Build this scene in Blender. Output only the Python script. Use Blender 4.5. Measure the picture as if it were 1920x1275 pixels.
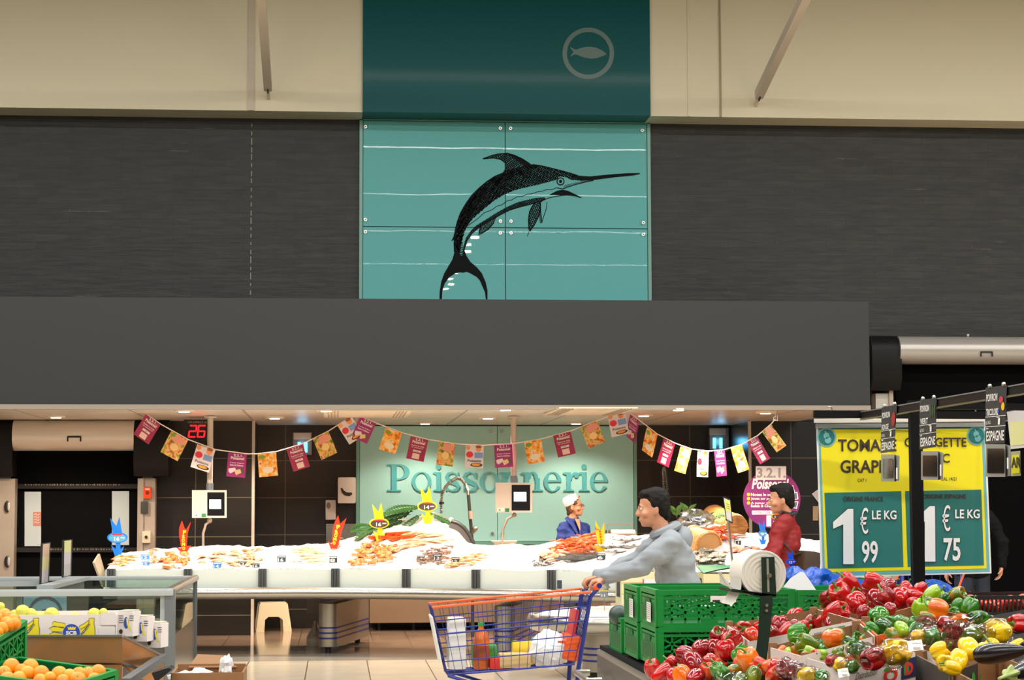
import bpy, bmesh, math, random
from mathutils import Vector, Matrix, Euler, noise
for o in list(bpy.data.objects):
    bpy.data.objects.remove(o)
SC = bpy.context.scene
COL = SC.collection
R = random.Random(7)
# ---------------------------------------------------------------- camera (75 mm equivalent view of 1920x1275)
F = 3850.0; CX, CY = 960.0, 637.5; CAMH = 1.58
_p = math.atan(304.5 / F); _a = math.atan(330 * math.cos(_p) / F); _r = -0.0027
_fw = Vector((math.sin(_a) * math.cos(_p), math.cos(_a) * math.cos(_p), math.sin(_p)))
_rt = Vector((math.cos(_a), -math.sin(_a), 0)); _up = _rt.cross(_fw)
RT = _rt * math.cos(_r) + _up * math.sin(_r); UP = _up * math.cos(_r) - _rt * math.sin(_r); FW = _fw
CAM = Vector((0, 0, CAMH))
cam = bpy.data.objects.new('camera', bpy.data.cameras.new('camera'))
COL.objects.link(cam)
cam.data.sensor_width = 36; cam.data.lens = F / 1920 * 36
cam.data.clip_start = 0.1; cam.data.clip_end = 200
_m = Matrix((RT, UP, -FW)).transposed().to_4x4(); _m.translation = CAM
cam.matrix_world = _m
SC.camera = cam
# ---------------------------------------------------------------- exposure, world, hall lamps
SC.view_settings.view_transform = 'Standard'; SC.view_settings.look = 'None'
SC.view_settings.gamma = 1; SC.view_settings.use_curve_mapping = False
SC.view_settings.exposure = 0.0
try:
    SC.cycles.use_denoising = True
    SC.cycles.max_bounces = 8; SC.cycles.transparent_max_bounces = 16
    SC.cycles.caustics_reflective = False; SC.cycles.caustics_refractive = False
    SC.cycles.sample_clamp_indirect = 4
except Exception:
    pass
W = bpy.data.worlds.new('hall_air'); SC.world = W; W.use_nodes = True
W.node_tree.nodes['Background'].inputs[0].default_value = (1.0, 0.93, 0.80, 1)
W.node_tree.nodes['Background'].inputs[1].default_value = 0.025
def area(name, loc, rot, sx, sy, power, col):
    l = bpy.data.lights.new(name, 'AREA'); l.shape = 'RECTANGLE'; l.size = sx; l.size_y = sy
    l.energy = power; l.color = col
    o = bpy.data.objects.new(name, l); COL.objects.link(o); o.location = loc; o.rotation_euler = rot
    return o
# five fluorescent lamp lines under the hall roof (their reflections cross the glass panel)
for yl, pw in ((18.3, 1150), (13.0, 2000), (7.4, 1500), (1.6, 1500), (-5.2, 1500)):
    area('tube_lamp', (3, yl, 8.0), (0, 0, 0), 34, 0.14, pw, (1.0, 0.985, 0.95))
# ---------------------------------------------------------------- pixel -> place
def ray(u, v):
    return (RT * ((u - CX) / F) + UP * ((CY - v) / F) + FW)
def at(u, v, Y=None, Z=None, X=None):
    d = ray(u, v)
    if Y is not None: k = Y / d.y
    elif Z is not None: k = (Z - CAMH) / d.z
    else: k = X / d.x
    return CAM + d * k
def scr(p):
    q = Vector(p) - CAM; k = q.dot(FW)
    return (CX + F * q.dot(RT) / k, CY - F * q.dot(UP) / k)
# ---------------------------------------------------------------- materials
def lin(c):
    if isinstance(c, str):
        c = tuple(int(c[i:i + 2], 16) for i in (1, 3, 5))
    o = []
    for v in c[:3]:
        v /= 255.0
        o.append(v / 12.92 if v <= 0.04045 else ((v + 0.055) / 1.055) ** 2.4)
    return (*o, 1)
class NT:
    def __init__(s, name):
        s.m = bpy.data.materials.new(name); s.m.use_nodes = True
        s.t = s.m.node_tree; s.n = s.t.nodes; s.b = s.n['Principled BSDF']; s.out = s.n['Material Output']
    def add(s, typ, **kw):
        n = s.n.new(typ)
        for k, v in kw.items():
            if k.startswith('i_'):
                key = k[2:]
                n.inputs[int(key) if key.isdigit() else key.replace('_', ' ')].default_value = v
            else: setattr(n, k, v)
        return n
    def ln(s, a, b): s.t.links.new(a, b)
    def ramp(s, fac, stops, interp='LINEAR'):
        r = s.add('ShaderNodeValToRGB'); r.color_ramp.interpolation = interp
        e = r.color_ramp.elements
        while len(e) < len(stops): e.new(0.5)
        for i, (p, c) in enumerate(stops): e[i].position = p; e[i].color = lin(c)
        s.ln(fac, r.inputs[0]); return r.outputs[0]
    def bump(s, h, strength=0.2, dist=0.01):
        b = s.add('ShaderNodeBump'); b.inputs['Strength'].default_value = strength; b.inputs['Distance'].default_value = dist
        s.ln(h, b.inputs['Height']); s.ln(b.outputs[0], s.b.inputs['Normal'])
    def obj(s): return s.add('ShaderNodeTexCoord').outputs['Object']
    def pos(s): return s.add('ShaderNodeNewGeometry').outputs['Position']
    def noise(s, scale, detail=3, vec=None, rough=0.5):
        n = s.add('ShaderNodeTexNoise'); n.inputs['Scale'].default_value = scale; n.inputs['Detail'].default_value = detail
        n.inputs['Roughness'].default_value = rough
        s.ln(vec or s.obj(), n.inputs['Vector']); return n.outputs['Fac']
    def scaled(s, vec, sc):
        m = s.add('ShaderNodeMapping'); m.inputs['Scale'].default_value = sc; s.ln(vec, m.inputs['Vector']); return m.outputs[0]
_MC = {}
def M(name, col, rough=0.5, metal=0.0, emit=0.0, spec=0.5, coat=0.0, var=0.0, vscale=8.0, bump=0.0, bscale=60.0, sss=0.0, ecol=None, alpha=1.0):
    if name in _MC: return _MC[name]
    t = NT(name); b = t.b
    b.inputs['Base Color'].default_value = lin(col); b.inputs['Roughness'].default_value = rough
    b.inputs['Metallic'].default_value = metal; b.inputs['Specular IOR Level'].default_value = spec
    b.inputs['Coat Weight'].default_value = coat; b.inputs['Coat Roughness'].default_value = 0.08
    if emit: 
        b.inputs['Emission Color'].default_value = lin(ecol or col); b.inputs['Emission Strength'].default_value = emit
    if sss:
        b.inputs['Subsurface Weight'].default_value = sss; b.inputs['Subsurface Radius'].default_value = (0.02, 0.01, 0.006)
    if var:
        c = lin(col); f = t.noise(vscale, 4)
        mx = t.add('ShaderNodeMix', data_type='RGBA'); t.ln(f, mx.inputs[0])
        mx.inputs[6].default_value = tuple(max(0, x * (1 - var)) for x in c[:3]) + (1,)
        mx.inputs[7].default_value = tuple(min(1, x * (1 + var)) for x in c[:3]) + (1,)
        t.ln(mx.outputs[2], b.inputs['Base Color'])
    if bump: t.bump(t.noise(bscale, 4), bump, 0.01)
    _MC[name] = t.m; return t.m
def mix_mat(name, stops, scale, rough=0.3, coat=0.0, detail=2, spec=0.5, interp='LINEAR', bump=0.0, sc=None, vor=False):
    if name in _MC: return _MC[name]
    t = NT(name); v = t.obj()
    if sc: v = t.scaled(v, sc)
    if vor:
        n = t.add('ShaderNodeTexVoronoi'); n.inputs['Scale'].default_value = scale; t.ln(v, n.inputs['Vector'])
        w = t.add('ShaderNodeSeparateColor'); t.ln(n.outputs['Color'], w.inputs[0]); f = w.outputs[0]
    else: f = t.noise(scale, detail, v)
    t.ln(t.ramp(f, stops, interp), t.b.inputs['Base Color'])
    t.b.inputs['Roughness'].default_value = rough; t.b.inputs['Coat Weight'].default_value = coat
    t.b.inputs['Specular IOR Level'].default_value = spec
    if bump: t.bump(f, bump, 0.01)
    _MC[name] = t.m; return t.m
def glass(name, tint=(235, 245, 240), refl=0.12, rough=0.02):
    if name in _MC: return _MC[name]
    t = NT(name); t.n.remove(t.b)
    tr = t.add('ShaderNodeBsdfTransparent'); tr.inputs[0].default_value = lin(tint)
    gl = t.add('ShaderNodeBsdfGlossy'); gl.inputs['Roughness'].default_value = rough
    fr = t.add('ShaderNodeLayerWeight'); fr.inputs[0].default_value = 0.25
    mr = t.add('ShaderNodeMapRange'); mr.inputs[3].default_value = refl; mr.inputs[4].default_value = 0.7
    t.ln(fr.outputs['Fresnel'], mr.inputs[0])
    mx = t.add('ShaderNodeMixShader'); t.ln(mr.outputs[0], mx.inputs[0]); t.ln(tr.outputs[0], mx.inputs[1]); t.ln(gl.outputs[0], mx.inputs[2])
    t.ln(mx.outputs[0], t.out.inputs[0]); _MC[name] = t.m; return t.m
# ---------------------------------------------------------------- object bookkeeping
def tag(o, label, cat=None, group=None, kind=None):
    if label: o['label'] = label
    if cat: o['category'] = cat
    if group: o['group'] = group
    if kind: o['kind'] = kind
    return o
def thing(name, label, cat, loc=(0, 0, 0), rz=0.0, group=None):
    o = bpy.data.objects.new(name, None); COL.objects.link(o); o.empty_display_size = 0.1
    o.location = loc; o.rotation_euler = (0, 0, rz)
    return tag(o, label, cat, group)
def mw(o):
    m = o.matrix_basis.copy()
    while o.parent: o = o.parent; m = o.matrix_basis @ m
    return m
def dup(root, loc=None, rot=None, scale=None, parent=None):
    r = root.copy(); COL.objects.link(r)
    if parent: r.parent = parent
    if loc is not None: r.location = loc
    if rot is not None: r.rotation_euler = rot
    if scale is not None: r.scale = scale if hasattr(scale, '__len__') else (scale,) * 3
    for ch in list(root.children): dup(ch, parent=r)
    return r
ORD = 'first second third fourth fifth sixth seventh eighth ninth tenth eleventh twelfth thirteenth fourteenth fifteenth sixteenth seventeenth eighteenth nineteenth twentieth'.split()
def ordn(i):
    if i < 20: return ORD[i]
    t = ['twenty', 'thirty', 'forty', 'fifty', 'sixty'][(i + 1) // 10 - 2]
    k = (i + 1) % 10
    return (t + '-' + ORD[k - 1]) if k else {'twenty': 'twentieth', 'thirty': 'thirtieth', 'forty': 'fortieth', 'fifty': 'fiftieth', 'sixty': 'sixtieth'}[t]
def rank(objs, fmt):
    objs = sorted(objs, key=lambda o: scr(o.location)[0])
    for i, o in enumerate(objs): o['label'] = fmt.replace('#', ordn(i))
# ---------------------------------------------------------------- mesh builder
_TX = {}
def text_mesh(s, bold):
    k = (s, bold)
    if k in _TX: return _TX[k]
    c = bpy.data.curves.new('t', 'FONT'); c.body = s; c.size = 1; c.offset = bold; c.resolution_u = 3
    o = bpy.data.objects.new('t', c)
    me = bpy.data.meshes.new_from_object(o)
    vs = [(v.co.x, v.co.y) for v in me.vertices]; fs = [tuple(p.vertices) for p in me.polygons]
    bpy.data.objects.remove(o); bpy.data.curves.remove(c); bpy.data.meshes.remove(me)
    x0 = min(v[0] for v in vs); x1 = max(v[0] for v in vs); y0 = min(v[1] for v in vs); y1 = max(v[1] for v in vs)
    _TX[k] = ([((x - x0) / (x1 - x0), (y - y0) / (y1 - y0)) for x, y in vs], fs)
    return _TX[k]
class MB:
    def __init__(s): s.bm = bmesh.new(); s.mats = []
    def mi(s, m):
        if m not in s.mats: s.mats.append(m)
        return s.mats.index(m)
    def vs(s, pts): return [s.bm.verts.new(p) for p in pts]
    def fc(s, vl, m):
        try: f = s.bm.faces.new(vl)
        except ValueError: return None
        f.material_index = s.mi(m); return f
    def poly(s, pts, m): return s.fc(s.vs(pts), m)
    def box(s, c, size, m, rot=None, bev=0.0, taper=1.0):
        c = Vector(c); hx, hy, hz = (x / 2 for x in size)
        q = [Vector((x * hx * (taper if z < 0 else 1), y * hy * (taper if z < 0 else 1), z * hz)) for z in (-1, 1) for x, y in ((-1, -1), (1, -1), (1, 1), (-1, 1))]
        if rot is not None:
            mm = rot if isinstance(rot, Matrix) else Euler(rot if hasattr(rot, '__len__') else (0, 0, rot)).to_matrix()
            q = [mm @ x for x in q]
        v = s.vs([c + x for x in q])
        fs = [s.fc([v[i] for i in f], m) for f in ((3, 2, 1, 0), (4, 5, 6, 7), (0, 1, 5, 4), (1, 2, 6, 5), (2, 3, 7, 6), (3, 0, 4, 7))]
        if bev:
            es = list({e for f in fs for e in f.edges})
            r = bmesh.ops.bevel(s.bm, geom=es, offset=bev, segments=2, affect='EDGES', profile=0.7)
            i = s.mi(m)
            for f in r['faces']: f.material_index = i
        return s
    def bar(s, p0, p1, w, h, m, upv=(0, 0, 1)):
        p0, p1 = Vector(p0), Vector(p1); d = p1 - p0; L = d.length
        if L < 1e-6: return s
        y = d / L; z = Vector(upv) - y * y.dot(Vector(upv))
        if z.length < 1e-4: z = Vector((1, 0, 0)) - y * y.x
        z.normalize(); x = y.cross(z)
        return s.box((p0 + p1) / 2, (w, L, h), m, Matrix((x, y, z)).transposed())
    def prism(s, pts, off, m, m2=None):
        off = Vector(off); a = s.vs(pts); b = s.vs([Vector(p) + off for p in pts])
        s.fc(a, m2 or m); s.fc(b[::-1], m); n = len(a)
        for i in range(n): s.fc([a[i], b[i], b[(i + 1) % n], a[(i + 1) % n]], m)
        return s
    def tube(s, path, r, m, n=8, caps=True, sq=1.0):
        P = [Vector(p) for p in path]; k = len(P); rs = r if hasattr(r, '__len__') else [r] * k
        rings = []; ref = None
        for i, p in enumerate(P):
            d = (P[min(i + 1, k - 1)] - P[max(i - 1, 0)])
            if d.length < 1e-9: d = Vector((0, 0, 1))
            d.normalize()
            if ref is None:
                ref = Vector((0, 0, 1)) if abs(d.z) < 0.9 else Vector((1, 0, 0))
            x = ref - d * d.dot(ref)
            if x.length < 1e-5: x = d.orthogonal()
            x.normalize(); ref = x; y = d.cross(x)
            rings.append(s.vs([p + x * (rs[i] * sq * math.cos(2 * math.pi * j / n)) + y * (rs[i] * math.sin(2 * math.pi * j / n)) for j in range(n)]))
        for a, b in zip(rings, rings[1:]):
            for j in range(n): s.fc([a[j], a[(j + 1) % n], b[(j + 1) % n], b[j]], m)
        if caps: s.fc(rings[0][::-1], m); s.fc(rings[-1], m)
        return s
    def cyl(s, p0, p1, r, m, n=16, r1=None): return s.tube([p0, p1], [r, r if r1 is None else r1], m, n)
    def lathe(s, prof, m, n=24, M4=None, f=None):
        rings = []
        for j, (r, z) in enumerate(prof):
            ring = []
            for i in range(n):
                a = 2 * math.pi * i / n; rr = r * (f(a, j) if f else 1)
                p = Vector((rr * math.cos(a), rr * math.sin(a), z))
                ring.append(M4 @ p if M4 else p)
            rings.append(s.vs(ring))
        for a, b in zip(rings, rings[1:]):
            for i in range(n): s.fc([a[i], a[(i + 1) % n], b[(i + 1) % n], b[i]], m)
        if prof[0][0] > 1e-6: s.fc(rings[0][::-1], m)
        if prof[-1][0] > 1e-6: s.fc(rings[-1], m)
        return s
    def ell(s, c, rad, m, rot=None, nu=16, nv=10):
        c = Vector(c); rad = rad if hasattr(rad, '__len__') else (rad,) * 3
        mm = Matrix.Identity(3) if rot is None else (rot if isinstance(rot, Matrix) else Euler(rot).to_matrix())
        g = lambda t, a: c + mm @ Vector((rad[0] * math.sin(t) * math.cos(a), rad[1] * math.sin(t) * math.sin(a), rad[2] * math.cos(t)))
        top = s.bm.verts.new(g(0, 0)); bot = s.bm.verts.new(g(math.pi, 0))
        rg = [s.vs([g(math.pi * (j + 1) / nv, 2 * math.pi * i / nu) for i in range(nu)]) for j in range(nv - 1)]
        for i in range(nu): s.fc([top, rg[0][i], rg[0][(i + 1) % nu]], m); s.fc([bot, rg[-1][(i + 1) % nu], rg[-1][i]], m)
        for a, b in zip(rg, rg[1:]):
            for i in range(nu): s.fc([a[i], b[i], b[(i + 1) % nu], a[(i + 1) % nu]], m)
        return s
    def cone(s, p0, p1, r0, r1, m=None, n=12):
        """capsule whose radius changes from r0 to r1"""
        p0, p1 = Vector(p0), Vector(p1); d = p1 - p0; L = d.length; d = d.normalized() if L > 1e-9 else Vector((0, 0, 1))
        path = []; rs = []
        for k in range(4): a = math.pi / 2 * (1 - k / 4); path.append(p0 - d * (r0 * math.sin(a))); rs.append(max(r0 * math.cos(a), 1e-4))
        path.append(p0); rs.append(r0); path.append(p1); rs.append(r1)
        for k in range(1, 5): a = math.pi / 2 * k / 4; path.append(p1 + d * (r1 * math.sin(a))); rs.append(max(r1 * math.cos(a), 1e-4))
        return s.tube(path, rs, m, n)
    def grid(s, f, nu, nv, m, closeu=False):
        g = [s.vs([f(i / (nu if closeu else nu - 1), j / (nv - 1)) for i in range(nu)]) for j in range(nv)]
        for a, b in zip(g, g[1:]):
            for i in range(nu if closeu else nu - 1): s.fc([a[i], a[(i + 1) % nu], b[(i + 1) % nu], b[i]], m)
        return s
    # flat prints on a plane given by a pixel mapping
    def pq(s, pm, pts, m, lift=0.001, thick=0.0):
        P = [pm(u, v, lift) for u, v in pts]
        if thick: return s.prism(P, (pm(pts[0][0], pts[0][1], lift - thick) - P[0]), m)
        s.poly(P, m); return s
    def prect(s, pm, x0, y0, x1, y1, m, lift=0.001, thick=0.0): return s.pq(pm, [(x0, y1), (x1, y1), (x1, y0), (x0, y0)], m, lift, thick)
    def pdisc(s, pm, cx, cy, rx, ry, m, lift=0.001, n=28, thick=0.0):
        return s.pq(pm, [(cx + rx * math.cos(2 * math.pi * i / n), cy - ry * math.sin(2 * math.pi * i / n)) for i in range(n)], m, lift, thick)
    def pring(s, pm, cx, cy, r1, r0, m, lift=0.001, n=48, asp=1.0):
        for i in range(n):
            a, b = 2 * math.pi * i / n, 2 * math.pi * (i + 1) / n
            s.poly([pm(cx + r * math.cos(t), cy - r * asp * math.sin(t), lift) for r, t in ((r0, a), (r1, a), (r1, b), (r0, b))], m)
        return s
    def pstroke(s, pm, pts, w, m, lift=0.001):
        n = len(pts); ws = w if hasattr(w, '__len__') else [w] * n; L = []; Rr = []
        for i in range(n):
            a, b = pts[max(i - 1, 0)], pts[min(i + 1, n - 1)]; dx, dy = b[0] - a[0], b[1] - a[1]; l = math.hypot(dx, dy) or 1
            nx, ny = -dy / l * ws[i] / 2, dx / l * ws[i] / 2
            L.append((pts[i][0] + nx, pts[i][1] + ny)); Rr.append((pts[i][0] - nx, pts[i][1] - ny))
        a = s.vs([pm(x, y, lift) for x, y in L]); b = s.vs([pm(x, y, lift) for x, y in Rr])
        for i in range(n - 1): s.fc([a[i], a[i + 1], b[i + 1], b[i]], m)
        return s
    def ptext(s, pm, txt, x0, y0, x1, y1, m, bold=0.02, lift=0.002, slant=0.0, rot=0.0, thick=0.0):
        """text whose ink fills the box x0..x1, y0 (top)..y1 (bottom)"""
        vs, fs = text_mesh(txt, bold)
        w, h = x1 - x0, y1 - y0; cx, cy = (x0 + x1) / 2, (y0 + y1) / 2; c, sn = math.cos(rot), math.sin(rot)
        def tp(a, b):
            x = (a - .5) * w + (b - .5) * slant * h; y = (.5 - b) * h
            return (cx + x * c + y * sn, cy - x * sn + y * c)
        v = s.vs([pm(*tp(a, b), lift) for a, b in vs])
        for f in fs: s.fc([v[i] for i in f], m)
        if thick:
            cnt = {}
            for f in fs:
                for i in range(len(f)):
                    a, b = f[i], f[(i + 1) % len(f)]; cnt.setdefault(tuple(sorted((a, b))), []).append((a, b))
            bk = s.vs([pm(*tp(a, b), lift - thick) for a, b in vs])
            for k, l in cnt.items():
                if len(l) == 1: a, b = l[0]; s.fc([v[b], v[a], bk[a], bk[b]], m)
        return s
    def mesh(s, name, smooth=40):
        bmesh.ops.recalc_face_normals(s.bm, faces=[f for f in s.bm.faces if len(f.verts) < 0]) if False else None
        me = bpy.data.meshes.new(name); s.bm.to_mesh(me); s.bm.free()
        for m in s.mats: me.materials.append(m)
        if smooth:
            me.shade_smooth()
            try: me.set_sharp_from_angle(angle=math.radians(smooth))
            except Exception: pass
        return me
    def obj(s, name, parent=None, local=False, loc=None, smooth=40, fix=True):
        if fix: bmesh.ops.recalc_face_normals(s.bm, faces=s.bm.faces[:])
        if not local:
            if parent is not None: s.bm.transform(mw(parent).inverted())
            else:
                if loc is None:
                    vv = [v.co for v in s.bm.verts]
                    loc = ((min(v.x for v in vv) + max(v.x for v in vv)) / 2, (min(v.y for v in vv) + max(v.y for v in vv)) / 2, min(v.z for v in vv))
                s.bm.transform(Matrix.Translation(-Vector(loc)))
        o = bpy.data.objects.new(name, s.mesh(name, smooth)); COL.objects.link(o)
        if parent is not None: o.parent = parent
        elif loc is not None and not local: o.location = loc
        return o
def pmY(Y, sgn=1): 
    return lambda u, v, lift=0.0: at(u, v, Y=Y - lift)
def pmX(X): 
    return lambda u, v, lift=0.0: at(u, v, X=X - lift)
def pmP(p, n):
    p = Vector(p); n = Vector(n).normalized()
    if n.dot(ray(960, 637)) > 0: n = -n
    def f(u, v, lift=0.0):
        d = ray(u, v); return CAM + d * ((p + n * lift - CAM).dot(n) / d.dot(n))
    return f
def pmL(O, U, Vd, N):
    """local panel: (u,v) in metres, u along U, v DOWN along Vd"""
    O, U, Vd, N = Vector(O), Vector(U), Vector(Vd), Vector(N)
    return lambda u, v, lift=0.0: O + U * u + Vd * v + N * lift
def interp(pts, x):
    if x <= pts[0][0]: return pts[0][1]
    for (a, fa), (b, fb) in zip(pts, pts[1:]):
        if x <= b: return fa + (fb - fa) * (x - a) / (b - a)
    return pts[-1][1]
def voxel(mb, size, smooth_it=4, fac=0.5):
    """melt overlapping shapes of a builder into one continuous skin; returns a new builder"""
    me = bpy.data.meshes.new('tmp'); bmesh.ops.recalc_face_normals(mb.bm, faces=mb.bm.faces[:]); mb.bm.to_mesh(me); mb.bm.free()
    o = bpy.data.objects.new('tmp', me); COL.objects.link(o)
    r = o.modifiers.new('r', 'REMESH'); r.mode = 'VOXEL'; r.voxel_size = size; r.adaptivity = 0
    if smooth_it: s = o.modifiers.new('s', 'SMOOTH'); s.factor = fac; s.iterations = smooth_it
    dg = bpy.context.evaluated_depsgraph_get(); dg.update()
    e = o.evaluated_get(dg); m2 = bpy.data.meshes.new_from_object(e)
    n = MB(); n.bm.from_mesh(m2)
    bpy.data.objects.remove(o); bpy.data.meshes.remove(me); bpy.data.meshes.remove(m2)
    return n
STEEL = M('brushed_steel', (190, 186, 178), 0.32, 1.0)
DKSTEEL = M('grey_steel', (120, 118, 114), 0.38, 0.9)
ALU = M('aluminium_rail', (176, 180, 180), 0.38, 0.7)
BLACK = M('matt_black', (18, 17, 16), 0.5)
WHITE = M('white_print', (238, 234, 228), 0.55)
INK = M('dark_ink', (45, 38, 34), 0.6)
# ================================================================ SETTING
YU, YR, YH, YC = 25.0, 26.3, 21.5, 24.5      # upper wall, recess, bulkhead front, cream front
ZC = 2.57                                     # suspended ceiling
def structure(mb, name, label, cat, **k):
    o = mb.obj(name, **k); return tag(o, label, cat, kind='structure')
def tile_mat(name, c1, c2, cm, bw, bh, mort, off, x0, z0, axes='XZ', rough=0.35, var=0.12, squash=1.0, vert=1.0):
    t = NT(name); sp = t.add('ShaderNodeSeparateXYZ'); t.ln(t.pos(), sp.inputs[0])
    cb = t.add('ShaderNodeCombineXYZ'); 
    for k, ax in enumerate(axes):
        a = t.add('ShaderNodeMath', operation='SUBTRACT'); t.ln(sp.outputs[ax], a.inputs[0]); a.inputs[1].default_value = (x0, z0)[k]
        t.ln(a.outputs[0], cb.inputs[k])
    b = t.add('ShaderNodeTexBrick'); t.ln(cb.outputs[0], b.inputs['Vector'])
    b.offset = off; b.squash = squash
    for k, v in (('Scale', 1.0), ('Mortar Size', mort), ('Mortar Smooth', 0.1), ('Bias', 0.0), ('Brick Width', bw), ('Row Height', bh)): b.inputs[k].default_value = v
    b.inputs['Color1'].default_value = lin(c1); b.inputs['Color2'].default_value = lin(c2); b.inputs['Mortar'].default_value = lin(cm)
    f = t.noise(3.0, 5, t.scaled(t.pos(), (1, 1, 6)))
    mx = t.add('ShaderNodeMix', data_type='RGBA', blend_type='MULTIPLY'); mx.inputs[0].default_value = 1
    t.ln(b.outputs['Color'], mx.inputs[6]); t.ln(t.ramp(f, [(0.25, (255 - int(255 * var),) * 3), (0.75, (255, 255, 255))]), mx.inputs[7])
    t.ln(mx.outputs[2], t.b.inputs['Base Color']); t.b.inputs['Roughness'].default_value = rough
    return t, b
tS, bS = tile_mat('slate_strips', (60, 59, 55), (52, 51, 48), (46, 45, 42), 0.62, 0.094, 0.003, 0.37, 0.1, 0.03, rough=0.55, var=0.3)
mp = tS.scaled(tS.pos(), (1.3, 1, 10.6)); vo = tS.add('ShaderNodeTexNoise'); vo.inputs['Scale'].default_value = 2.2; tS.ln(mp, vo.inputs['Vector'])
tS.bump(vo.outputs['Fac'], 0.25, 0.02)
_mn = tS.ramp(tS.noise(1.7, 3, tS.scaled(tS.pos(), (1, 1, 2.5))), [(.0, (44, 42, 38)), (.66, (44, 42, 38)), (.74, (126, 118, 100))]); tS.ln(_mn, bS.inputs['Mortar'])
SLATE = tS.m
tT, _ = tile_mat('dark_wall_tile', (34, 31, 28), (30, 28, 25), (104, 95, 78), 1.04, 0.4695, 0.006, 0.0, -0.649, 0.2395, rough=0.3)
TILE = tT.m
tF, _ = tile_mat('floor_tile', (218, 204, 180), (210, 196, 172), (110, 98, 84), 0.588, 4.8, 0.006, 0.0, -0.277, 17.0, axes='XY', rough=0.16, var=0.08)
tB, _ = tile_mat('floor_tile_staff', (176, 146, 122), (168, 138, 116), (110, 90, 74), 0.42, 0.42, 0.005, 0.0, 0, 0, axes='XY', rough=0.10, var=0.1)
CREAM = M('cream_paint', (236, 226, 196), 0.6)
# floor: pale shop tile, grey border strip, brown glossy tile behind the counter line
m = MB(); m.box((2, 3.45, -0.05), (44, 34.9, 0.1), tF.m); structure(m, 'floor', 'pale beige tiled shop floor in front of the fish counter', 'floor')
m = MB(); m.box((2, 21.35, -0.05), (44, 0.9, 0.1), M('grey_border_tile', (150, 142, 130), 0.15, var=0.1)); structure(m, 'trim_1', 'grey tile border strip along the fish counter', 'floor trim')
m = MB(); m.box((2, 24.6, -0.05), (44, 5.6, 0.1), tB.m); structure(m, 'floor_staff', 'brown glossy tiled floor under and behind the counter', 'floor')
# back wall: slate band above, dark tiles below with a recess behind the fishmonger
RX0, RX1 = -1.0, 5.07; ZW = 6.27
m = MB(); m.box((3, YU + 0.2, (ZW + 3.0) / 2 + 0.0), (46, 0.4, ZW - 3.0 + 0.0), SLATE)
m.box((3, YU + 0.2, 2.79), (46, 0.4, 0.42), SLATE); structure(m, 'wall_back', 'dark slate strip cladding on the high back wall', 'wall')
DX0, DX1 = -4.09, -2.2      # left door opening
m = MB()
m.box(((DX1 + RX0) / 2, YU + 0.8, ZC / 2), (RX0 - DX1, 1.6, ZC), TILE)
m.box(((-20 + DX0) / 2, YU + 0.2, ZC / 2), (DX0 + 20, 0.4, ZC), TILE)
structure(m, 'wall_left', 'dark brown tiled wall left of the recess, under the ceiling', 'wall')
m = MB(); m.box(((RX0 + RX1) / 2, YR + 0.15, 1.3), (RX1 - RX0, 0.3, 2.6), TILE); structure(m, 'wall_recess', 'dark tiled recess wall behind the fishmonger', 'wall')
m = MB(); m.box(((RX1 + 7.1) / 2, YU + 0.8, ZC / 2), (7.1 - RX1, 1.6, ZC), TILE); structure(m, 'wall_right', 'dark tiled wall behind the man in the red jacket', 'wall')
for i, x in enumerate((RX0, RX1)):
    m = MB(); m.box((x, YU - 0.012, ZC / 2), (0.035, 0.035, ZC), M('corner_profile', (196, 186, 172), 0.4)); structure(m, 'trim_%d' % (i + 2), ('pale corner strip at the left edge of the recess', 'pale corner strip at the right edge of the recess')[i], 'trim')
# cream upper wall with soffit, pilaster and panel seams
m = MB(); m.box((3, YC + 0.45, 8.2), (46, 0.9, 8.2 * 2 - 2 * ZW), CREAM); structure(m, 'wall_upper', 'cream painted upper wall overhanging the slate', 'wall')
m = MB(); m.box((-1.04, YC - 0.01, 8.2), (0.075, 0.03, 3.86), M('pilaster_paint', (214, 200, 180), 0.5)); structure(m, 'trim_4', 'narrow cream cover strip on the upper wall, left of the teal panel', 'trim')
m = MB(); m.box((4.27, YC - 0.006, 8.2), (0.03, 0.02, 3.86), CREAM); structure(m, 'trim_5', 'thin cream seam strip just right of the teal panel', 'trim')
m = MB(); m.box((4.66, YC - 0.006, 8.2), (0.02, 0.03, 3.86), M('seam_shade', (170, 156, 126), 0.6)); structure(m, 'trim_6', 'thin darker seam on the upper wall, right of the first seam', 'trim')
m = MB()
for k in range(26):
    z = 3.75 + k * 0.097 + R.uniform(-.01, .01)
    m.box((-1.05, YU - 0.004, z), (0.014, 0.012, R.uniform(.03, .09)), M('joint_filler', (150, 144, 130), 0.7))
structure(m, 'trim_7', 'broken pale filler in the vertical slate joint, left of the glass panel', 'trim')
# roof struts
def strut(p, name, label, dy=7.0):
    P = Vector(p); Q = P + Vector((0, -dy, dy * 0.227))
    t = thing(name, label, 'roof strut', P)
    c = M('strut_paint', (232, 214, 196), 0.5)
    b = MB(); b.bar(P + Vector((0, -0.12, .03)), Q, 0.095, 0.11, c); b.obj('bar', t)
    b = MB(); b.bar(P + Vector((0, 0.1, -0.06)), P + Vector((0, -0.2, 0.035)), 0.035, 0.05, c); b.obj('wall_lug', t)
    b = MB(); b.box(P + Vector((0.0, -0.16, -0.012)), (0.012, 0.09, 0.06), BLACK, Euler((-0.22, 0, 0)).to_matrix()); b.obj('slot', t)
strut(at(503, 172, Y=24.4), 'roof_strut', 'pale steel roof strut ending on the cream wall, left of the teal panel')
strut(at(1419, 186, Y=24.4), 'roof_strut', 'pale steel roof strut ending on the cream wall, right of the teal panel')
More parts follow.
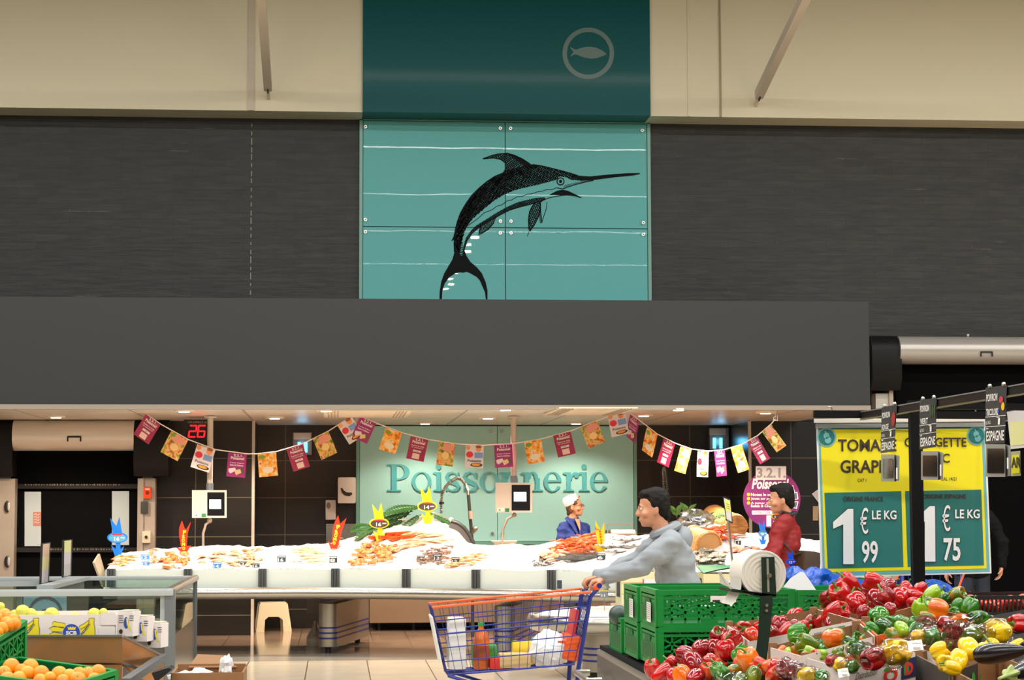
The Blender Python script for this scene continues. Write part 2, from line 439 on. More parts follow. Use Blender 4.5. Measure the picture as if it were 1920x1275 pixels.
# bulkhead (grey fascia) over the counter and its suspended ceiling
HXR = at(1630, 660, Y=YH).x; HT = 3.715
m = MB(); m.box(((-20 + HXR) / 2, (YH + YU) / 2, (HT + ZC) / 2 + .015), (HXR + 20, YU - YH, HT - ZC - .03), M('bulkhead_grey', (50, 51, 51), 0.42, spec=.3, var=0.03, vscale=0.6)); structure(m, 'wall_bulkhead', 'plain dark grey bulkhead hanging over the fish counter', 'wall')
m = MB(); m.box(((-20 + HXR) / 2, YH + .02, ZC + .005), (HXR + 20, 0.09, 0.05), M('lip', (150, 138, 124), .4)); structure(m, 'trim_8', 'beige metal lip along the bottom of the grey bulkhead', 'trim')
tC, _ = tile_mat('ceiling_panel', (226, 216, 200), (220, 210, 194), (140, 128, 112), 1.2, 0.6, 0.012, 0.0, 0.2, 21.7, axes='XY', rough=0.35, var=0.1)
m = MB(); m.box(((-20 + HXR) / 2, (YH + .05 + YR) / 2, ZC + .015), (HXR + 20, YR - YH - .05, 0.03), tC.m); structure(m, 'ceiling', 'metal panel ceiling over the fish counter', 'ceiling')
# deep teal box sign with the fish ring
TEAL = M('teal_paint', (16, 90, 92), 0.38, coat=0.05, spec=.15)
EMB = M('emblem_grey', (98, 124, 118), 0.4)
TX0, TX1 = 0.295, 3.79
t = thing('box_sign', 'deep teal box sign with a pale fish in a ring', 'sign', ((TX0 + TX1) / 2, YC, ZW))
m = MB(); m.box(((TX0 + TX1) / 2, YC + 0.24, 8.24), (TX1 - TX0, 0.56, 2 * (8.24 - ZW) + 0.004), TEAL); m.obj('panel', t)
pm = pmY(YC - 0.045)
m = MB(); m.pring(pm, 1103, 100, 48.5, 40, EMB, 0.003); m.obj('ring', t)
Zf = lambda x, y: (1030 + x / 9.107, 30 + y / 9.107)
fish = [(975, 645), (940, 615), (880, 575), (800, 540), (700, 524), (620, 526), (540, 545), (470, 572), (430, 568), (360, 530), (355, 540), (405, 605), (405, 622), (360, 680), (372, 690), (430, 656), (470, 660), (540, 692), (620, 715), (700, 728), (780, 725), (850, 708), (920, 680), (965, 660)]
m = MB(); m.pq(pm, [Zf(*p) for p in fish], EMB, 0.003); m.obj('fish_emblem', t)
# ---------------------------------------------------------------- light teal glass wall with the swordfish
def glass_teal(name, col):
    t = NT(name); t.b.inputs['Base Color'].default_value = lin(col); t.b.inputs['Roughness'].default_value = 0.5
    t.b.inputs['Coat Weight'].default_value = 0.085; t.b.inputs['Coat Roughness'].default_value = 0.004; t.b.inputs['Coat IOR'].default_value = 1.5
    bp = t.add('ShaderNodeBump'); bp.inputs['Strength'].default_value = .06; bp.inputs['Distance'].default_value = .01; t.ln(t.noise(1.1, 1, t.pos()), bp.inputs['Height']); t.ln(bp.outputs[0], t.b.inputs['Coat Normal'])
    return t.m
GT = glass_teal('teal_glass', (96, 186, 182)); FRAMEG = M('green_edge', (120, 176, 160), 0.3)
BOLT = M('bolt_steel', (200, 196, 190), 0.25, 1.0)
t = thing('glass_mural', 'light teal glass wall with a black swordfish drawing', 'glass panel', ((TX0 + TX1) / 2, YU, 3.7))
X0, X1 = at(680, 400, Y=YU).x, at(1213, 400, Y=YU).x; XM = at(947, 400, Y=YU).x; ZM = at(947, 428, Y=YU).z
Z0, Z1 = 3.4, at(947, 229, Y=YU).z - .01
for (a, b) in ((X0, XM), (XM, X1)):
    for (c, d) in ((Z0, ZM), (ZM, Z1)):
        m = MB(); m.box(((a + b) / 2, YU - 0.04, (c + d) / 2), (b - a - .012, 0.02, d - c - .012), GT); m.obj('glass_pane', t)
m = MB(); m.box(((X0 + X1) / 2, YU - 0.015, (Z0 + Z1) / 2), (X1 - X0 + .01, 0.03, Z1 - Z0 + .01), M('joint_dark', (60, 104, 96), .6)); m.obj('backing', t)
m = MB()
for x in (X0 - .022, X1 + .022): m.box((x, YU - 0.03, (Z0 + Z1) / 2), (0.04, 0.06, Z1 - Z0 + .08), FRAMEG)
m.box(((X0 + X1) / 2, YU - 0.03, Z1 + .025), (X1 - X0 + .08, 0.06, 0.045), FRAMEG); m.obj('frame', t)
pm = pmY(YU - 0.05)
for u, v in ((685, 238), (938, 241), (957, 241), (1204, 245), (685, 412), (938, 415), (958, 415), (1206, 418), (685, 435), (938, 437), (958, 437), (1206, 440)):
    P = pm(u, v); m = MB(); m.cyl(P, P + Vector((0, -.02, 0)), 0.021, BOLT, 14); m.cyl(P + Vector((0, -.02, 0)), P + Vector((0, -.026, 0)), 0.010, DKSTEEL, 10); m.obj('bolt', t)
# the swordfish, traced and cross-hatched
SW = M('drawing_black', (6, 8, 10), 0.6, spec=.15); K = lambda p: (800 + p[0] / 4.25, 270 + p[1] / 4.25)
def clip(poly, a, b):
    """pieces of segment a-b inside poly"""
    ts = []
    dx, dy = b[0] - a[0], b[1] - a[1]
    for i in range(len(poly)):
        p, q = poly[i], poly[(i + 1) % len(poly)]; ex, ey = q[0] - p[0], q[1] - p[1]; den = dx * ey - dy * ex
        if abs(den) < 1e-9: continue
        s_ = ((p[0] - a[0]) * ey - (p[1] - a[1]) * ex) / den; u_ = ((p[0] - a[0]) * dy - (p[1] - a[1]) * dx) / den
        if 0 <= u_ < 1: ts.append(s_)
    ts.sort(); return [((a[0] + dx * s0, a[1] + dy * s0), (a[0] + dx * s1, a[1] + dy * s1)) for s0, s1 in zip(ts[::2], ts[1::2])]
def hatch(mb, poly, ang, gap, w, lift=0.003, wob=0.0):
    c, s_ = math.cos(ang), math.sin(ang); d = [-p[0] * s_ + p[1] * c for p in poly]; k = min(d)
    while k < max(d):
        k += gap * R.uniform(.85, 1.15); o = (-k * s_, k * c)
        for a, b in clip(poly, (o[0] - 3000 * c, o[1] - 3000 * s_), (o[0] + 3000 * c, o[1] + 3000 * s_)):
            n = 5; pts = [(a[0] + (b[0] - a[0]) * i / n + R.uniform(-wob, wob), a[1] + (b[1] - a[1]) * i / n + R.uniform(-wob, wob)) for i in range(n + 1)]
            mb.pstroke(pm, [K(p) for p in pts], [(w(p) if callable(w) else w) / 4.25 for p in pts], SW, lift)
BODY = [(222, 860), (219, 790), (225, 740), (230, 680), (245, 620), (270, 550), (310, 480), (360, 410), (420, 350), (480, 300), (540, 260), (600, 235), (650, 212), (720, 192), (790, 176), (850, 165), (920, 175), (1000, 195), (1080, 215), (1150, 235), (1205, 252), (1260, 262), (1300, 285), (1240, 292), (1150, 285), (1100, 262), (1060, 258), (1030, 285), (960, 305), (880, 325), (800, 343), (700, 368), (620, 402), (540, 447), (470, 505), (420, 547), (370, 592), (330, 642), (300, 700), (285, 760), (270, 830), (262, 880)]
wt = lambda p: 8.2 + 2.6 * max(0, min(1, (760 - p[0]) / 450))
m = MB()
hatch(m, BODY, math.radians(-58), 12.5, wt, wob=1.2); hatch(m, BODY, math.radians(28), 13, wt, wob=1.2); hatch(m, BODY, math.radians(-78), 26, 5)
UPB = [(300, 560), (360, 420), (430, 350), (540, 268), (650, 222), (800, 178), (850, 170), (900, 180), (820, 225), (700, 260), (590, 310), (480, 400), (400, 500), (330, 600), (250, 690), (262, 600)]
hatch(m, UPB, math.radians(-20), 9, 5.2)
def ol(pts, w): m.pstroke(pm, [K(p) for p in pts], w if not hasattr(w, '__len__') else [x / 4.25 for x in w], SW, 0.004)
ol(BODY[:21], 2.3)
m.pq(pm, [K(p) for p in [(1150, 234), (1210, 252), (1300, 258), (1450, 243), (1600, 232), (1700, 231), (1700, 240), (1640, 252), (1500, 265), (1380, 281), (1300, 291), (1240, 288), (1190, 270)]], SW, 0.004)
ol([(1330, 290), (1270, 302), (1190, 322), (1120, 345), (1085, 358), (1040, 350)], 1.6)
for x in range(1090, 1290, 14): ol([(x, 350 - (x - 1090) * .28), (x + 16, 325 - (x - 1090) * .22)], 0.9)
wav = [(330, 655), (400, 595), (460, 552), (520, 520), (560, 500), (600, 480), (640, 458), (680, 440), (720, 425), (760, 413), (800, 405), (840, 392), (880, 386), (920, 372), (960, 366), (1000, 358), (1040, 350)]
ol([(x, y + (5 if i % 2 else -5)) for i, (x, y) in enumerate(wav)], 1.2)
BEL = [(290, 905), (302, 830), (322, 770), (360, 712), (420, 662), (470, 632), (530, 597), (590, 562), (660, 527), (740, 502), (820, 482), (880, 464), (950, 440), (940, 424), (870, 430), (800, 445), (720, 466), (640, 502), (560, 546), (480, 597), (400, 646), (350, 692), (312, 752), (292, 820), (282, 900)]
hatch(m, BEL, math.radians(40), 10, 7.5); hatch(m, BEL, math.radians(-50), 10, 6.0); ol(BEL[:13], 1.9)
ol([(900, 470), (940, 440), (980, 428), (1060, 412), (1130, 405)], 1.5)
m.pq(pm, [K(p) for p in [(975, 405), (1000, 392), (1040, 372), (1085, 364), (1130, 374), (1190, 403), (1237, 428), (1225, 431), (1180, 416), (1120, 410), (1050, 407)]], SW, 0.004)
DOR = [(448, 118), (520, 92), (570, 80), (640, 74), (700, 90), (760, 118), (800, 143), (836, 166), (790, 182), (700, 202), (640, 220), (608, 236), (632, 192), (628, 150), (590, 122), (530, 110)]
hatch(m, DOR, math.radians(-35), 14, 9.5); hatch(m, DOR, math.radians(62), 15, 6); ol(DOR + DOR[:1], 2.2)
m.pq(pm, [K(p) for p in [(640, 78), (700, 92), (760, 120), (830, 165), (780, 176), (740, 150), (690, 112)]], SW, 0.004)
P1 = [(862, 470), (905, 460), (906, 520), (890, 580), (860, 640), (822, 695), (815, 680), (812, 600), (820, 540), (840, 500)]
hatch(m, P1, math.radians(65), 13, 8); hatch(m, P1, math.radians(-20), 13, 6); ol(P1 + P1[:1], 2.2); ol([(822, 690), (800, 736)], 1.1)
ol([(906, 470), (908, 540), (918, 625)], 2.0); ol([(918, 625), (935, 570), (955, 510), (960, 460)], 1.2); ol([(900, 545), (906, 628), (920, 628)], 1.4)
P2 = [(430, 640), (490, 610), (552, 588), (530, 632), (490, 680), (440, 710), (415, 726), (425, 680)]
hatch(m, P2, math.radians(75), 11, 7.5); ol(P2 + P2[:1], 2.4)
m.pq(pm, [K(p) for p in [(228, 680), (222, 762), (195, 776), (213, 738)]], SW, 0.004)
TAIL = [(219, 790), (222, 860), (205, 920), (180, 962), (140, 1030), (115, 1100), (103, 1180), (102, 1240), (121, 1240), (125, 1170), (145, 1110), (180, 1062), (230, 1030), (262, 1022), (290, 1026), (320, 1018), (350, 1032), (400, 1060), (425, 1090), (440, 1125), (465, 1182), (471, 1240), (484, 1240), (485, 1170), (470, 1100), (440, 1030), (400, 982), (350, 940), (318, 892), (303, 850), (297, 880), (280, 890), (262, 880)]
m.pq(pm, [K(p) for p in TAIL], SW, 0.0035)
hatch(m, [(222, 780), (290, 770), (290, 900), (222, 900)], math.radians(10), 13, 7)
ex, ey = K((1067, 298)); m.pring(pm, ex, ey, 7.6, 5.6, SW, 0.005, 24); m.pdisc(pm, ex, ey, 5.6, 5.4, GT, 0.0042); m.pdisc(pm, ex, ey, 3.0, 3.2, SW, 0.005)
m.obj('swordfish_drawing', t, fix=False)
# lower glass wall with the raised shop lettering
GT2 = glass_teal('pale_teal_glass', (176, 234, 230))
t = thing('glass_sign', 'pale teal glass wall with raised Poissonnerie lettering behind the counter', 'sign', ((TX0 + TX1) / 2, YR, 1.0))
X0, X1 = at(674, 900, Y=YR).x, at(1187, 900, Y=YR).x; XM = at(932, 900, Y=YR).x; Z0 = at(930, 1015, Y=YR).z
for a, b in ((X0, XM), (XM, X1)):
    m = MB(); m.box(((a + b) / 2, YR - 0.04, (Z0 + 2.56) / 2), (b - a - .008, 0.02, 2.55 - Z0), GT2); m.obj('glass_pane', t)
m = MB(); m.box(((X0 + X1) / 2, YR - 0.015, (Z0 + 2.56) / 2), (X1 - X0, 0.03, 2.54 - Z0), M('joint_dark2', (100, 140, 130), .6)); m.obj('backing', t)
m = MB()
for x in (X0 - .022, X1 + .022): m.box((x, YR - 0.03, (Z0 + 2.56) / 2), (0.04, 0.06, 2.54 - Z0), FRAMEG)
m.box(((X0 + X1) / 2, YR - 0.03, Z0 - .02), (X1 - X0 + .08, 0.06, 0.04), FRAMEG); m.obj('frame', t)
pm = pmY(YR - 0.05)
for u, v in ((921, 809), (941, 809), (923, 1000), (942, 1000)):
    P = pm(u, v); m = MB(); m.cyl(P, P + Vector((0, -.02, 0)), 0.021, BOLT, 14); m.obj('bolt', t)
LET = M('letter_teal', (92, 188, 196), 0.35)
yb, yx, yc = 921.0, 885.5, 870.5
_lk = [0]
def TL():
    _lk[0] = (_lk[0] + 1) % 9; return TH + .0007 * _lk[0]
def pstrip(m, A, B, lift, th):
    """closed band between two point rows, with thickness"""
    n = len(A); lift = TL()
    for lf, fl in ((lift, 0),):
        a = m.vs([pm(x, y, lf) for x, y in A]); b = m.vs([pm(x, y, lf) for x, y in B])
        for i in range(n - 1): m.fc([a[i], a[i + 1], b[i + 1], b[i]], LET)
        a2 = m.vs([pm(x, y, lf - th) for x, y in A]); b2 = m.vs([pm(x, y, lf - th) for x, y in B])
        for i in range(n - 1): m.fc([a[i], a[i + 1], a2[i + 1], a2[i]], LET); m.fc([b[i], b[i + 1], b2[i + 1], b2[i]], LET)
TH = 0.022
def Rc(m, x0, y0, x1, y1): m.prect(pm, x0, y0, x1, y1, LET, TL(), TH - .004)
def stem(m, x, w, top, serif=(1, 1)):
    Rc(m, x, top, x + w, yb)
    m.pq(pm, [(x - 6, yb), (x + w + 6, yb), (x + w + 6, yb - 1.8), (x + w, yb - 3.6), (x, yb - 3.6), (x - 6, yb - 1.8)], LET, TL(), TH - .004)
    if serif[0]: m.pq(pm, [(x - 6.5, top + 2.4), (x, top + 5), (x + .5, top), (x - 1, top - .6), (x - 6.5, top + 1)], LET, TL(), TH - .004)
def arc(m, cx, cy, ro, ri, a0, a1, n=26):
    A = []; B = []
    for i in range(n + 1):
        a = a0 + (a1 - a0) * i / n; A.append((cx + ro[0] * math.cos(a), cy - ro[1] * math.sin(a))); B.append((cx + ri[0] * math.cos(a), cy - ri[1] * math.sin(a)))
    pstrip(m, A, B, TH, TH - .004)
def letter(ch, x0, x1):
    m = MB(); w = x1 - x0; cx = (x0 + x1) / 2; cy = (yb + yx) / 2; h2 = (yb - yx) / 2 + 1
    if ch == 'o': arc(m, cx, cy, (w / 2, h2), (w / 2 - 7, h2 - 2), 0, 2 * math.pi, 40)
    elif ch == 'i':
        stem(m, cx - 4, 8.5, yx); m.pdisc(pm, cx, 875.5, 5.2, 5.2, LET, TH, thick=TH - .004)
    elif ch == 'n':
        stem(m, x0 + 6, 8.5, yx); stem(m, x1 - 13, 8.5, yx + 11, (0, 0)); arc(m, x0 + 21, yx + 13, (10.5, 14), (3.5, 10.5), 0, math.pi * .93)
    elif ch == 'r':
        stem(m, x0 + 7, 8.5, yx); arc(m, x0 + 24, yx + 14, (11, 14), (6.5, 9), math.pi * .25, math.pi); m.pdisc(pm, x1 - 4, yx + 6, 4.6, 4.8, LET, TL(), thick=TH - .004)
    elif ch == 'e':
        arc(m, cx, cy, (w / 2, h2), (w / 2 - 7.5, h2 - 2), 0.02, math.pi * 1.84, 36); Rc(m, x0 + 6, cy - 3, x1 - .5, cy + .4)
    elif ch == 's':
        pts = [(.86, .70), (.74, .90), (.5, .985), (.24, .92), (.12, .74), (.24, .58), (.5, .49), (.76, .40), (.9, .24), (.78, .08), (.5, .015), (.24, .09), (.12, .30)]
        ws = [2.5, 3, 3, 5.5, 7, 8.5, 9, 8.5, 7, 5.5, 3, 3, 2.5]; A = []; B = []
        q = [(x0 + a * w, yb - b * (yb - yx)) for a, b in pts]
        for i, (x, y) in enumerate(q):
            a, b = q[max(i - 1, 0)], q[min(i + 1, len(q) - 1)]; l = math.hypot(b[0] - a[0], b[1] - a[1]); nx, ny = -(b[1] - a[1]) / l, (b[0] - a[0]) / l
            A.append((x + nx * ws[i] / 2, y + ny * ws[i] / 2)); B.append((x - nx * ws[i] / 2, y - ny * ws[i] / 2))
        pstrip(m, A, B, TH, TH - .004); Rc(m, x1 - 4.5, yx + .5, x1 - 2, yx + 12); Rc(m, x0 + 1.5, yb - 12, x0 + 4, yb - .5)
    elif ch == 'P':
        Rc(m, x0 + 8, yc, x0 + 18, yb); Rc(m, x0, yb - 2.6, x0 + 26, yb); Rc(m, x0, yc, x0 + 20, yc + 2.6)
        arc(m, x0 + 22, yc + 14.5, (w - 22, 14.5), (w - 32, 12), -math.pi / 2, math.pi / 2); Rc(m, x0 + 16, yc, x0 + 23, yc + 2.5); Rc(m, x0 + 16, yc + 26.5, x0 + 23, yc + 29)
    m.obj('letter', t, fix=True)
for ch, a, b in (('P', 726, 768), ('o', 772, 809), ('i', 812, 832), ('s', 834, 862), ('s', 867, 895), ('o', 899, 937), ('n', 937, 976), ('n', 978, 1017), ('e', 1020, 1053), ('r', 1055, 1085), ('i', 1086, 1104), ('e', 1106, 1139)): letter(ch, a, b)
# ---------------------------------------------------------------- doors
DRUM = M('drum_white', (190, 184, 174), 0.3, 0.35, var=0.05, vscale=3); POST = M('guide_post', (196, 180, 164), 0.35, 0.5); BLKP = M('black_casing', (22, 21, 20), 0.5, spec=.25)
CURT = M('black_curtain', (5, 5, 6), 0.8, spec=.1)
t = thing('door_1', 'dark roll-up door with two windows under a white drum, at far left', 'door', ((DX0 + DX1) / 2, YU, 0)); t['kind'] = 'structure'
m = MB(); a, b = at(27, 816, Y=24.75), at(253, 816, Y=24.75); m.cyl(a, b, 0.185, M('drum_pale', (236, 228, 216), 0.3, 0.2), 32); m.obj('drum', t)
dh = at(139, 823, Y=24.56); m = MB()
for q in ((-.075, 0, 0), (.075, 0, 0)): m.bar(dh + Vector(q) + Vector((0, 0, .02)), dh + Vector(q) + Vector((0, 0, -.03)), .014, .02, BLACK, (0, 1, 0))
m.bar(dh + Vector((-.08, 0, .025)), dh + Vector((.08, 0, .025)), .014, .02, BLACK); m.obj('handle', t)
def casing(x0, x1, zt, zb, yc, r, bot, par):
    m = MB(); pr = [(yc + r * math.cos(a), zt - r + r * math.sin(a)) for a in [math.pi * k / 12 for k in range(13)]]
    pr = pr + [(yc - r, bot + .14), (yc - r * .55, bot), (yc + r, bot)]
    m.prism([(x0, y, z) for y, z in pr], (x1 - x0, 0, 0), BLKP); m.obj('casing', par)
za, zb_ = at(140, 788, Y=24.7).z, at(140, 893, Y=24.7).z
zb2 = at(140, 893, Y=24.7).z
casing(at(253, 800, Y=24.75).x, at(318, 800, Y=24.75).x, za + .01, 0, 24.8, 0.2, zb2, t)
casing(-4.7, at(27, 800, Y=24.75).x, za + .01, 0, 24.8, 0.2, zb2, t)
for u0, u1 in ((258, 291), (-14, 28)):
    xa, xb = at(u0, 950, Y=24.8).x, at(u1, 950, Y=24.8).x; zt = at(270, 897, Y=24.8).z
    p_ = MB(); p_.box(((xa + xb) / 2, 24.88, zt / 2), (xb - xa, 0.2, zt), POST); p_.box((xa + .045, 24.77, zt / 2), (.05, .03, zt), POST); p_.obj('guide_post', t)
m = MB(); xl, xr = at(28, 950, Y=25.05).x, at(258, 950, Y=25.05).x
m.box(((xl + xr) / 2, 25.08, 1.15), (xr - xl + .1, 0.04, 2.3), CURT); m.obj('curtain', t)
WIN = M('window_film', (178, 184, 180), 0.12, emit=0.22, ecol=(205, 212, 208))
for u0, v0, u1, v1 in ((46, 922, 77, 1024), (210, 921, 242, 1022)):
    w_ = MB(); w_.prect(pmY(25.055), u0, v0, u1, v1, WIN, 0.0, 0.012); wo = w_.obj('window_pane', t)
    if u0 == 46:
        w_ = MB(); pmw = pmY(25.05); w_.prect(pmw, 62, 960, 77, 986, M('salmon_sticker', (196, 128, 112), .5), 0.0, .003)
        for k in range(4): w_.pstroke(pmw, [(64, 965 + k * 5), (67, 963 + k * 5), (70, 966 + k * 5), (74, 964 + k * 5)], 1.0, WHITE, .002)
        w_.obj('sticker', wo)
for v in (912, 1031):
    b_ = MB(); b_.bar(at(28, v, Y=25.03), at(258, v, Y=25.03), 0.06, 0.055, M('door_beam', (44, 40, 38), .35, .4))
    for u in range(48 if v < 1000 else 95, 224 if v < 1000 else 240, 5):
        P = at(u + R.uniform(-1, 1), v - (3 if v < 1000 else 1), Y=24.99); b_.box(P, (.016, .01, R.uniform(.01, .026)), M('brush_glint', (150, 132, 110), .3, .6))
    b_.obj('stiffener', t)
# call point boxes on the guide post
def wallbox(name, label, cat, u0, v0, u1, v1, Y, d, col, extra=None, bev=.008):
    a, b = at(u0, v1, Y=Y), at(u1, v0, Y=Y); t = thing(name, label, cat, ((a.x + b.x) / 2, Y, a.z))
    m = MB(); m.box(((a.x + b.x) / 2, Y - d / 2, (a.z + b.z) / 2), (b.x - a.x, d, b.z - a.z), col, bev=bev); m.obj('housing', t)
    if extra: extra(t, pmY(Y - d))
    return t
def ex1(t, pm): m = MB(); m.pdisc(pm, 276, 924, 3.2, 3.2, M('dk_red', (120, 30, 10), .4), .006, thick=.006); m.obj('button', t); m = MB(); m.prect(pm, 272, 916, 281, 918, WHITE, .002); m.obj('caption', t)
wallbox('alarm_box', 'orange-red emergency box on the right guide post of the left door', 'alarm', 269, 913, 284, 935, 24.78, .05, M('alarm_red', (226, 74, 22), .35), ex1)
wallbox('switch_plate', 'dark grey switch plate on the door post under the orange box', 'switch', 264, 940, 278, 963, 24.78, .04, M('plate_grey', (62, 60, 56), .4))
def ex2(t, pm): m = MB(); m.pdisc(pm, 274, 1007, 3, 3, BLACK, .012, thick=.012); m.obj('knob', t)
wallbox('control_box', 'beige control box with one black button low on the door post', 'switch', 267, 996, 283, 1018, 24.78, .06, M('box_beige', (206, 190, 164), .45), ex2)
for v in (950, 1053):
    m = MB(); a = at(14, v, Y=24.78); m.ell(a + Vector((0, -.02, 0)), (.035, .02, .07), M('sensor_dark', (44, 42, 40), .4), nu=12); m.ell(a + Vector((.02, -.03, 0)), (.018, .016, .055), M('sensor_lens', (190, 186, 180), .2), nu=10)
    tag(m.obj('door_sensor'), ('upper' if v < 1000 else 'lower') + ' dark oval sensor on the leftmost door post', 'sensor')
t = thing('door_2', 'dark roll-up door under a white drum, right of the grey bulkhead', 'door', (8, YU, 0)); t['kind'] = 'structure'
m = MB(); a = at(1682, 657, Y=24.7); b = Vector((11.5, 24.7, a.z)); m.cyl(a, b, 0.172, DRUM, 32); m.obj('drum', t)
dh = at(1850, 664, Y=24.52); m = MB()
for q in (-.07, .07): m.bar(dh + Vector((q, 0, .02)), dh + Vector((q, 0, -.03)), .012, .02, BLACK, (0, 1, 0))
m.bar(dh + Vector((-.075, 0, .025)), dh + Vector((.075, 0, .025)), .012, .02, BLACK); m.obj('handle', t)
P = at(1815, 631, Y=24.7); m = MB(); m.cyl(P, P + Vector((0, 0, .03)), .03, STEEL, 12); m.obj('eye_bolt', t)
zt, zb_ = at(1660, 632, Y=24.7).z, at(1660, 732, Y=24.7).z
casing(at(1628, 650, Y=24.75).x, at(1683, 650, Y=24.75).x, zt + .02, 0, 24.76, 0.19, zb_, t)
xa, xb = at(1641, 740, Y=24.8).x, at(1672, 740, Y=24.8).x; zt = at(1655, 738, Y=24.8).z
m = MB(); m.box(((xa + xb) / 2, 24.88, zt / 2), (xb - xa, 0.2, zt), M('guide_post_pale', (206, 202, 192), .4, .2)); m.box((xb - .02, 24.78, zt / 2 + .02), (.05, .06, zt + .04), POST); m.obj('guide_post', t)
m = MB(); m.box((9.2, 24.94, 1.7), (4.6, .04, 3.5), CURT); m.obj('curtain', t)
# ---------------------------------------------------------------- lamps in the counter ceiling
LAMPW = M('lamp_glow', (255, 236, 208), emit=26, ecol=(255, 226, 184)); RING = M('lamp_ring', (236, 226, 210), .35)
def downlight(u, v, label, power=75):
    P = at(u, v, Z=ZC - .012); t = thing('downlight', label, 'ceiling lamp', (P.x, P.y, ZC - .02), group='downlights over the fish counter')
    m = MB(); m.lathe([(.072, 0), (.105, 0), (.11, .015), (.11, .02), (.072, .02), (.072, 0)], RING, 24); o = m.obj('ring', t, local=True)
    m = MB(); m.lathe([(.0001, -.006), (.05, -.004), (.073, .006)], LAMPW, 20); o = m.obj('lens', t, local=True)
    l = bpy.data.lights.new('spot', 'SPOT'); l.energy = power; l.color = (1.0, .85, .68); l.spot_size = math.radians(146); l.spot_blend = .5; l.shadow_soft_size = .06
    o = bpy.data.objects.new('lamp', l); COL.objects.link(o); o.parent = t; o.location = (0, 0, -.03)
    return t
DL = [(105, 782), (345, 771), (515, 784), (612, 770), (797, 794), (915, 784), (948, 768), (1080, 794), (1207, 779), (1272, 768), (1435, 774)]
rank([downlight(u, v, 'x', 75 if v > 793 else 215) for u, v in DL], 'round glowing downlight in the counter ceiling, # from the left')
def diffuser(u0, u1, v0, v1, label):
    a = at(u0, v1, Z=ZC - .004); b = at(u1, v0, Z=ZC - .004)
    t = thing('ceiling_vent', label, 'vent', ((a.x + b.x) / 2, (a.y + b.y) / 2, ZC - .02)); w, d = b.x - a.x, abs(b.y - a.y)
    m = MB(); m.box((0, 0, .008), (w, d, .014), M('vent_white', (224, 214, 190), .5)); m.obj('plate', t, local=True)
    for sx in (-1, 1):
        m = MB()
        for k in range(4): m.box((sx * (w / 2 - .05 - .035 * k), 0, -.002), (.012, d * .9, .008), M('vent_line', (160, 150, 130), .5))
        m.obj('louvre', t, local=True)
diffuser(608, 772, 768, 781, 'flat cream vent panel in the counter ceiling, left one')
diffuser(1018, 1196, 763, 776, 'flat cream vent panel in the counter ceiling, right one')
# hall spot lamps far behind (seen only as a dotted reflection in the glass wall)
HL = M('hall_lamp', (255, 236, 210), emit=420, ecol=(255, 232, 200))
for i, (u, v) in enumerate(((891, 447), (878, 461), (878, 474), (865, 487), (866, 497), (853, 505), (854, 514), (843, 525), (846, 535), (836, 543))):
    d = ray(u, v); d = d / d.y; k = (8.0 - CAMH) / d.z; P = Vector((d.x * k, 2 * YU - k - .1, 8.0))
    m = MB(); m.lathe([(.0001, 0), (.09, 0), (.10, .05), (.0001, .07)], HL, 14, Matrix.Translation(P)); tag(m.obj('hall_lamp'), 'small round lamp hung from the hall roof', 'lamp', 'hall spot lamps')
# ---------------------------------------------------------------- things hung on the walls
def poles(u, vt, vb, Y, name, label, sx0, sy0, sx1, sy1):
    """weighing terminal on a ceiling pole"""
    P = at(u, 900, Y=Y); zb = at(u, vb, Y=Y).z
    t = thing(name, label, 'scale terminal', (P.x, Y, zb)); pol = M('pole_paint', (206, 196, 180), .35, .3)
    m = MB(); m.cyl((P.x, Y + .05, at(u, sy0 - 12, Y=Y).z), (P.x, Y + .05, ZC - .005), .033, pol, 16)
    m.lathe([(.0, 0), (.07, 0), (.07, .02), (.0, .02)], pol, 16, Matrix.Translation((P.x, Y + .05, ZC - .03))); m.obj('pole', t)
    m = MB(); m.cyl((P.x, Y + .05, at(u, sy0 + 10, Y=Y).z), (P.x, Y + .05, at(u, sy0 - 13, Y=Y).z), .04, M('sleeve', (120, 128, 140), .4, .4), 14); m.obj('sleeve', t)
    pm = pmY(Y); hs = MB(); hs.prect(pm, sx0, sy0, sx1, sy1, M('terminal_beige', (220, 202, 186), .4), 0.0, .09); H = hs.obj('housing', t)
    w = sx1 - sx0; bx0 = sx0 + w * .44
    s = MB(); s.prect(pm, bx0, sy0 + 4, sx1 - 4, sy1 - 4, M('terminal_black', (20, 20, 22), .2), .004, .004)
    s.ptext(pm, 'TERMINAL', bx0 + 5, sy0 + 9, bx0 + 20, sy0 + 11, M('grey_print', (120, 120, 120), .5), .0, .006) if False else None
    s.obj('front', t)
    s = MB(); s.prect(pm, bx0 + w * .06, sy0 + 17.5, bx0 + w * .4, sy0 + 35, M('screen_glow', (220, 236, 255), emit=1.6, ecol=(214, 232, 255)), .008, .003); s.obj('screen', t)
    s = MB(); s.prect(pm, sx0 + 3, sy1 - 9, sx0 + 17, sy1 - 2, M('sticker_white', (230, 226, 218), .5), .003); s.pdisc(pm, sx0 + 8, sy1 - 5, 1.6, 1.6, M('green_dot', (60, 140, 70), .5), .005); s.obj('sticker', t)
    s = MB(); s.prect(pm, sx0 + 18, sy1 - 8, sx0 + 26, sy1 - 1, M('sticker_green', (40, 126, 66), .5), .003); s.obj('green_sticker', t)
    return t
poles(393, 775, 972, 23.4, 'scale_terminal', 'beige weighing terminal with lit screen on a ceiling pole, left one', 360, 919, 425, 971)
poles(964, 770, 962, 23.4, 'scale_terminal', 'beige weighing terminal with lit screen hanging before the lettering', 929, 905, 998, 961)
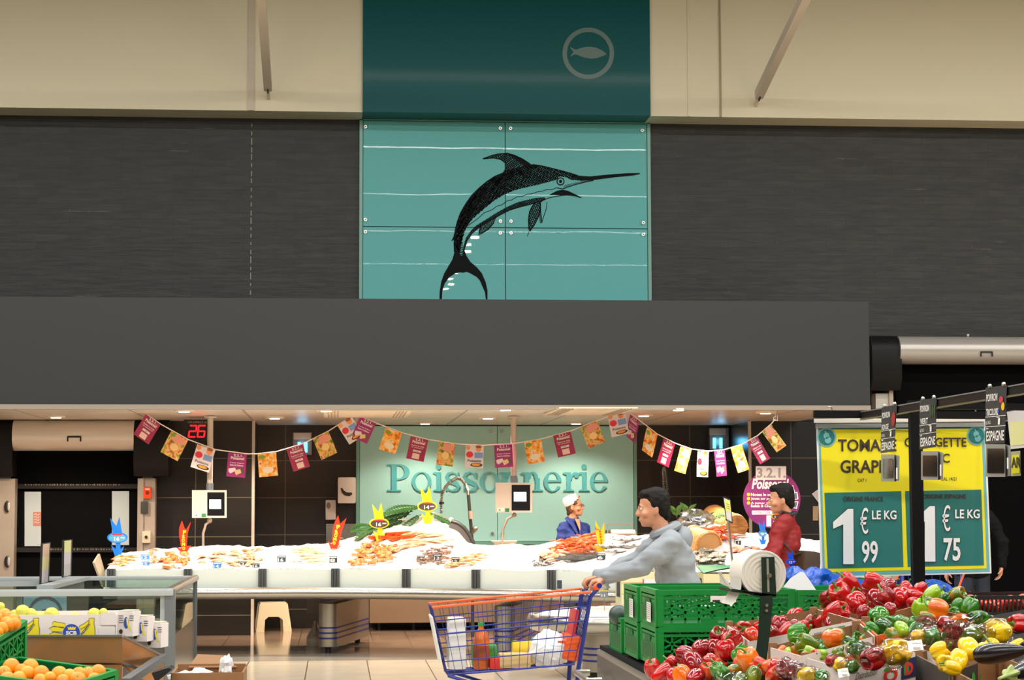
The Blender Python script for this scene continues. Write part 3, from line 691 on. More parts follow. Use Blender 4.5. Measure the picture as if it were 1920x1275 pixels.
for (pts, Y) in (([(393, 973), (393, 978), (386, 983), (381, 1000), (381, 1026)], 23.5), ([(964, 962), (963, 967), (951, 973), (943, 993), (941, 1025)], 23.5)):
    m = MB(); m.tube([at(u, v, Y=Y) for u, v in pts], .014, POST, 8); m.ell(at(*pts[0], Y=Y) - Vector((0, 0, .02)), .03, POST, nu=10, nv=6)
    tag(m.obj('bent_arm'), 'thin bent metal arm below the ' + ('left' if pts[0][0] < 600 else 'right') + ' weighing terminal', 'arm')
# take-a-number display
t = wallbox('number_display', 'black LED queue display showing a red 26', 'display', 345, 787, 389, 826, 23.9, .08, M('display_black', (14, 12, 12), .3))
pm = pmY(23.82); s = MB(); s.ptext(pm, 'ON APPELLE LE', 352.5, 790, 387.5, 793.4, M('grey_print', (168, 164, 160), .5), .0, .003); s.obj('caption', t)
LED = M('led_red', (255, 24, 32), emit=2.6, ecol=(255, 20, 30)); s = MB()
def seg(x, y, on, sl=.14):
    w, h, T = 12.5, 21, 2.6
    S = {'a': ((0, 0), (w, 0)), 'g': ((0, h / 2), (w, h / 2)), 'd': ((0, h), (w, h)), 'f': ((0, 0), (0, h / 2)), 'b': ((w, 0), (w, h / 2)), 'e': ((0, h / 2), (0, h)), 'c': ((w, h / 2), (w, h))}
    for k in on:
        (x0, y0), (x1, y1) = S[k]; f = lambda a, b: (x + a + (h - b) * sl, y + b)
        s.pstroke(pm, [f(x0, y0), f(x1, y1)], T, LED, .004)
seg(353.5, 798, 'abged'); seg(370, 798, 'afgedc'); s.obj('digits', t)
# insect killers with blue tubes
for k, (u0, v0, u1, v1) in enumerate(((549, 811, 585, 853), (1328, 803, 1363, 846))):
    def ex(t, pm, u0=u0, v0=v0, u1=u1, v1=v1):
        m = MB(); m.prect(pm, u0 + 2, v0 + 1, u1 - 2, v0 + 13, M('chrome_warm', (190, 178, 160), .3, .8), .004, .004); m.obj('top_plate', t)
        for q in (.33, .68):
            x = u0 + (u1 - u0) * q; m = MB(); m.prect(pm, x - 2.6, v0 + 18, x + 2.6, v1 - 5, M('uv_tube', (120, 220, 255), emit=9, ecol=(60, 190, 255)), .012, .02); m.obj('tube', t)
        m = MB()
        for q in range(8): m.prect(pm, u0 + 2, v0 + 15 + q * 3.2, u1 - 2, v0 + 15.6 + q * 3.2, M('grille', (150, 150, 150), .3, .8), .02, .003)
        m.obj('grille', t)
    t = wallbox('insect_killer', ('insect killer with two glowing blue tubes, left of the lettering', 'insect killer with two glowing blue tubes, right of the lettering')[k], 'insect killer', u0, v0, u1, v1, YR - .002, .12, M('casing_steel', (130, 126, 122), .35, .7), ex)
    l = bpy.data.lights.new('uv', 'POINT'); l.energy = 0.7; l.color = (.25, .7, 1); l.shadow_soft_size = .05
    o = bpy.data.objects.new('uv_light', l); COL.objects.link(o); o.parent = t; o.location = (0, -.3, .12)
# towel and soap dispensers
def exT(t, pm):
    m = MB(); m.pstroke(pm, [(640, 915), (643, 922), (648, 926), (655, 927), (660, 925)], [3, 6, 7, 7, 4], M('smoke_plastic', (60, 50, 44), .2), .004); m.obj('window', t)
wallbox('towel_dispenser', 'white paper towel dispenser with dark curved window, on the tiled wall', 'dispenser', 633, 895, 667, 944, YR - .002, .2, M('disp_white', (228, 214, 204), .35), exT, .03)
def exS(t, pm):
    m = MB(); m.prect(pm, 613, 964, 627, 974, M('disp_grey', (206, 198, 192), .3), .01, .01); m.obj('lever', t); m = MB(); m.pdisc(pm, 616, 948, 4, 6, M('disp_win', (130, 122, 118), .2), .004); m.obj('level_window', t)
wallbox('soap_dispenser', 'white soap dispenser left of and below the towel dispenser', 'dispenser', 610, 937, 630, 975, YR - .002, .11, M('disp_white2', (216, 206, 200), .35), exS, .025)
wallbox('splashback', 'grey steel splashback above the hand basin, under the dispensers', 'splashback', 611, 982, 671, 1050, YR - .002, .03, DKSTEEL, None, .004)
# hand basin tap and stainless unit under the back wall
m = MB(); P = at(646, 1024, Y=25.8); m.tube([P, P + Vector((0, 0, .06)), P + Vector((-.03, -.02, .1)), P + Vector((-.07, -.05, .1)), P + Vector((-.09, -.06, .06))], .012, STEEL, 8)
tag(m.obj('basin_tap'), 'small chrome tap by the grey splashback', 'tap')
m = MB(); m.box((P.x - .05, 26.03, P.z - .09), (.42, .5, .18), STEEL, taper=.75, bev=.02); tag(m.obj('hand_basin'), 'steel hand basin on the wall below the grey splashback', 'basin')
a, b = at(693, 1185, Y=25.6), at(806, 1110, Y=25.6)
t = thing('steel_cabinet', 'brushed steel cabinet under the glass lettering wall', 'cabinet', ((a.x + 3.6) / 2, 25.9, 0)); BR = M('brown_steel', (176, 150, 126), .3, .75, var=.1, vscale=2)
m = MB(); m.box(((a.x + 3.6) / 2, 25.92, .5), (3.6 - a.x, .62, .8), BR); m.obj('body', t)
m = MB(); m.box(((a.x + 3.6) / 2, 25.87, .92), (3.64 - a.x, .76, .04), STEEL); m.obj('worktop', t)
for k in range(8):
    m = MB(); x = a.x + .12 + k * (3.4 - a.x) / 7; m.cyl((x, 25.75, 0), (x, 25.75, .1), .02, BLACK, 8); m.obj('foot', t)
# shower tap with spring hose
def tap(name, label, Y, arc_, pole_, r):
    t = thing(name, label, 'tap', at(*pole_[-1], Y=Y)); P = [at(u, v, Y=Y) for u, v in arc_]
    m = MB(); m.tube(P, r * .55, DKSTEEL, 8)
    L = []; n = 46
    for i in range(n * 8 + 1):
        q = i / (n * 8) * (len(P) - 1); k = min(int(q), len(P) - 2); p = P[k].lerp(P[k + 1], q - k); d = (P[k + 1] - P[k]).normalized(); x = Vector((0, 1, 0)); y = d.cross(x); a = i / 8 * 2 * math.pi
        L.append(p + (x * math.cos(a) + y * math.sin(a)) * r)
    m.obj('hose', t); m = MB(); m.tube(L, r * .28, STEEL, 5); m.obj('spring', t)
    m = MB(); q_ = at(*pole_[-1], Y=Y); m.tube([at(u, v, Y=Y) for u, v in pole_] + [Vector((q_.x, q_.y, .0))], r * 1.1, M('pole_dark', (96, 92, 88), .3, .8), 10); m.obj('riser', t)
    return t
arc_ = [(828, 962), (827, 942), (829, 925), (836, 912), (846, 902), (856, 897), (865, 898), (872, 907), (877, 920), (878, 928)]
t = tap('rinse_tap', 'tall rinse tap with coiled spring hose before the lettering', 24.3, arc_, [(878, 926), (880, 950), (883, 985), (886, 1026)], .018)
m = MB(); m.cyl(at(882, 958, Y=24.28), at(883, 973, Y=24.28), .032, POST, 12); m.obj('valve', t)
m = MB(); m.cyl(at(828, 941, Y=24.3), at(828, 945, Y=24.3), .03, BLACK, 12); m.obj('collar', t)
m = MB(); m.tube([at(886, 1000, Y=24.3), at(890, 995, Y=24.28), at(893, 992, Y=24.26)], .02, STEEL, 8); m.ell(at(891, 991, Y=24.25), .03, STEEL, nu=12, nv=8); m.obj('knob', t)
arc2 = [(1247, 935), (1245, 915), (1244, 895), (1244, 880), (1246, 876), (1248, 885), (1250, 905), (1252, 930)]
tap('rinse_tap', 'dark coiled rinse tap against the dark tiles, right of the lettering', 25.8, arc2, [(1252, 930), (1252, 950), (1253, 1000)], .016)
# ================================================================ BUNTING
PUR = {}
def grad_print(name, stops, ax=(1, 0, 0)):
    t = NT(name); tc = t.add('ShaderNodeUVMap'); sp = t.add('ShaderNodeSeparateXYZ'); t.ln(tc.outputs[0], sp.inputs[0])
    t.ln(t.ramp(sp.outputs[0], stops), t.b.inputs['Base Color']); t.b.inputs['Roughness'].default_value = .45; return t.m
PRA = M('flag_wine', (150, 34, 76), .45, var=.18, vscale=4); PRB = M('flag_violet', (146, 30, 104), .45, var=.2, vscale=4)
FD1 = mix_mat('food_green', [(.30, (74, 96, 20)), (.42, (176, 160, 50)), (.5, (236, 190, 120)), (.58, (206, 110, 50)), (.68, (96, 110, 24))], 16, .45, detail=3)
FD2 = mix_mat('food_orange', [(.3, (120, 60, 16)), (.42, (240, 140, 30)), (.52, (250, 190, 80)), (.6, (245, 228, 190)), (.7, (200, 90, 20))], 16, .45, detail=3)
PINKW = M('pink_plate', (226, 150, 130), .5); SKINP = M('print_skin', (226, 150, 96), .5); BLUEP = M('print_blue', (120, 150, 200), .5); REDP = M('print_red', (206, 36, 56), .5); FOODP = M('print_food', (226, 150, 40), .5); PANP = M('print_pan', (48, 40, 40), .5); PALEP = M('print_pale', (222, 214, 216), .5); LEAF = M('print_leaf', (120, 150, 40), .5)
STR = M('string_white', (240, 226, 220), .6)
def flag(par, kind, tl, tr, Ya, Yb, h):
    A, B = at(*tl, Y=Ya), at(*tr, Y=Yb); U = B - A; w = U.length; u = U / w
    dn = Vector((0, 0, -1)); hv = Vector((u.x, u.y, 0)).normalized(); V = Vector((hv.x * u.z, hv.y * u.z, -math.hypot(u.x, u.y)))
    N = u.cross(V).normalized()
    if N.dot(ray(tl[0], tl[1])) > 0: N = -N
    ph = R.uniform(0, 6); am = R.uniform(.004, .014)
    def pm(x, y, lift=0.0): return A + u * (x * w) + V * (y * h) + N * (lift + am * math.sin(ph + 3 * y + x) * y)
    m = MB()
    def rc(x0, y0, x1, y1, mt, lift, n=4):
        m.grid(lambda a, b: pm(x0 + (x1 - x0) * a, y0 + (y1 - y0) * b, lift), n, n + 2, mt)
    S = lambda pts, wd, mt, lf=.0022: m.pstroke(lambda x, y, l: pm(x, y, l), pts, wd, mt, lf)
    D = lambda cx, cy, rx, ry, mt, lf=.002: m.pq(lambda x, y, l: pm(x, y, l), [(cx + rx * math.cos(k * .4488), cy + ry * math.sin(k * .4488)) for k in range(14)], mt, lf)
    T = lambda s, x0, y0, x1, y1, mt, b=.01: m.ptext(lambda x, y, l: pm(x, y, l), s, x0, y0, x1, y1, mt, b, .0025)
    if kind in 'AB':
        rc(0, 0, 1, 1, PRA if kind == 'A' else PRB, 0)
        T('3.2.1.', .3, .02, .8, .13, PALEP, .03); T('Poissons!', .16, .13, .88, .26, WHITE, .03)
        if kind == 'A':
            T('Flashez le code', .14, .33, .86, .39, WHITE); T('sur poissons.fr', .16, .42, .84, .48, WHITE)
            rc(.28, .55, .74, .64, PALEP, .002, 2); T('code', .42, .57, .6, .62, INK, .0); rc(.3, .70, .7, .94, M('card_pink', (236, 206, 196), .5), .002, 2)
        else:
            T('À gagner 10 séjours', .12, .36, .88, .43, WHITE, .02); T('Relais & Châteaux', .14, .46, .86, .53, WHITE, .02)
            m.pq(lambda x, y, l: pm(x, y, l), [(.08, .66), (.42, .60), (.5, .72), (.2, .86), (.1, .8)], PALEP, .002); m.pq(lambda x, y, l: pm(x, y, l), [(.4, .72), (.7, .64), (.78, .8), (.5, .92)], M('card_sand', (214, 190, 140), .5), .0022); rc(.62, .62, .92, .82, M('photo_dark', (90, 74, 66), .5), .0018, 2)
    elif kind == '1':
        rc(0, 0, 1, 1, FD1, 0); D(.55, .2, .4, .17, PINKW); D(.5, .55, .22, .16, M('prawn_pale', (240, 206, 140), .5)); D(.2, .12, .14, .08, LEAF)
    elif kind == '2':
        rc(0, 0, 1, 1, FD2, 0); D(.22, .15, .18, .09, LEAF); D(.5, .72, .3, .14, M('rice_white', (244, 232, 206), .5)); S([(.1, .5), (.3, .35), (.6, .33), (.9, .5)], .06, M('pasta', (246, 176, 60), .5))
    else:
        rc(0, 0, 1, 1, PALEP, 0); D(.72, .14, .16, .14, SKINP); D(.72, .05, .17, .07, M('print_hair', (150, 84, 40), .5), .0025); rc(.5, .3, .96, .55, BLUEP, .0018, 2); D(.24, .4, .2, .14, REDP); D(.14, .1, .13, .1, SKINP)
        T('Poissons', .14, .62, .86, .73, INK, .02); D(.62, .86, .34, .09, PANP, .0024); D(.6, .85, .24, .06, FOODP, .003)
    o = m.obj('flag', par, fix=False, smooth=0)
    return o
def bunting(label, flags, string, h):
    P = [at(u, v, Y=y) for u, v, y in string]
    t = thing('bunting', label, 'bunting', P[0], group='paper flag buntings over the counter')
    m = MB(); m.tube(P, .006, STR, 6); m.obj('string', t)
    for k, a, b in flags:
        ya = interp([(s[0], s[2]) for s in string], a[0]); yb_ = interp([(s[0], s[2]) for s in string], b[0])
        flag(t, k, a, b, ya - .008, yb_ - .008, h)
bunting('left garland of recipe and wine-red paper flags under the ceiling', [('A', (273, 776), (301, 796)), ('1', (321, 808), (353, 825)), ('C', (370, 833), (404, 844)), ('B', (428, 849), (463, 852)), ('2', (483, 851), (518, 848)), ('A', (537, 843), (568, 833)), ('1', (586, 823), (616, 809)), ('C', (632, 797), (659, 780))],
        [(272, 775, 23.0), (301, 795, 23.1), (353, 824, 23.2), (404, 843, 23.3), (463, 851, 23.4), (483, 851, 23.4), (518, 847, 23.5), (568, 832, 23.5), (616, 808, 23.6), (660, 780, 23.6)], .265)
bunting('middle garland of recipe and wine-red paper flags in front of the lettering', [('B', (675, 781), (705, 794)), ('2', (723, 802), (754, 812)), ('A', (770, 818), (803, 825)), ('1', (823, 829), (854, 833)), ('C', (873, 835), (907, 836)), ('B', (926, 835), (960, 833)), ('2', (983, 829), (1015, 824)), ('A', (1037, 817), (1070, 809)), ('1', (1088, 802), (1120, 789)), ('C', (1139, 779), (1172, 771))],
        [(672, 780, 23.6), (705, 793, 23.6), (754, 811, 23.5), (803, 824, 23.4), (854, 832, 23.3), (907, 835, 23.3), (960, 832, 23.3), (1015, 823, 23.3), (1070, 808, 23.2), (1120, 788, 23.1), (1172, 770, 22.9)], .255)
bunting('right garland of paper flags running forward to the ceiling hook', [('B', (1182, 776), (1199, 789)), ('2', (1213, 801), (1233, 815)), ('A', (1244, 822), (1266, 832)), ('1', (1276, 837), (1297, 843)), ('C', (1308, 846), (1329, 847)), ('B', (1339, 846), (1359, 844)), ('2', (1370, 841), (1391, 834)), ('A', (1401, 829), (1420, 818)), ('1', (1428, 809), (1446, 796))],
        [(1180, 774, 22.9), (1199, 788, 22.7), (1233, 814, 22.4), (1266, 831, 22.2), (1297, 842, 22.1), (1329, 846, 21.95), (1359, 843, 21.85), (1391, 833, 21.75), (1420, 817, 21.7), (1446, 795, 21.65), (1454, 785, 21.62)], .275)
m = MB(); P = at(1454, 783, Y=21.62); m.tube([P + Vector((-.02, 0, -.03)), P + Vector((.02, 0, -.03)), P + Vector((.02, 0, .03)), P + Vector((-.02, 0, .0)), P + Vector((-.02, 0, -.03))], .005, STR, 6); m.tube([P, Vector((P.x, P.y, ZC))], .004, STR, 6)
tag(m.obj('ceiling_hook'), 'small white hook holding the right end of the flag garland', 'hook')
# ================================================================ FISH COUNTER
FR = [(-2.6, 22.0), (-2.0, 21.85), (-1.3, 21.75), (-.3, 21.7), (.6, 21.45), (1.4, 21.1), (2.2, 20.7), (3.0, 20.25), (3.6, 19.9), (4.4, 19.45), (5.2, 19.1)]
def yf(x): return interp(FR, x)
CXL, CXR = -2.42, 5.0
PROF = [(190, 1044), (205, 1041), (215, 1039), (240, 1035), (300, 1029), (340, 1028), (400, 1022), (470, 1024), (520, 1024), (600, 1020), (640, 1014), (670, 1003), (690, 990), (715, 976), (760, 972), (800, 968), (835, 975), (858, 992), (876, 1014), (890, 1023), (940, 1021), (1000, 1021), (1060, 1012), (1110, 1002), (1150, 1002), (1200, 1004), (1250, 1000), (1290, 990), (1330, 978), (1380, 990), (1430, 1001), (1500, 1010), (1600, 1014)]
DEP = 1.45
def ice_z(x, y):
    t = (y - yf(x) - .1) / DEP; t = max(0, min(1, t)); yb_ = yf(x) + .1 + DEP
    u = scr((x, yb_, 1.05))[0]; zt = at(u, interp(PROF, u), Y=yb_).z
    f = t if zt < 1.16 else t ** 1.25
    return .89 + (zt - .89) * f + .012 * math.sin(9 * x) * (1 - t) * 1.2
def hit(u, v, zf=None, y0=20.0, y1=25.0, step=.02):
    zf = zf or ice_z; d = ray(u, v); y = y0
    while y < y1:
        P = CAM + d * (y / d.y)
        if P.z <= zf(P.x, P.y) and (zf is not ice_z or P.y > yf(P.x) + .1): return P
        y += step
    return P
tI = NT('crushed_ice_look'); tI.b.inputs['Base Color'].default_value = lin((222, 221, 218)); tI.b.inputs['Roughness'].default_value = .3
tI.bump(tI.noise(45, 4), .55, .03); ICE = tI.m
nx, ny = 300, 64
def ice_f(a, b):
    x = CXL + (CXR - CXL) * a; y = yf(x) + .1 + DEP * b
    n = noise.noise((x * 6, y * 6, 0)) * .022 + noise.noise((x * 17, y * 17, 3)) * .012
    return Vector((x, y, ice_z(x, y) + n * (1 if b > .02 else .5)))
m = MB(); m.grid(ice_f, nx, ny, ICE)
m.grid(lambda a, b: (lambda p: Vector((p.x, p.y - .001, .68 + (p.z - .68) * b)))(ice_f(a, 0)), nx, 2, ICE)
m.grid(lambda a, b: (lambda p: Vector((p.x, p.y + .001, .68 + (p.z - .68) * b)))(ice_f(a, 1)), nx, 2, ICE)
m.grid(lambda a, b: (lambda p: Vector((p.x, p.y, .68 + (p.z - .68) * b)))(ice_f(0, a)), ny, 2, ICE); m.grid(lambda a, b: (lambda p: Vector((p.x, p.y, .68 + (p.z - .68) * b)))(ice_f(1, a)), ny, 2, ICE)
tag(m.obj('crushed_ice'), 'long bed of white crushed ice filling the fish counter', 'ice', kind='stuff')
# counter body
t = thing('fish_counter', 'long curved steel fish counter with frosted glass front', 'counter', (0, 22.5, 0))
xs = [CXL + (CXR - CXL) * i / 40 for i in range(41)]
def band(z0, z1, o0, o1, mt, name, both=True):
    m = MB(); rows = [[(x, yf(x) + o, z) for x in xs] for o, z in ((o0, z0), (o0, z1), (o1, z1), (o1, z0))]
    V_ = [m.vs(r) for r in rows]
    for k in range(4):
        a, b = V_[k], V_[(k + 1) % 4]
        for i in range(len(xs) - 1): m.fc([a[i], a[i + 1], b[i + 1], b[i]], mt)
    for e in (0, -1): m.fc([r[e] for r in V_], mt)
    return m.obj(name, t)
def rail(z, o, r, mt, name, sq=1.0):
    m = MB(); m.tube([(x, yf(x) + o, z) for x in xs], r, mt, 20, sq=sq); return m.obj(name, t)
RIM = M('rim_steel', (176, 172, 164), .26, .9)
rail(.645, -.02, .062, RIM, 'bumper_rail')
band(.662, .69, -.02, 1.62, RIM, 'tray'); band(.58, .66, .30, 1.6, DKSTEEL, 'underside')
FG = M('frosted_front', (226, 232, 222), .18, coat=.6)
band(.69, .885, .055, .075, FG, 'front_glass')
band(.69, 1.0, 1.60, 1.63, STEEL, 'back_edge')
CLMP = M('clamp_grey', (92, 94, 94), .35, .5)
for u in (208, 352, 492, 629, 762, 893, 1035, 1183):
    x = at(u, 1080, Y=21.6).x
    for _ in range(3): x = at(u, 1080, Y=yf(x)).x
    m = MB(); y = yf(x) + .04; sl = (yf(x + .1) - yf(x - .1)) / .2; rot = Euler((0, 0, math.atan(sl)))
    for q in (-.03, 0, .03): m.box(Vector((x, y, .79)) + rot.to_matrix() @ Vector((q, 0, 0)), (.026, .045, .215), CLMP, rot.to_matrix(), bev=.005)
    m.box((x, y + .035, .79), (.084, .02, .2), CLMP, rot.to_matrix()); m.obj('clamp', t)
m = MB(); a = Vector((CXL - .02, yf(CXL) + .1, .7)); m.prism([a, a + Vector((-.10, 0, .26)), a + Vector((-.10, .5, .34)), a + Vector((0, .5, 0))], (-.02, 0, 0), M('end_board', (170, 158, 136), .4, .3)); m.obj('end_panel', t)
NAVY = M('navy_band', (24, 28, 110), .4); PEDS = M('pedestal_steel', (176, 168, 156), .3, .85)
def pedestal(x, y, ang, L=1.7, ztop=.52, r=.1, bands=True):
    rot = Euler((0, 0, ang)).to_matrix(); P = Vector((x, y + r, 0))
    m = MB(); sh = [(r * math.cos(a), r * math.sin(a)) for a in [math.pi + math.pi * k / 14 for k in range(15)]] + [(r, L), (-r, L)]
    m.prism([P + rot @ Vector((a, b, .07)) for a, b in sh], (0, 0, ztop - .07), PEDS); o = m.obj('pedestal', t)
    m = MB(); s2 = [(a * 1.012, b * 1.012 if b < .01 else b) for a, b in sh]
    for z in (.15, .205, .26): m.prism([P + rot @ Vector((a, b, z)) for a, b in s2], (0, 0, .018), NAVY)
    m.obj('band', o); m = MB()
    for a, b in ((0, 0), (0, L - .15)): q = P + rot @ Vector((a, b, 0)); m.cyl(q, q + Vector((0, 0, .072)), .03, BLACK, 10)
    m.obj('castor', o)
pedestal(-.08, 21.85, -math.radians(12)); pedestal(1.72, 21.05, -math.radians(13))
# ---- kinds of sea food (each kind modelled once, then copied piece by piece)
def mesh_fillet(mt, L=.2, w=.07, h=.022):
    m = MB()
    def f(a, b):
        x = (b - .5) * L; k = math.sin(math.pi * min(1, max(.02, b * .93 + .05))) ** .55; t_ = 2 * math.pi * a
        return Vector((x, math.cos(t_) * w / 2 * k * (1 - .35 * b), max(-.15, math.sin(t_)) * h * k + .012 * math.sin(b * 3)))
    m.grid(f, 12, 14, mt, True); return m.mesh('fillet', 60)
def mesh_block(mt, s=(.1, .06, .03)):
    m = MB(); m.box((0, 0, s[2] / 2), s, mt, bev=.011); return m.mesh('portion', 50)
def mesh_prawn(mt, L=.11):
    m = MB(); P = []; r = []
    for i in range(10):
        a = -.6 + 3.0 * i / 9; P.append((L * .42 * math.cos(a), L * .42 * math.sin(a), .012)); r.append(.012 * (1 - i / 9 * .65) + .002)
    m.tube(P, r, mt, 8)
    for k in (2, 3, 4, 5): m.tube([P[k], Vector(P[k]) * .6 + Vector((0, 0, -.002))], [.0022, .001], mt, 4)
    for s in (-1, 1): m.tube([P[0], Vector(P[0]) + Vector((.03, -.05 * 1, .02 + s * .01)), Vector(P[0]) + Vector((.02, -.11, .03 + s * .02))], [.002, .0015, .0006], mt, 4)
    m.tube([P[-1], Vector(P[-1]) + Vector((-.008, -.014, 0))], [.004, .012], mt, 6, sq=.3); return m.mesh('prawn', 60)
def mesh_lango(mt):
    m = MB(); P = [(-.07, 0, .014), (-.03, 0, .02), (.01, 0, .024), (.05, 0, .02), (.08, 0, .012), (.098, 0, .008)]; m.tube(P, [.006, .017, .02, .015, .011, .012], mt, 10)
    for s in (-1, 1):
        m.tube([(-.05, s * .012, .014), (-.085, s * .04, .016), (-.15, s * .03, .012)], [.005, .006, .002], mt, 6)
        for k in range(4): m.tube([(-.03 + k * .017, s * .012, .014), (-.035 + k * .02, s * .045, .014), (-.04 + k * .022, s * .06, 0)], [.003, .002, .001], mt, 4)
    return m.mesh('langoustine', 60)
def mesh_fish(mt, L=.32, hh=.08, th=.045):
    m = MB()
    def f(a, b):
        k = math.sin(math.pi * (b * .92 + .04)) ** .7 * (1 - .35 * b); t_ = 2 * math.pi * a
        return Vector(((b - .5) * L, math.cos(t_) * hh / 2 * k, math.sin(t_) * th / 2 * k + th / 2))
    m.grid(f, 14, 18, mt, True)
    m.prism([(L * .46, -.008, .02), (L * .46, .008, .02), (L * .62, .045, .02), (L * .56, 0, .02), (L * .62, -.045, .02)], (0, 0, .006), mt)
    m.prism([(-.02, hh * .45, .02), (.05, hh * .4, .02), (.06, hh * .62, .02)], (0, 0, .005), mt); m.ell((-L * .4, hh * .1, th * .85), .006, BLACK, nu=8, nv=6)
    return m.mesh('fish', 60)
def mesh_shell(mt, s=1.0):
    m = MB(); m.grid(lambda a, b: Vector(((.045 * (1 + .22 * math.sin(5 * 6.28 * a) + .15 * math.sin(2 * 6.28 * a)) * b) * math.cos(6.2832 * a) * 1.25, .045 * b * math.sin(6.2832 * a) * (1 + .1 * math.sin(19 * a)), .022 * (1 - b * b) + .004 * math.sin(30 * b))) * s, 20, 7, mt, True); return m.mesh('shell', 60)
SAL = mix_mat('salmon_flesh', [(.35, (216, 98, 40)), (.5, (232, 130, 66)), (.62, (240, 174, 124))], 30, .3, sc=(1, 4, 1), coat=.3); SALR = mix_mat('red_salmon', [(.35, (190, 56, 14)), (.6, (206, 80, 26))], 25, .3, sc=(1, 3, 1), coat=.3)
PALEF = mix_mat('pale_fillet', [(.3, (208, 144, 98)), (.5, (226, 182, 142)), (.7, (236, 208, 178))], 22, .3, sc=(.6, 3, 1), coat=.3); PINKF = mix_mat('pink_fillet', [(.3, (200, 104, 66)), (.5, (222, 146, 106)), (.7, (234, 190, 156))], 26, .3, sc=(.6, 3, 1), coat=.3)
PRW = mix_mat('prawn_orange', [(.3, (226, 96, 40)), (.55, (240, 140, 80)), (.7, (248, 196, 150))], 40, .3, coat=.3); GRYP = mix_mat('raw_prawn', [(.35, (84, 66, 58)), (.6, (170, 134, 112))], 60, .3, coat=.3); LNG = mix_mat('langoustine_red', [(.3, (186, 62, 20)), (.6, (216, 104, 46))], 40, .3, coat=.3)
SILV = mix_mat('silver_skin', [(.3, (96, 92, 92)), (.5, (206, 200, 196)), (.7, (238, 226, 216))], 12, .2, coat=.5, sc=(1, 5, 1)); DARKF = mix_mat('dark_skin', [(.3, (34, 32, 30)), (.6, (84, 80, 74))], 16, .22, coat=.5); OYS = mix_mat('oyster_shell', [(.3, (70, 66, 60)), (.5, (160, 150, 130)), (.7, (226, 214, 190))], 40, .4)
MSH = {'fillet': mesh_fillet(PALEF), 'long': mesh_fillet(PINKF, .3, .05, .02), 'pink': mesh_fillet(PINKF, .17, .075, .025), 'orange': mesh_fillet(SAL, .2, .05, .02), 'salmon': mesh_block(SAL, (.105, .06, .032)), 'red': mesh_block(SALR, (.17, .085, .035)), 'prawn': mesh_prawn(PRW), 'gprawn': mesh_prawn(GRYP, .09), 'lang': mesh_lango(LNG), 'fish': mesh_fish(SILV), 'dark': mesh_fish(DARKF, .5, .09, .06), 'oyster': mesh_shell(OYS), 'mussel': mesh_shell(DARKF, .55)}
def piece(kind, name, u, v, cat, group, rz=None, tilt=.12, sc=1.0, zf=None, lift=.006):
    P = hit(u, v, zf) if zf is not False else None
    o = bpy.data.objects.new(name, MSH[kind]); COL.objects.link(o); o.location = P + Vector((0, 0, lift))
    o.rotation_euler = (tilt + R.uniform(-.12, .12), R.uniform(-.12, .12), R.uniform(0, 6.28) if rz is None else rz + R.uniform(-.2, .2)); o.scale = (sc,) * 3
    return tag(o, 'x', cat, group)
def field(kind, name, cat, group, fmt, poly, n, rz=None, sc=1.0, mind=7, tilt=.14, zf=None, layers=1, lift=.006):
    us = [p[0] for p in poly]; vs = [p[1] for p in poly]; pts = []; tr = 0; out = []
    while len(pts) < n and tr < 4000:
        tr += 1; u, v = R.uniform(min(us), max(us)), R.uniform(min(vs), max(vs))
        ins = False; j = len(poly) - 1
        for i in range(len(poly)):
            if (poly[i][1] > v) != (poly[j][1] > v) and u < (poly[j][0] - poly[i][0]) * (v - poly[i][1]) / (poly[j][1] - poly[i][1]) + poly[i][0]: ins = not ins
            j = i
        if ins and all((u - a) ** 2 + (2.2 * (v - b)) ** 2 > mind ** 2 for a, b in pts): pts.append((u, v))
    for i, (u, v) in enumerate(pts): out.append(piece(kind, name, u, v, cat, group, rz, tilt, sc * R.uniform(.9, 1.1), zf, lift + .012 * (i % layers)))
    rank(out, fmt); return out
field('orange', 'fish_fillet', 'fish', 'orange fillets at the counter end', '# orange fillet from the left, on ice beneath the blue price fish', [(212, 1048), (250, 1041), (252, 1066), (216, 1062)], 9, mind=9)
field('long', 'fish_fillet', 'fish', 'long fillets by the blue tags', '# long pink fillet from the left, just right of the stacked blue tags', [(279, 1032), (296, 1030), (300, 1055), (284, 1058)], 5, rz=1.4, mind=8)
field('salmon', 'salmon_portion', 'fish', 'salmon pieces under the left PROMO arrow', '# salmon piece from the left, on ice below the left red PROMO arrow', [(298, 1042), (350, 1038), (352, 1052), (342, 1068), (300, 1068)], 14, mind=9)
field('pink', 'fish_fillet', 'fish', 'pink fillets between the terminals', '# pink fillet from the left, on ice right of the left PROMO arrow', [(374, 1040), (490, 1033), (490, 1050), (470, 1064), (374, 1064)], 22, mind=11)
field('long', 'fish_fillet', 'fish', 'rolled long fillets by the right PROMO arrow', '# long fillet from the left, stacked on ice left of the right PROMO arrow', [(566, 1036), (610, 1030), (602, 1062), (556, 1064)], 12, rz=.15, mind=8, layers=3)
field('salmon', 'salmon_portion', 'fish', 'salmon portions below the yellow price fish', '# orange salmon portion from the left, in the heap on the ice mound', [(664, 1040), (690, 1026), (740, 1026), (734, 1060), (660, 1063)], 34, mind=8, layers=3)
field('red', 'salmon_block', 'fish', 'red salmon slabs on the mound', '# red salmon slab from the left, high on the ice mound', [(700, 1010), (758, 1000), (768, 1012), (708, 1020)], 6, rz=.5, mind=13)
field('long', 'fish_fillet', 'fish', 'long fillets on the mound', '# long pale fillet from the left, lying high on the ice mound', [(775, 1004), (820, 993), (825, 1024), (765, 1030)], 9, rz=.25, mind=10, sc=1.15)
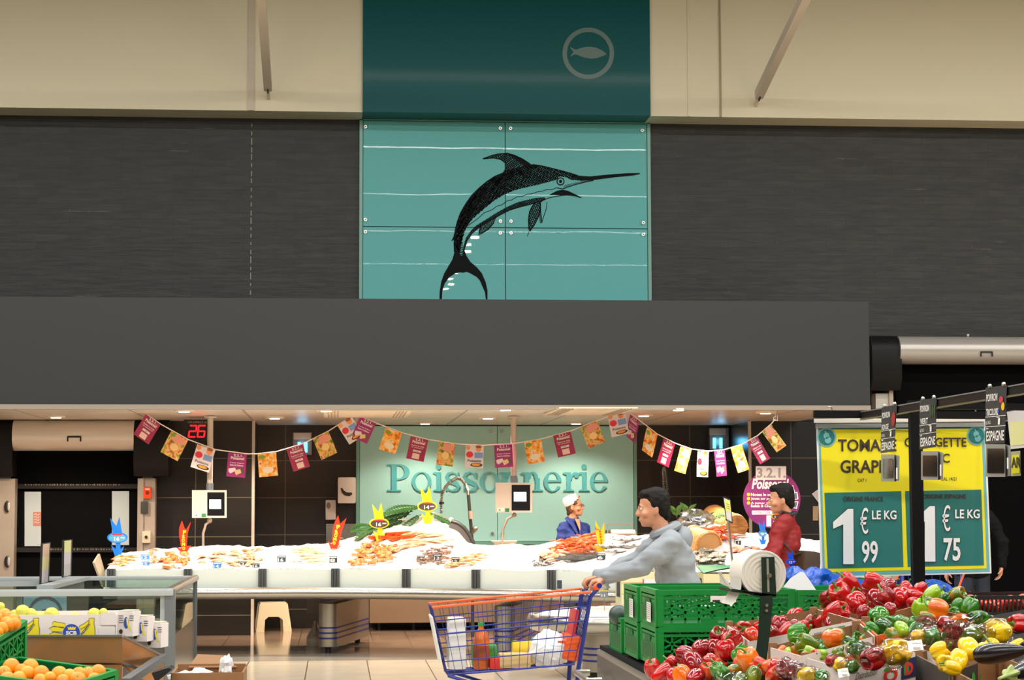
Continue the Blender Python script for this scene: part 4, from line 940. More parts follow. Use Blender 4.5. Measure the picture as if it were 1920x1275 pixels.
field('gprawn', 'raw_prawn', 'prawn', 'grey raw prawns', '# grey raw prawn from the left, in the heap by the black tags', [(790, 1040), (845, 1026), (846, 1036), (830, 1060), (784, 1062)], 36, mind=5, layers=3)
field('orange', 'fish_fillet', 'fish', 'smoked orange fillets', '# orange smoked fillet from the left, on ice right of the prawns', [(850, 1052), (908, 1040), (906, 1052), (880, 1064), (848, 1064)], 14, rz=.4, mind=8, layers=2)
field('mussel', 'shellfish', 'shellfish', 'dark shellfish at the glass', '# small dark shell from the left, at the glass below the langoustines', [(1000, 1056), (1030, 1048), (1036, 1062), (1004, 1065)], 16, mind=5, layers=2)
field('pink', 'fish_fillet', 'fish', 'fish pieces left of the langoustines', '# pale fish piece from the left, left of the langoustine heap', [(1014, 1046), (1040, 1028), (1058, 1034), (1050, 1052), (1020, 1056)], 12, mind=8, layers=2)
field('lang', 'langoustine', 'langoustine', 'langoustine heap', '# orange langoustine from the left, in the heap before the fishmonger', [(1044, 1030), (1070, 1014), (1118, 1010), (1120, 1034), (1100, 1044), (1050, 1040)], 40, mind=6, layers=4, lift=.02)
field('fish', 'whole_fish', 'fish', 'silver whole fish', '# silver whole fish from the left, on ice right of the yellow arrow', [(1140, 1026), (1172, 1012), (1200, 1014), (1196, 1034), (1146, 1040)], 7, rz=.5, mind=11, sc=1.1)
for k, (u, v) in enumerate(((1068, 1049), (1098, 1050), (1082, 1053))):
    o = piece('dark', 'dark_fish', u, v, 'fish', 'dark whole fish', rz=.05); o['label'] = ('long dark whole fish lying left under the langoustines', 'long dark whole fish lying right under the langoustines', 'long dark whole fish nearest the counter glass')[k]
# price tags stuck in the ice
CARDK = M('tag_black', (52, 58, 64), .45); CARDB = M('tag_blue', (74, 140, 206), .45); CARDW = M('tag_white', (240, 232, 226), .5)
def ptag(u, v, w, h, col, txt, where, zf=None, tc=WHITE, skew=0.0):
    P = hit(u, v + h / 2 + 2, zf); Y = P.y - .01; pm = pmY(Y)
    t = thing('price_tag', where, 'price tag', P, group='price tags in the ice')
    m = MB(); m.pq(pm, [(u - w / 2, v + h / 2 + skew), (u + w / 2, v + h / 2 - skew), (u + w / 2, v - h / 2 - skew), (u - w / 2, v - h / 2 + skew)], col, 0, .006)
    if txt: m.ptext(pm, txt, u - w * .42, v - h * .12, u + w * .2, v + h * .4, tc, .02, .003); m.prect(pm, u - w * .42, v - h * .38, u + w * .42, v - h * .26, tc, .002)
    m.obj('card', t, fix=False)
    m = MB(); m.bar(at(u, v + h / 2, Y=Y + .004), P + Vector((0, 0, -.02)), .012, .004, M('tag_stick', (226, 226, 224), .3)); m.obj('stick', t)
for a in ((272, 1044, 16, 10, CARDB, '13', 'upper of two stacked blue price tags near the left end'), (273, 1056, 15, 9, CARDB, '15', 'lower of two stacked blue price tags near the left end'), (308, 1062, 18, 9, CARDW, '', 'blank white tag below the left salmon pieces, left one'), (332, 1060, 18, 8, CARDW, '', 'blank white tag below the left salmon pieces, right one'),
          (382, 1060, 15, 9, CARDW, '', 'pale tag just right of the second counter clamp'), (407, 1060, 16, 12, CARDB, '14', 'blue price tag reading 14 in the ice'), (430, 1052, 16, 8, CARDW, '', 'white tag behind and right of the blue 14 tag'), (455, 1056, 15, 8, CARDK, '12', 'black price tag reading 12 among pink fillets'), (480, 1060, 14, 8, CARDK, '16', 'black price tag behind the third clamp'), (528, 1048, 16, 12, CARDK, '16', 'lone black price tag reading 16 on bare ice'),
          (572, 1054, 14, 7, CARDW, '', 'white tag in front of the stacked long fillets'), (625, 1049, 15, 12, CARDK, '8', 'black price tag below the right PROMO arrow'), (690, 1052, 12, 8, CARDW, '', 'small pale tag in the salmon heap'), (744, 1050, 14, 8, CARDW, '', 'white tag right of the salmon heap'), (789, 1048, 15, 12, CARDK, '8', 'black price tag reading 8 left of the grey prawns'), (820, 1045, 15, 13, CARDK, '13', 'black price tag reading 13 in the grey prawns'), (854, 1051, 15, 12, CARDK, '12', 'black price tag reading 12 right of the prawns'), (928, 1053, 16, 10, CARDW, '', 'pale tag alone on the ice left of the langoustines'),
          (1107, 1022, 16, 12, CARDK, '29', 'black price tag reading 29 on the langoustines'), (1127, 1044, 16, 12, CARDK, '6', 'grey price tag reading 6 right of the dark fish')): ptag(*a)
# fish shaped and arrow shaped price holders
def fishsign(u, v, s, col, face, txt, label, Y=None, rim=None, wide=1.0, stand=None, tc=WHITE, tail=True):
    """flat plastic fish standing on its nose: forked tail, oval price plate, arrow head"""
    Y = Y or hit(u, v + 34 * s).y; pm = pmY(Y); t = thing('price_fish', label, 'price sign', at(u, v + 36 * s, Y=Y), group='fish shaped price signs')
    q = lambda pts: [(u + x * s, v + y * s) for x, y in pts]
    m = MB(); m.pq(pm, q([(-9, -10), (-14, -38), (-2, -22), (4, -40), (9, -10), (6, 10), (6, 22), (13, 16), (7, 34), (-5, 35), (-12, 14), (-3, 22), (-3, 10)]), col, 0, .012); m.obj('fish_body', t)
    m = MB(); m.pdisc(pm, u, v, 19.5 * s * wide, 10.5 * s / (wide ** .2), rim or col, .008, thick=.008); m.pdisc(pm, u, v + .6 * s, 17 * s * wide, 8.2 * s / (wide ** .2), face, .0095); 
    m.ptext(pm, txt, u - 6 * s, v - 1.5 * s, u + 4 * s, v + 6 * s, tc, .02, .011); m.prect(pm, u - 9 * s, v - 7 * s, u + 9 * s, v - 4.5 * s, REDP, .011); m.prect(pm, u + 6 * s, v - .5 * s, u + 14 * s, v + 1.2 * s, tc, .011); m.obj('price_plate', t, fix=False)
BLU = M('plastic_blue', (20, 120, 226), .35); BLUF = M('plate_blue', (90, 160, 200), .4); YEL = M('plastic_yellow', (240, 200, 16), .35); DKP = M('plate_dark', (62, 50, 44), .4)
fishsign(220, 1008, .98, BLU, BLUF, '16', 'blue fish price sign reading 16 at the left end of the counter')
fishsign(711, 981, .95, YEL, DKP, '16', 'yellow fish price sign with dark plate reading 16, left on the mound', Y=hit(711, 1014).y - .05)
fishsign(801, 949, .95, YEL, DKP, '14', 'yellow fish price sign with dark plate reading 14, top of the mound')
def arrow(u, v, s, col, tc, txt, label, pts, base, path):
    Y = hit(*base).y; pm = pmY(Y); t = thing('arrow_sign', label, 'price sign', at(*base, Y=Y))
    m = MB(); m.pq(pm, pts, col, 0, .012); m.obj('arrow_body', t); m = MB()
    for ch, (x, y, h, w) in zip(txt, path): m.ptext(pm, ch, x - w / 2, y - h / 2, x + w / 2, y + h / 2, tc, .05, .004)
    m.obj('lettering', t, fix=False)
REDA = M('plastic_red', (226, 44, 18), .35); YT = M('print_yellow', (255, 222, 30), .45); RT_ = M('print_redtext', (214, 40, 20), .45)
arrow(346, 1005, 1, REDA, YT, 'PROMO', 'red PROMO arrow standing in the ice, left one', [(341, 976), (346, 990), (349, 993), (358, 978), (352, 1000), (350, 1024), (358, 1023), (350, 1036), (340, 1036), (331, 1027), (340, 1028), (336, 1005), (336, 990)], (345, 1037), [(346, 998, 7.5, 6), (344.5, 1006, 6.5, 5.5), (343.5, 1013, 6.5, 5.5), (344, 1020.5, 6.5, 6), (344.5, 1028, 6, 5.5)])
arrow(632, 1000, 1, REDA, YT, 'PROMO', 'red PROMO arrow standing in the ice, right one', [(634, 966), (637, 980), (636, 984), (650, 971), (642, 992), (635, 1020), (641, 1013), (631, 1028), (620, 1029), (615, 1015), (622, 1020), (624, 995), (628, 978)], (625, 1030), [(634, 988, 8, 6.5), (631, 997, 7, 6), (629.5, 1004, 7, 6), (628, 1011, 6.5, 6), (626.5, 1018, 6, 5.5)])
arrow(1127, 1005, 1, YEL, RT_, "L'AFFAIRE", "yellow L'AFFAIRE arrow standing right of the langoustines", [(1116, 976), (1124, 990), (1126, 998), (1133, 979), (1133, 1010), (1131, 1026), (1140, 1020), (1138, 1034), (1128, 1036), (1118, 1034), (1114, 1022), (1122, 1026), (1117, 1000)], (1130, 1036), [(1118.5, 991, 5, 4.5), (1122, 993, 2.5, 1.5), (1125, 996, 5, 4.5), (1126, 1002, 4, 3.6), (1126.5, 1007, 4, 3.6), (1127, 1012, 4, 3.6), (1127.4, 1016.5, 3.6, 1.8), (1128, 1020.5, 3.6, 3.4), (1128.6, 1025, 3.6, 3.4)])
# fern leaves on the mound, and the dark curved scoop at its right
FERN = M('fern_green', (38, 84, 28), .5, var=.3, vscale=12)
def fern(P, dx, dz, L, n=14, mt=FERN):
    m = MB(); d = Vector((dx, .03, dz)).normalized(); up = Vector((0, -.55, .8)); s = d.cross(up).normalized(); pts = []
    for i in range(n + 1): k = i / n; pts.append(P + d * (L * k) + Vector((0, -.05 * k, -.10 * k * k)))
    m.tube(pts, .004, mt, 5)
    for i in range(1, n):
        k = i / n; ln = .13 * math.sin(math.pi * (k * .85 + .1))
        for sg in (-1, 1):
            a = pts[i]; e = a + (d * .75 + s * sg * .7 + Vector((0, 0, -.12))) * ln; c = (a + e) / 2 + up * .006; w = (d * .5 - s * sg * .5).normalized() * .016
            m.poly([a, c + w, e, c - w], mt)
    return m
fl = []
for u, v, dx, dz, L in ((775, 962, -1, -.28, .62), (770, 968, -1, -.12, .5), (790, 955, -.9, .05, .42), (745, 975, -1, -.3, .5), (800, 962, .9, -.35, .42), (735, 985, -1, -.2, .42), (790, 968, -.6, -.4, .42), (815, 968, 1, -.4, .34), (760, 980, -1, -.15, .4), (705, 992, -1, .15, .28), (720, 1000, .3, -.9, .22), (780, 958, -.8, -.1, .5)):
    o = fern(at(u, v, Y=hit(u, max(v, 990)).y + .16) + Vector((0, 0, .02)), dx, dz, L).obj('fern_frond'); tag(o, 'x', 'leaf', 'fern fronds on the ice mound'); fl.append(o)
rank(fl, '# green fern frond from the left, behind the yellow signs on the mound')
m = MB(); pts = [(846, 977), (858, 980), (870, 989), (880, 1002), (887, 1016), (891, 1030)]
Pq = [at(u, v, Y=22.6) for u, v in pts]
m.grid(lambda a, b: (lambda k, f: Pq[k].lerp(Pq[k + 1], f))(min(int(b * 5), 4), b * 5 - min(int(b * 5), 4)) + Vector((-.09 * a, -.05 * a, -.22 * a)) * (.3 + b), 4, 24, M('scoop_dark', (70, 62, 56), .4)); m.tube(Pq, .02, M('scoop_edge', (40, 36, 32), .4), 8)
tag(m.obj('curved_board'), 'dark curved board edging the right side of the ice mound', 'board')
m = MB(); P = at(843, 983, Y=22.75); m.ell(P, (.045, .03, .08), M('shell_white', (214, 200, 184), .4), (0, .3, 0)); tag(m.obj('scallop_shell'), 'pale upright shell at the top right of the ice mound', 'shell')
m = MB(); a = at(945, 1018, Y=23.6); m.box(a, (.3, .22, .05), M('tray_cream', (226, 210, 186), .4), taper=.7, bev=.01); tag(m.obj('scale_pan'), 'shallow cream scale pan on the counter below the middle terminal', 'scale pan')
m = MB(); a = at(368, 1028, Y=23.55); m.box(a, (.26, .2, .04), STEEL, taper=.8, bev=.008); m.cyl(a - Vector((0, 0, .02)), a - Vector((0, 0, .2)), .03, STEEL, 10); tag(m.obj('scale_pan'), 'low steel scale pan behind the ice at the left PROMO arrow', 'scale pan')
# wrapping machine right of the fishmonger
t = thing('film_wrapper', 'steel film wrapping machine with a white roll, right of the fishmonger', 'wrapping machine', at(1165, 1030, Y=24.2))
pm = pmY(24.2); m = MB(); m.prect(pm, 1136, 996, 1193, 1030, M('machine_grey', (186, 176, 164), .35, .5), 0, .3); q_ = at(1165, 1030, Y=24.35); m.box((q_.x, q_.y, q_.z / 2), (.3, .26, q_.z), M('machine_grey', (0, 0, 0))); m.obj('body', t)
m = MB(); m.cyl(at(1146, 998, Y=24.1), at(1190, 998, Y=24.1), .032, M('roll_white', (236, 222, 206), .5), 18); m.obj('film_roll', t)
m = MB(); m.bar(at(1138, 983, Y=24.1), at(1187, 983, Y=24.1), .02, .02, STEEL); m.bar(at(1139, 983, Y=24.1), at(1139, 1000, Y=24.1), .015, .015, STEEL, (0, 1, 0)); m.bar(at(1186, 983, Y=24.1), at(1187, 998, Y=24.1), .015, .015, STEEL, (0, 1, 0)); m.obj('bow', t)
m = MB(); m.prect(pm, 1135, 994, 1144, 1010, M('machine_dark', (90, 80, 70), .4), .06, .06); m.obj('bracket', t)
# step stools behind the counter
CRP = M('stool_cream', (232, 214, 178), .4)
def stool(cx, cy, z, s, label):
    t = thing('step_stool', label, 'stool', (cx, cy, z), rz=.12); t.scale = (s, s, s)
    m = MB(); m.box((0, 0, .225), (.26, .2, .022), CRP, bev=.01); m.box((0, -.012, .238), (.11, .03, .006), M('stool_slot', (196, 176, 140), .5)); m.obj('seat', t, local=True)
    for sy in (-1, 1):
        m = MB(); pr = [(-.165, 0), (-.125, .22), (.125, .22), (.165, 0), (.09, 0), (.085, .11), (.05, .14), (-.05, .14), (-.085, .11), (-.09, 0)]
        m.prism([(x, sy * (.125 - z_ * .13), z_) for x, z_ in pr], (0, sy * .018, 0), CRP); m.obj('side_panel', t, local=True)
    for sx in (-1, 1):
        for sy in (-1, 1): m = MB(); m.bar((sx * .15, sy * .12, 0), (sx * .118, sy * .09, .22), .04, .04, CRP, (0, 1, 0)); m.obj('leg', t, local=True)
q = at(511, 1183, Z=0)
stool(q.x, q.y, 0, 1.3, 'lower cream plastic step stool of the stacked pair under the counter'); stool(q.x, q.y, .062, 1.25, 'upper cream plastic step stool of the stacked pair under the counter')
m = MB(); q = at(587, 1211, Z=0); m.grid(lambda a, b: q + Vector(((.055 + .03 * math.sin(b * 5) + .01 * math.sin(14 * a)) * math.cos(6.2832 * a) * (1 - .3 * b) + .03 * b, .06 * math.sin(6.2832 * a) * (1 - .3 * b), .27 * b)), 16, 10, M('bag_milky', (236, 220, 196), .35), True)
tag(m.obj('plastic_bag'), 'milky plastic bag standing against the left pedestal', 'bag')
m = MB(); m.prect(pmY(23.2), 576, 1120, 600, 1150, M('bin_grey', (150, 140, 128), .35), 0, .25); tag(m.obj('grey_bin'), 'grey plastic bin hung under the counter left of the first pedestal', 'bin')
# ================================================================ seafood on the right part of the counter
WOODB = mix_mat('basket_wood', [(.3, (186, 110, 50)), (.5, (222, 150, 78)), (.7, (236, 180, 110))], 9, .55, sc=(1, 1, 9)); CRATEW = M('pale_crate_wood', (226, 218, 168), .6, var=.06, vscale=14)
field('oyster', 'oyster', 'oyster', 'oysters on the ice', '# grey oyster from the left, heaped at the right glass front', [(1306, 1040), (1330, 1034), (1356, 1046), (1352, 1060), (1306, 1062)], 34, mind=6, layers=4, lift=.012)
def basket(u0, v0, u1, v1, r, label):
    """round wood-chip basket lying on its side"""
    A, B = at(u0, v0, Y=hit(u0, v0 + 12).y), at(u1, v1, Y=hit(u1, v1 + 12).y); A.z += .02; d = (B - A); L = d.length; d.normalize(); x = d.orthogonal().normalized(); y = d.cross(x)
    t = thing('chip_basket', label, 'basket', (A + B) / 2, group='wood chip baskets'); M4 = Matrix((x, y, d)).transposed().to_4x4(); M4.translation = A
    m = MB(); m.lathe([(r * .8, 0), (r, L), (r - .012, L), (r * .8 - .012, .012), (.0001, .012)], WOODB, 22, M4); m.lathe([(r * .8, 0), (.0001, 0)], WOODB, 22, M4); m.obj('body', t)
    m = MB()
    for k in (.08, .92): rr = r * (.8 + .2 * k) + .006; m.lathe([(rr, L * k - .015), (rr + .004, L * k), (rr, L * k + .015)], M('basket_band', (206, 150, 90), .5), 22, M4)
    m.obj('hoop', t)
basket(1382, 990, 1338, 968, .14, 'orange-brown wood chip basket tipped over, highest on the right ice')
basket(1296, 1010, 1330, 1024, .15, 'wood chip basket lying above the oysters on the ice')
field('lang', 'langoustine', 'langoustine', 'red langoustines on the right ice', '# red langoustine from the left, on ice right of the oysters', [(1335, 998), (1352, 994), (1372, 1012), (1346, 1018)], 7, mind=8, sc=1.25, layers=2)
field('lang', 'langoustine', 'langoustine', 'langoustines at the top of the ice', '# langoustine from the left, along the top edge beside the tipped basket', [(1358, 984), (1380, 990), (1380, 997), (1360, 992)], 4, mind=6)
field('pink', 'fish_fillet', 'fish', 'fillets on the right glass front', '# pink fillet from the left, right of the oysters at the glass', [(1370, 1032), (1420, 1030), (1418, 1041), (1368, 1040)], 7, rz=.1, mind=9)
for a in ((1304, 1020, 14, 10, CARDK, '19', 'dark price tag at the left edge of the oyster heap'), (1328, 1046, 14, 9, CARDK, '4', 'black price tag reading 4 in the oysters'), (1338, 1019, 11, 12, CARDK, '7', 'black price tag standing under the red langoustines', None, WHITE, 1.2), (1364, 1004, 9, 10, CARDK, '11', 'black price tag beside the thin sign pole'), (1383, 1016, 13, 9, CARDK, '11', 'black price tag right of the thin sign pole', None, WHITE, -1.5), (1403, 1029, 14, 9, CARDK, '12', 'black price tag reading 12 above the pink fillets', None, WHITE, -1.5), (1367, 1033, 10, 7, CARDW, '', 'pale tag at the foot of the thin sign pole', None, WHITE, -1.5), (1380, 994, 7, 6, CARDK, '', 'tiny dark tag under the tipped basket', None, WHITE, -1.2)): ptag(*a)
fishsign(1430, 1000, .6, BLU, BLUF, '9', 'blue fish price sign standing in the ice before the round poster', Y=hit(1428, 1024).y, wide=.7)
fishsign(1456, 968, .55, YEL, DKP, '11', 'yellow fish price sign partly hidden behind the red jacket', Y=22.0, wide=.9)
# thin sign pole with a framed notice
t = thing('notice_stand', 'framed yellow and grey notice on a thin pole in the seafood', 'notice', at(1373, 1060, Y=19.7)); Y = 19.7; pm = pmY(Y)
m = MB(); m.tube([at(1365, 975, Y=Y), at(1374, 1062, Y=Y)], .011, STEEL, 8); m.obj('pole', t)
m = MB(); m.pq(pm, [(1361, 976), (1374, 982), (1370, 936), (1355, 930)], M('frame_black', (30, 34, 40), .4), .0, .02); m.pq(pm, [(1362.5, 973.5), (1372, 978.5), (1368.8, 938.5), (1357, 933.5)], M('notice_paper', (206, 206, 200), .5), .003); m.pq(pm, [(1361, 957), (1370.8, 961), (1368.8, 940), (1357.8, 935.5)], M('notice_yellow', (226, 220, 110), .5), .005)
for k in range(3): m.pstroke(pm, [(1361.5 + k * .3, 944 + k * 4), (1368 + k * .3, 947 + k * 4)], .7, INK, .007)
m.obj('notice', t)
# greenery and film at the back
GRN = M('parsley_green', (70, 104, 24), .5, var=.4, vscale=20); bl = []
for u, v, L, dx, dz in ((1269, 962, .17, -.1, 1), (1287, 960, .17, .1, 1), (1300, 966, .13, .25, 1), (1312, 970, .26, .9, .35), (1332, 968, .2, .8, .4), (1252, 972, .12, -.6, .5), (1320, 970, .12, .1, .8)):
    o = fern(at(u, v + 8, Y=21.6), dx, dz, L, 9, GRN).obj('parsley_sprig'); tag(o, 'x', 'leaf', 'green sprigs behind the right ice'); bl.append(o)
rank(bl, '# yellow-green leaf sprig from the left, behind the right part of the ice')
FILM = glass('clear_film', (240, 240, 240), .22, .12)
def crumple(P, rx, ry, rz_, seed, mt=FILM, name='plastic_film', nu=22, nv=12, amp=.35):
    m = MB(); sd = seed * 13.7
    def f(a, b):
        d = Vector((math.cos(6.28318 * a) * math.sin(math.pi * (.02 + .96 * b)), math.sin(6.28318 * a) * math.sin(math.pi * (.02 + .96 * b)), math.cos(math.pi * (.02 + .96 * b))))
        k = 1 + amp * noise.noise(d * 2.6 + Vector((sd, 0, 0))) + amp * .6 * noise.noise(d * 6 + Vector((0, sd, 0)))
        return Vector(P) + Vector((d.x * rx, d.y * ry, d.z * rz_)) * k
    m.grid(f, nu, nv, mt, True); return m.obj(name, smooth=25)
tag(crumple(at(1305, 975, Y=21.2), .2, .15, .1, 3), 'clear plastic film crumpled over the leaves on the right ice', 'plastic film')
# round promo poster on the wall
t = thing('round_poster', 'round purple 3.2.1. Poissons! poster on a thin stand behind the man in red', 'poster', at(1448, 1000, Y=23.6)); pm = pmY(23.6)
PURP = mix_mat('poster_purple', [(.3, (88, 22, 92)), (.6, (138, 32, 108))], 1.2, .45); YD = M('poster_dot', (240, 180, 40), .45)
m = MB(); m.pdisc(pm, 1447, 936, 54, 54, PURP, 0, 40, .02); m.prect(pm, 1417, 874, 1474, 900, PALEP, .0015)
m.ptext(pm, '3.2.1.', 1419, 877, 1473, 896, M('poster_silver', (150, 146, 150), .5), .03, .004); m.ptext(pm, 'Poissons!', 1411, 897, 1478, 917, WHITE, .03, .005, .15)
for k, (s_, x1) in enumerate((('Notez le code', 1455), ('Jouez sur poissons', 1462), ('À gagner 10 séjours', 1466))):
    m.pdisc(pm, 1403.5, 927 + 8 * k, 3.2, 3.2, YD, .003, 14); m.ptext(pm, s_, 1408, 924.5 + 8 * k, x1, 930 + 8 * k, WHITE, .02, .004)
m.ptext(pm, 'Relais & Châteaux', 1408, 946, 1462, 951, WHITE, .02, .004); m.prect(pm, 1410, 957.5, 1448, 964.5, WHITE, .003); m.ptext(pm, 'VOTRE CODE', 1413, 959, 1444, 963, PURP, .02, .005)
for pts in ([(1470, 914), (1487, 910), (1491, 923), (1474, 928)], [(1476, 926), (1495, 922), (1497, 936), (1478, 939)], [(1476, 940), (1497, 940), (1494, 954), (1478, 950)]):
    m.pq(pm, [pts[3], pts[2], pts[1], pts[0]], WHITE, .003); c = (sum(p[0] for p in pts) / 4, sum(p[1] for p in pts) / 4); m.pq(pm, [((p[0] - c[0]) * .82 + c[0], (p[1] - c[1]) * .78 + c[1]) for p in pts[::-1]], M('poster_photo', (96, 100, 116), .5, var=.5, vscale=6), .0045)
m.prect(pm, 1437, 966, 1446, 987, PALEP, .003); m.obj('disc', t, fix=False)
m = MB(); m.tube([at(1447, 988, Y=23.63), Vector((at(1447, 988, Y=23.63).x, 23.63, 0))], .012, STEEL, 8); m.box((at(1447, 988, Y=23.63).x, 23.63, .012), (.3, .3, .02), STEEL); m.obj('stand', t)
m = MB(); pm = pmY(24.98); m.pq(pm, [(1522, 926), (1536, 944), (1536, 916)], PALEP, 0, .01); tag(m.obj('wall_notice'), 'white notice tilted on the dark tiles beside the price banner', 'notice')
m = MB(); m.prect(pm, 1524, 949, 1534, 976, M('notice_photo', (190, 160, 120), .5, var=.3, vscale=9), 0, .01); tag(m.obj('wall_notice'), 'small colour photo notice on dark tiles at the banner edge', 'notice')
# ================================================================ round shellfish table with ice
t = thing('shellfish_table', 'low rounded steel table of ice with shellfish boxes, before the counter', 'display table', (2.7, 18.95, 0)); TYc, TR, TXc = 18.95, .70, 2.45
sh = [(TXc + TR * math.cos(a), TYc + TR * math.sin(a)) for a in [math.pi / 2 + math.pi * k / 28 for k in range(29)]] + [(4.3, TYc - TR), (4.3, TYc + TR)]
def off(d): return [(TXc + (TR + d) * math.cos(a), TYc + (TR + d) * math.sin(a)) for a in [math.pi / 2 + math.pi * k / 28 for k in range(29)]] + [(4.3, TYc - TR - d), (4.3, TYc + TR + d)]
m = MB(); pr = [(-.10, .40), (-.03, .42), (.0, .46), (.0, .52), (-.02, .555), (-.06, .56), (-.07, .53)]
rows = [[Vector((x, y, z)) for x, y in off(d)] for d, z in pr]; V_ = [m.vs(r) for r in rows]
for a, b in zip(V_, V_[1:]):
    for i in range(len(a)): m.fc([a[i], a[(i + 1) % len(a)], b[(i + 1) % len(a)], b[i]], RIM)
m.fc(V_[0], RIM); m.fc(V_[-1], RIM); m.obj('basin', t)
for x, y in ((2.42, 18.6), (3.7, 18.9)):
    m = MB(); m.cyl((x, y, .06), (x, y, .42), .2, PEDS, 28); o = m.obj('pedestal', t); m = MB()
    for z in (.15, .205, .26): m.cyl((x, y, z), (x, y, z + .018), .203, NAVY, 28)
    m.obj('band', o); m = MB(); m.cyl((x, y, 0), (x, y, .065), .15, BLACK, 20); m.obj('foot', o)
def tz(x, y): 
    r = max(0, 1 - max(math.hypot(min(0, x - TXc), y - TYc), abs(y - TYc)) / (TR - .05)); return .545 + .06 * min(1, r * 2.2) + .012 * noise.noise((x * 9, y * 9, 1))
m = MB()
def fice(a, b):
    P = off(-.075); n = len(P); i = int(a * n) % n; x, y = P[i]; x = 2.9 + (x - 2.9) * b; y = TYc + (y - TYc) * b; return Vector((x, y, tz(x, y) + (.01 * noise.noise((x * 22, y * 22, 5)) if b < .98 else -.01)))
m.grid(fice, 31, 22, ICE, True); tag(m.obj('crushed_ice'), 'mound of crushed ice on the low rounded shellfish table', 'ice', kind='stuff')
def oyster_box(x0, x1, y, z, h, label, labx):
    w, d = x1 - x0, .42; t = thing('shellfish_box', label, 'box', ((x0 + x1) / 2, y + d / 2, z)); m = MB()
    for yy in (y, y + d - .012):
        for k in range(3): m.box(((x0 + x1) / 2, yy + .006, z + h * (k + .5) / 3), (w, .012, h / 3 - .006), CRATEW)
    for xx in (x0, x1 - .016): m.box((xx + .008, y + d / 2, z + h / 2), (.016, d - .026, h), CRATEW)
    m.box(((x0 + x1) / 2, y + d / 2, z + .01), (w - .03, d - .03, .016), CRATEW); m.obj('crate', t)
    pm = pmL((x0, y, z + h), (1, 0, 0), (0, 0, -1), (0, -1, 0)); m = MB(); L = labx * w; m.prect(pm, L, h * .22, L + .2, h * .52, M('label_pale', (226, 222, 226), .5), .002); m.prect(pm, L, h * .22, L + .012, h * .52, M('label_pink', (206, 60, 90), .5), .003); m.ptext(pm, 'N°2', L + .13, h * .28, L + .18, h * .4, INK, .0, .004); m.obj('paper_label', t, fix=False)
    pm = pmL((x0, y + d, z + h), (0, -1, 0), (0, 0, -1), (-1, 0, 0)); m = MB(); m.prect(pm, .1, h * .16, .33, h * .78, M('label_black', (34, 36, 34), .5), .002); m.pring(pm, .215, h * .42, .07, .055, M('label_green', (60, 110, 70), .5), .003, 20); m.obj('black_label', t, fix=False)
    return t
ob = [(2.56, 3.2, 18.45, .655, .30, 'pale wooden shellfish box with black end label, on the round ice table', .3), (3.3, 3.95, 18.4, .655, .28, 'pale wooden shellfish box behind the bag roll, on the ice table', .25)]
for a in ob: oyster_box(*a)
shl = []
for k in range(16):
    o = bpy.data.objects.new('oyster', MSH['oyster']); COL.objects.link(o); o.location = (2.72 + .03 * k + R.uniform(-.01, .01), 18.55 + R.uniform(0, .25), .925 + R.uniform(0, .03)); o.rotation_euler = (R.uniform(-.5, .5), R.uniform(-.5, .5), R.uniform(0, 6)); tag(o, 'x', 'oyster', 'oysters in the box'); shl.append(o)
    o.scale = (1.2,) * 3
rank(shl, '# dark oyster from the left, in the pale box on the round table')
m = MB()
for k in range(2): m.box((2.88 + k * .0, 18.62, .705 + k * .02), (.5, .3, .02), CRATEW)
tag(m.obj('crate_board'), 'board filling the pale shellfish box under the oysters', 'board')
m = MB(); m.grid(lambda a, b: Vector((3.3 + .66 * a, 18.42 + .36 * b, .94 + .05 * math.sin(3.1 * a) * (1 - b) + .06 * b)), 10, 6, M('sack_green', (30, 150, 90), .5)); m.grid(lambda a, b: Vector((3.3 + .66 * a, 18.42 + .36 * b, .93 + .05 * math.sin(3.1 * a) * (1 - b) + .06 * b)), 10, 6, M('sack_grey', (150, 150, 140), .5)); tag(m.obj('net_sack'), 'green and grey net sack lying on the right shellfish box', 'sack')
def ztable(x, y): return tz(x, y)
for u, v, w, h, c, s_, l in ((1133, 1115, 15, 12, M('tag_grey', (120, 130, 138), .45), '11', 'grey price tag with yellow edge on the round ice table'), (1049, 1096, 9, 16, CARDK, '', 'dark slanted price tag at the back of the round ice table')):
    Y = 18.6 if u > 1100 else 19.3; P = at(u, v, Y=Y); t = thing('price_tag', l, 'price tag', (P.x, Y, tz(P.x, Y)), group='tags on the round table'); pm = pmY(Y); m = MB(); m.prect(pm, u - w / 2, v - h / 2, u + w / 2, v + h / 2, c, 0, .006)
    if s_: m.ptext(pm, s_, u - 5, v - 1, u + 1, v + 4, WHITE, .02, .003); m.prect(pm, u - w / 2 - 1, v - h / 2 - 2, u + w / 2, v - h / 2, YEL, .003)
    m.obj('card', t); m = MB(); m.bar(at(u, v + h / 2, Y=Y), Vector((P.x, Y, tz(P.x, Y) - .02)), .012, .004, STEEL); m.obj('stick', t)
tag(crumple(at(1120, 1100, Y=18.85), .11, .1, .07, 9), 'clear plastic bag lying on the round ice table', 'bag')
m = MB(); pm = pmY(18.75)
m.pq(pm, [(1184, 1118), (1191, 1118), (1194, 1050), (1190, 1072), (1187, 1044), (1185, 1074), (1180, 1056), (1182, 1080)], M('pale_yellow', (226, 220, 120), .5), 0, .012); tag(m.obj('price_fish'), 'pale yellow plastic fish tail sticking up behind the shellfish box', 'price sign')
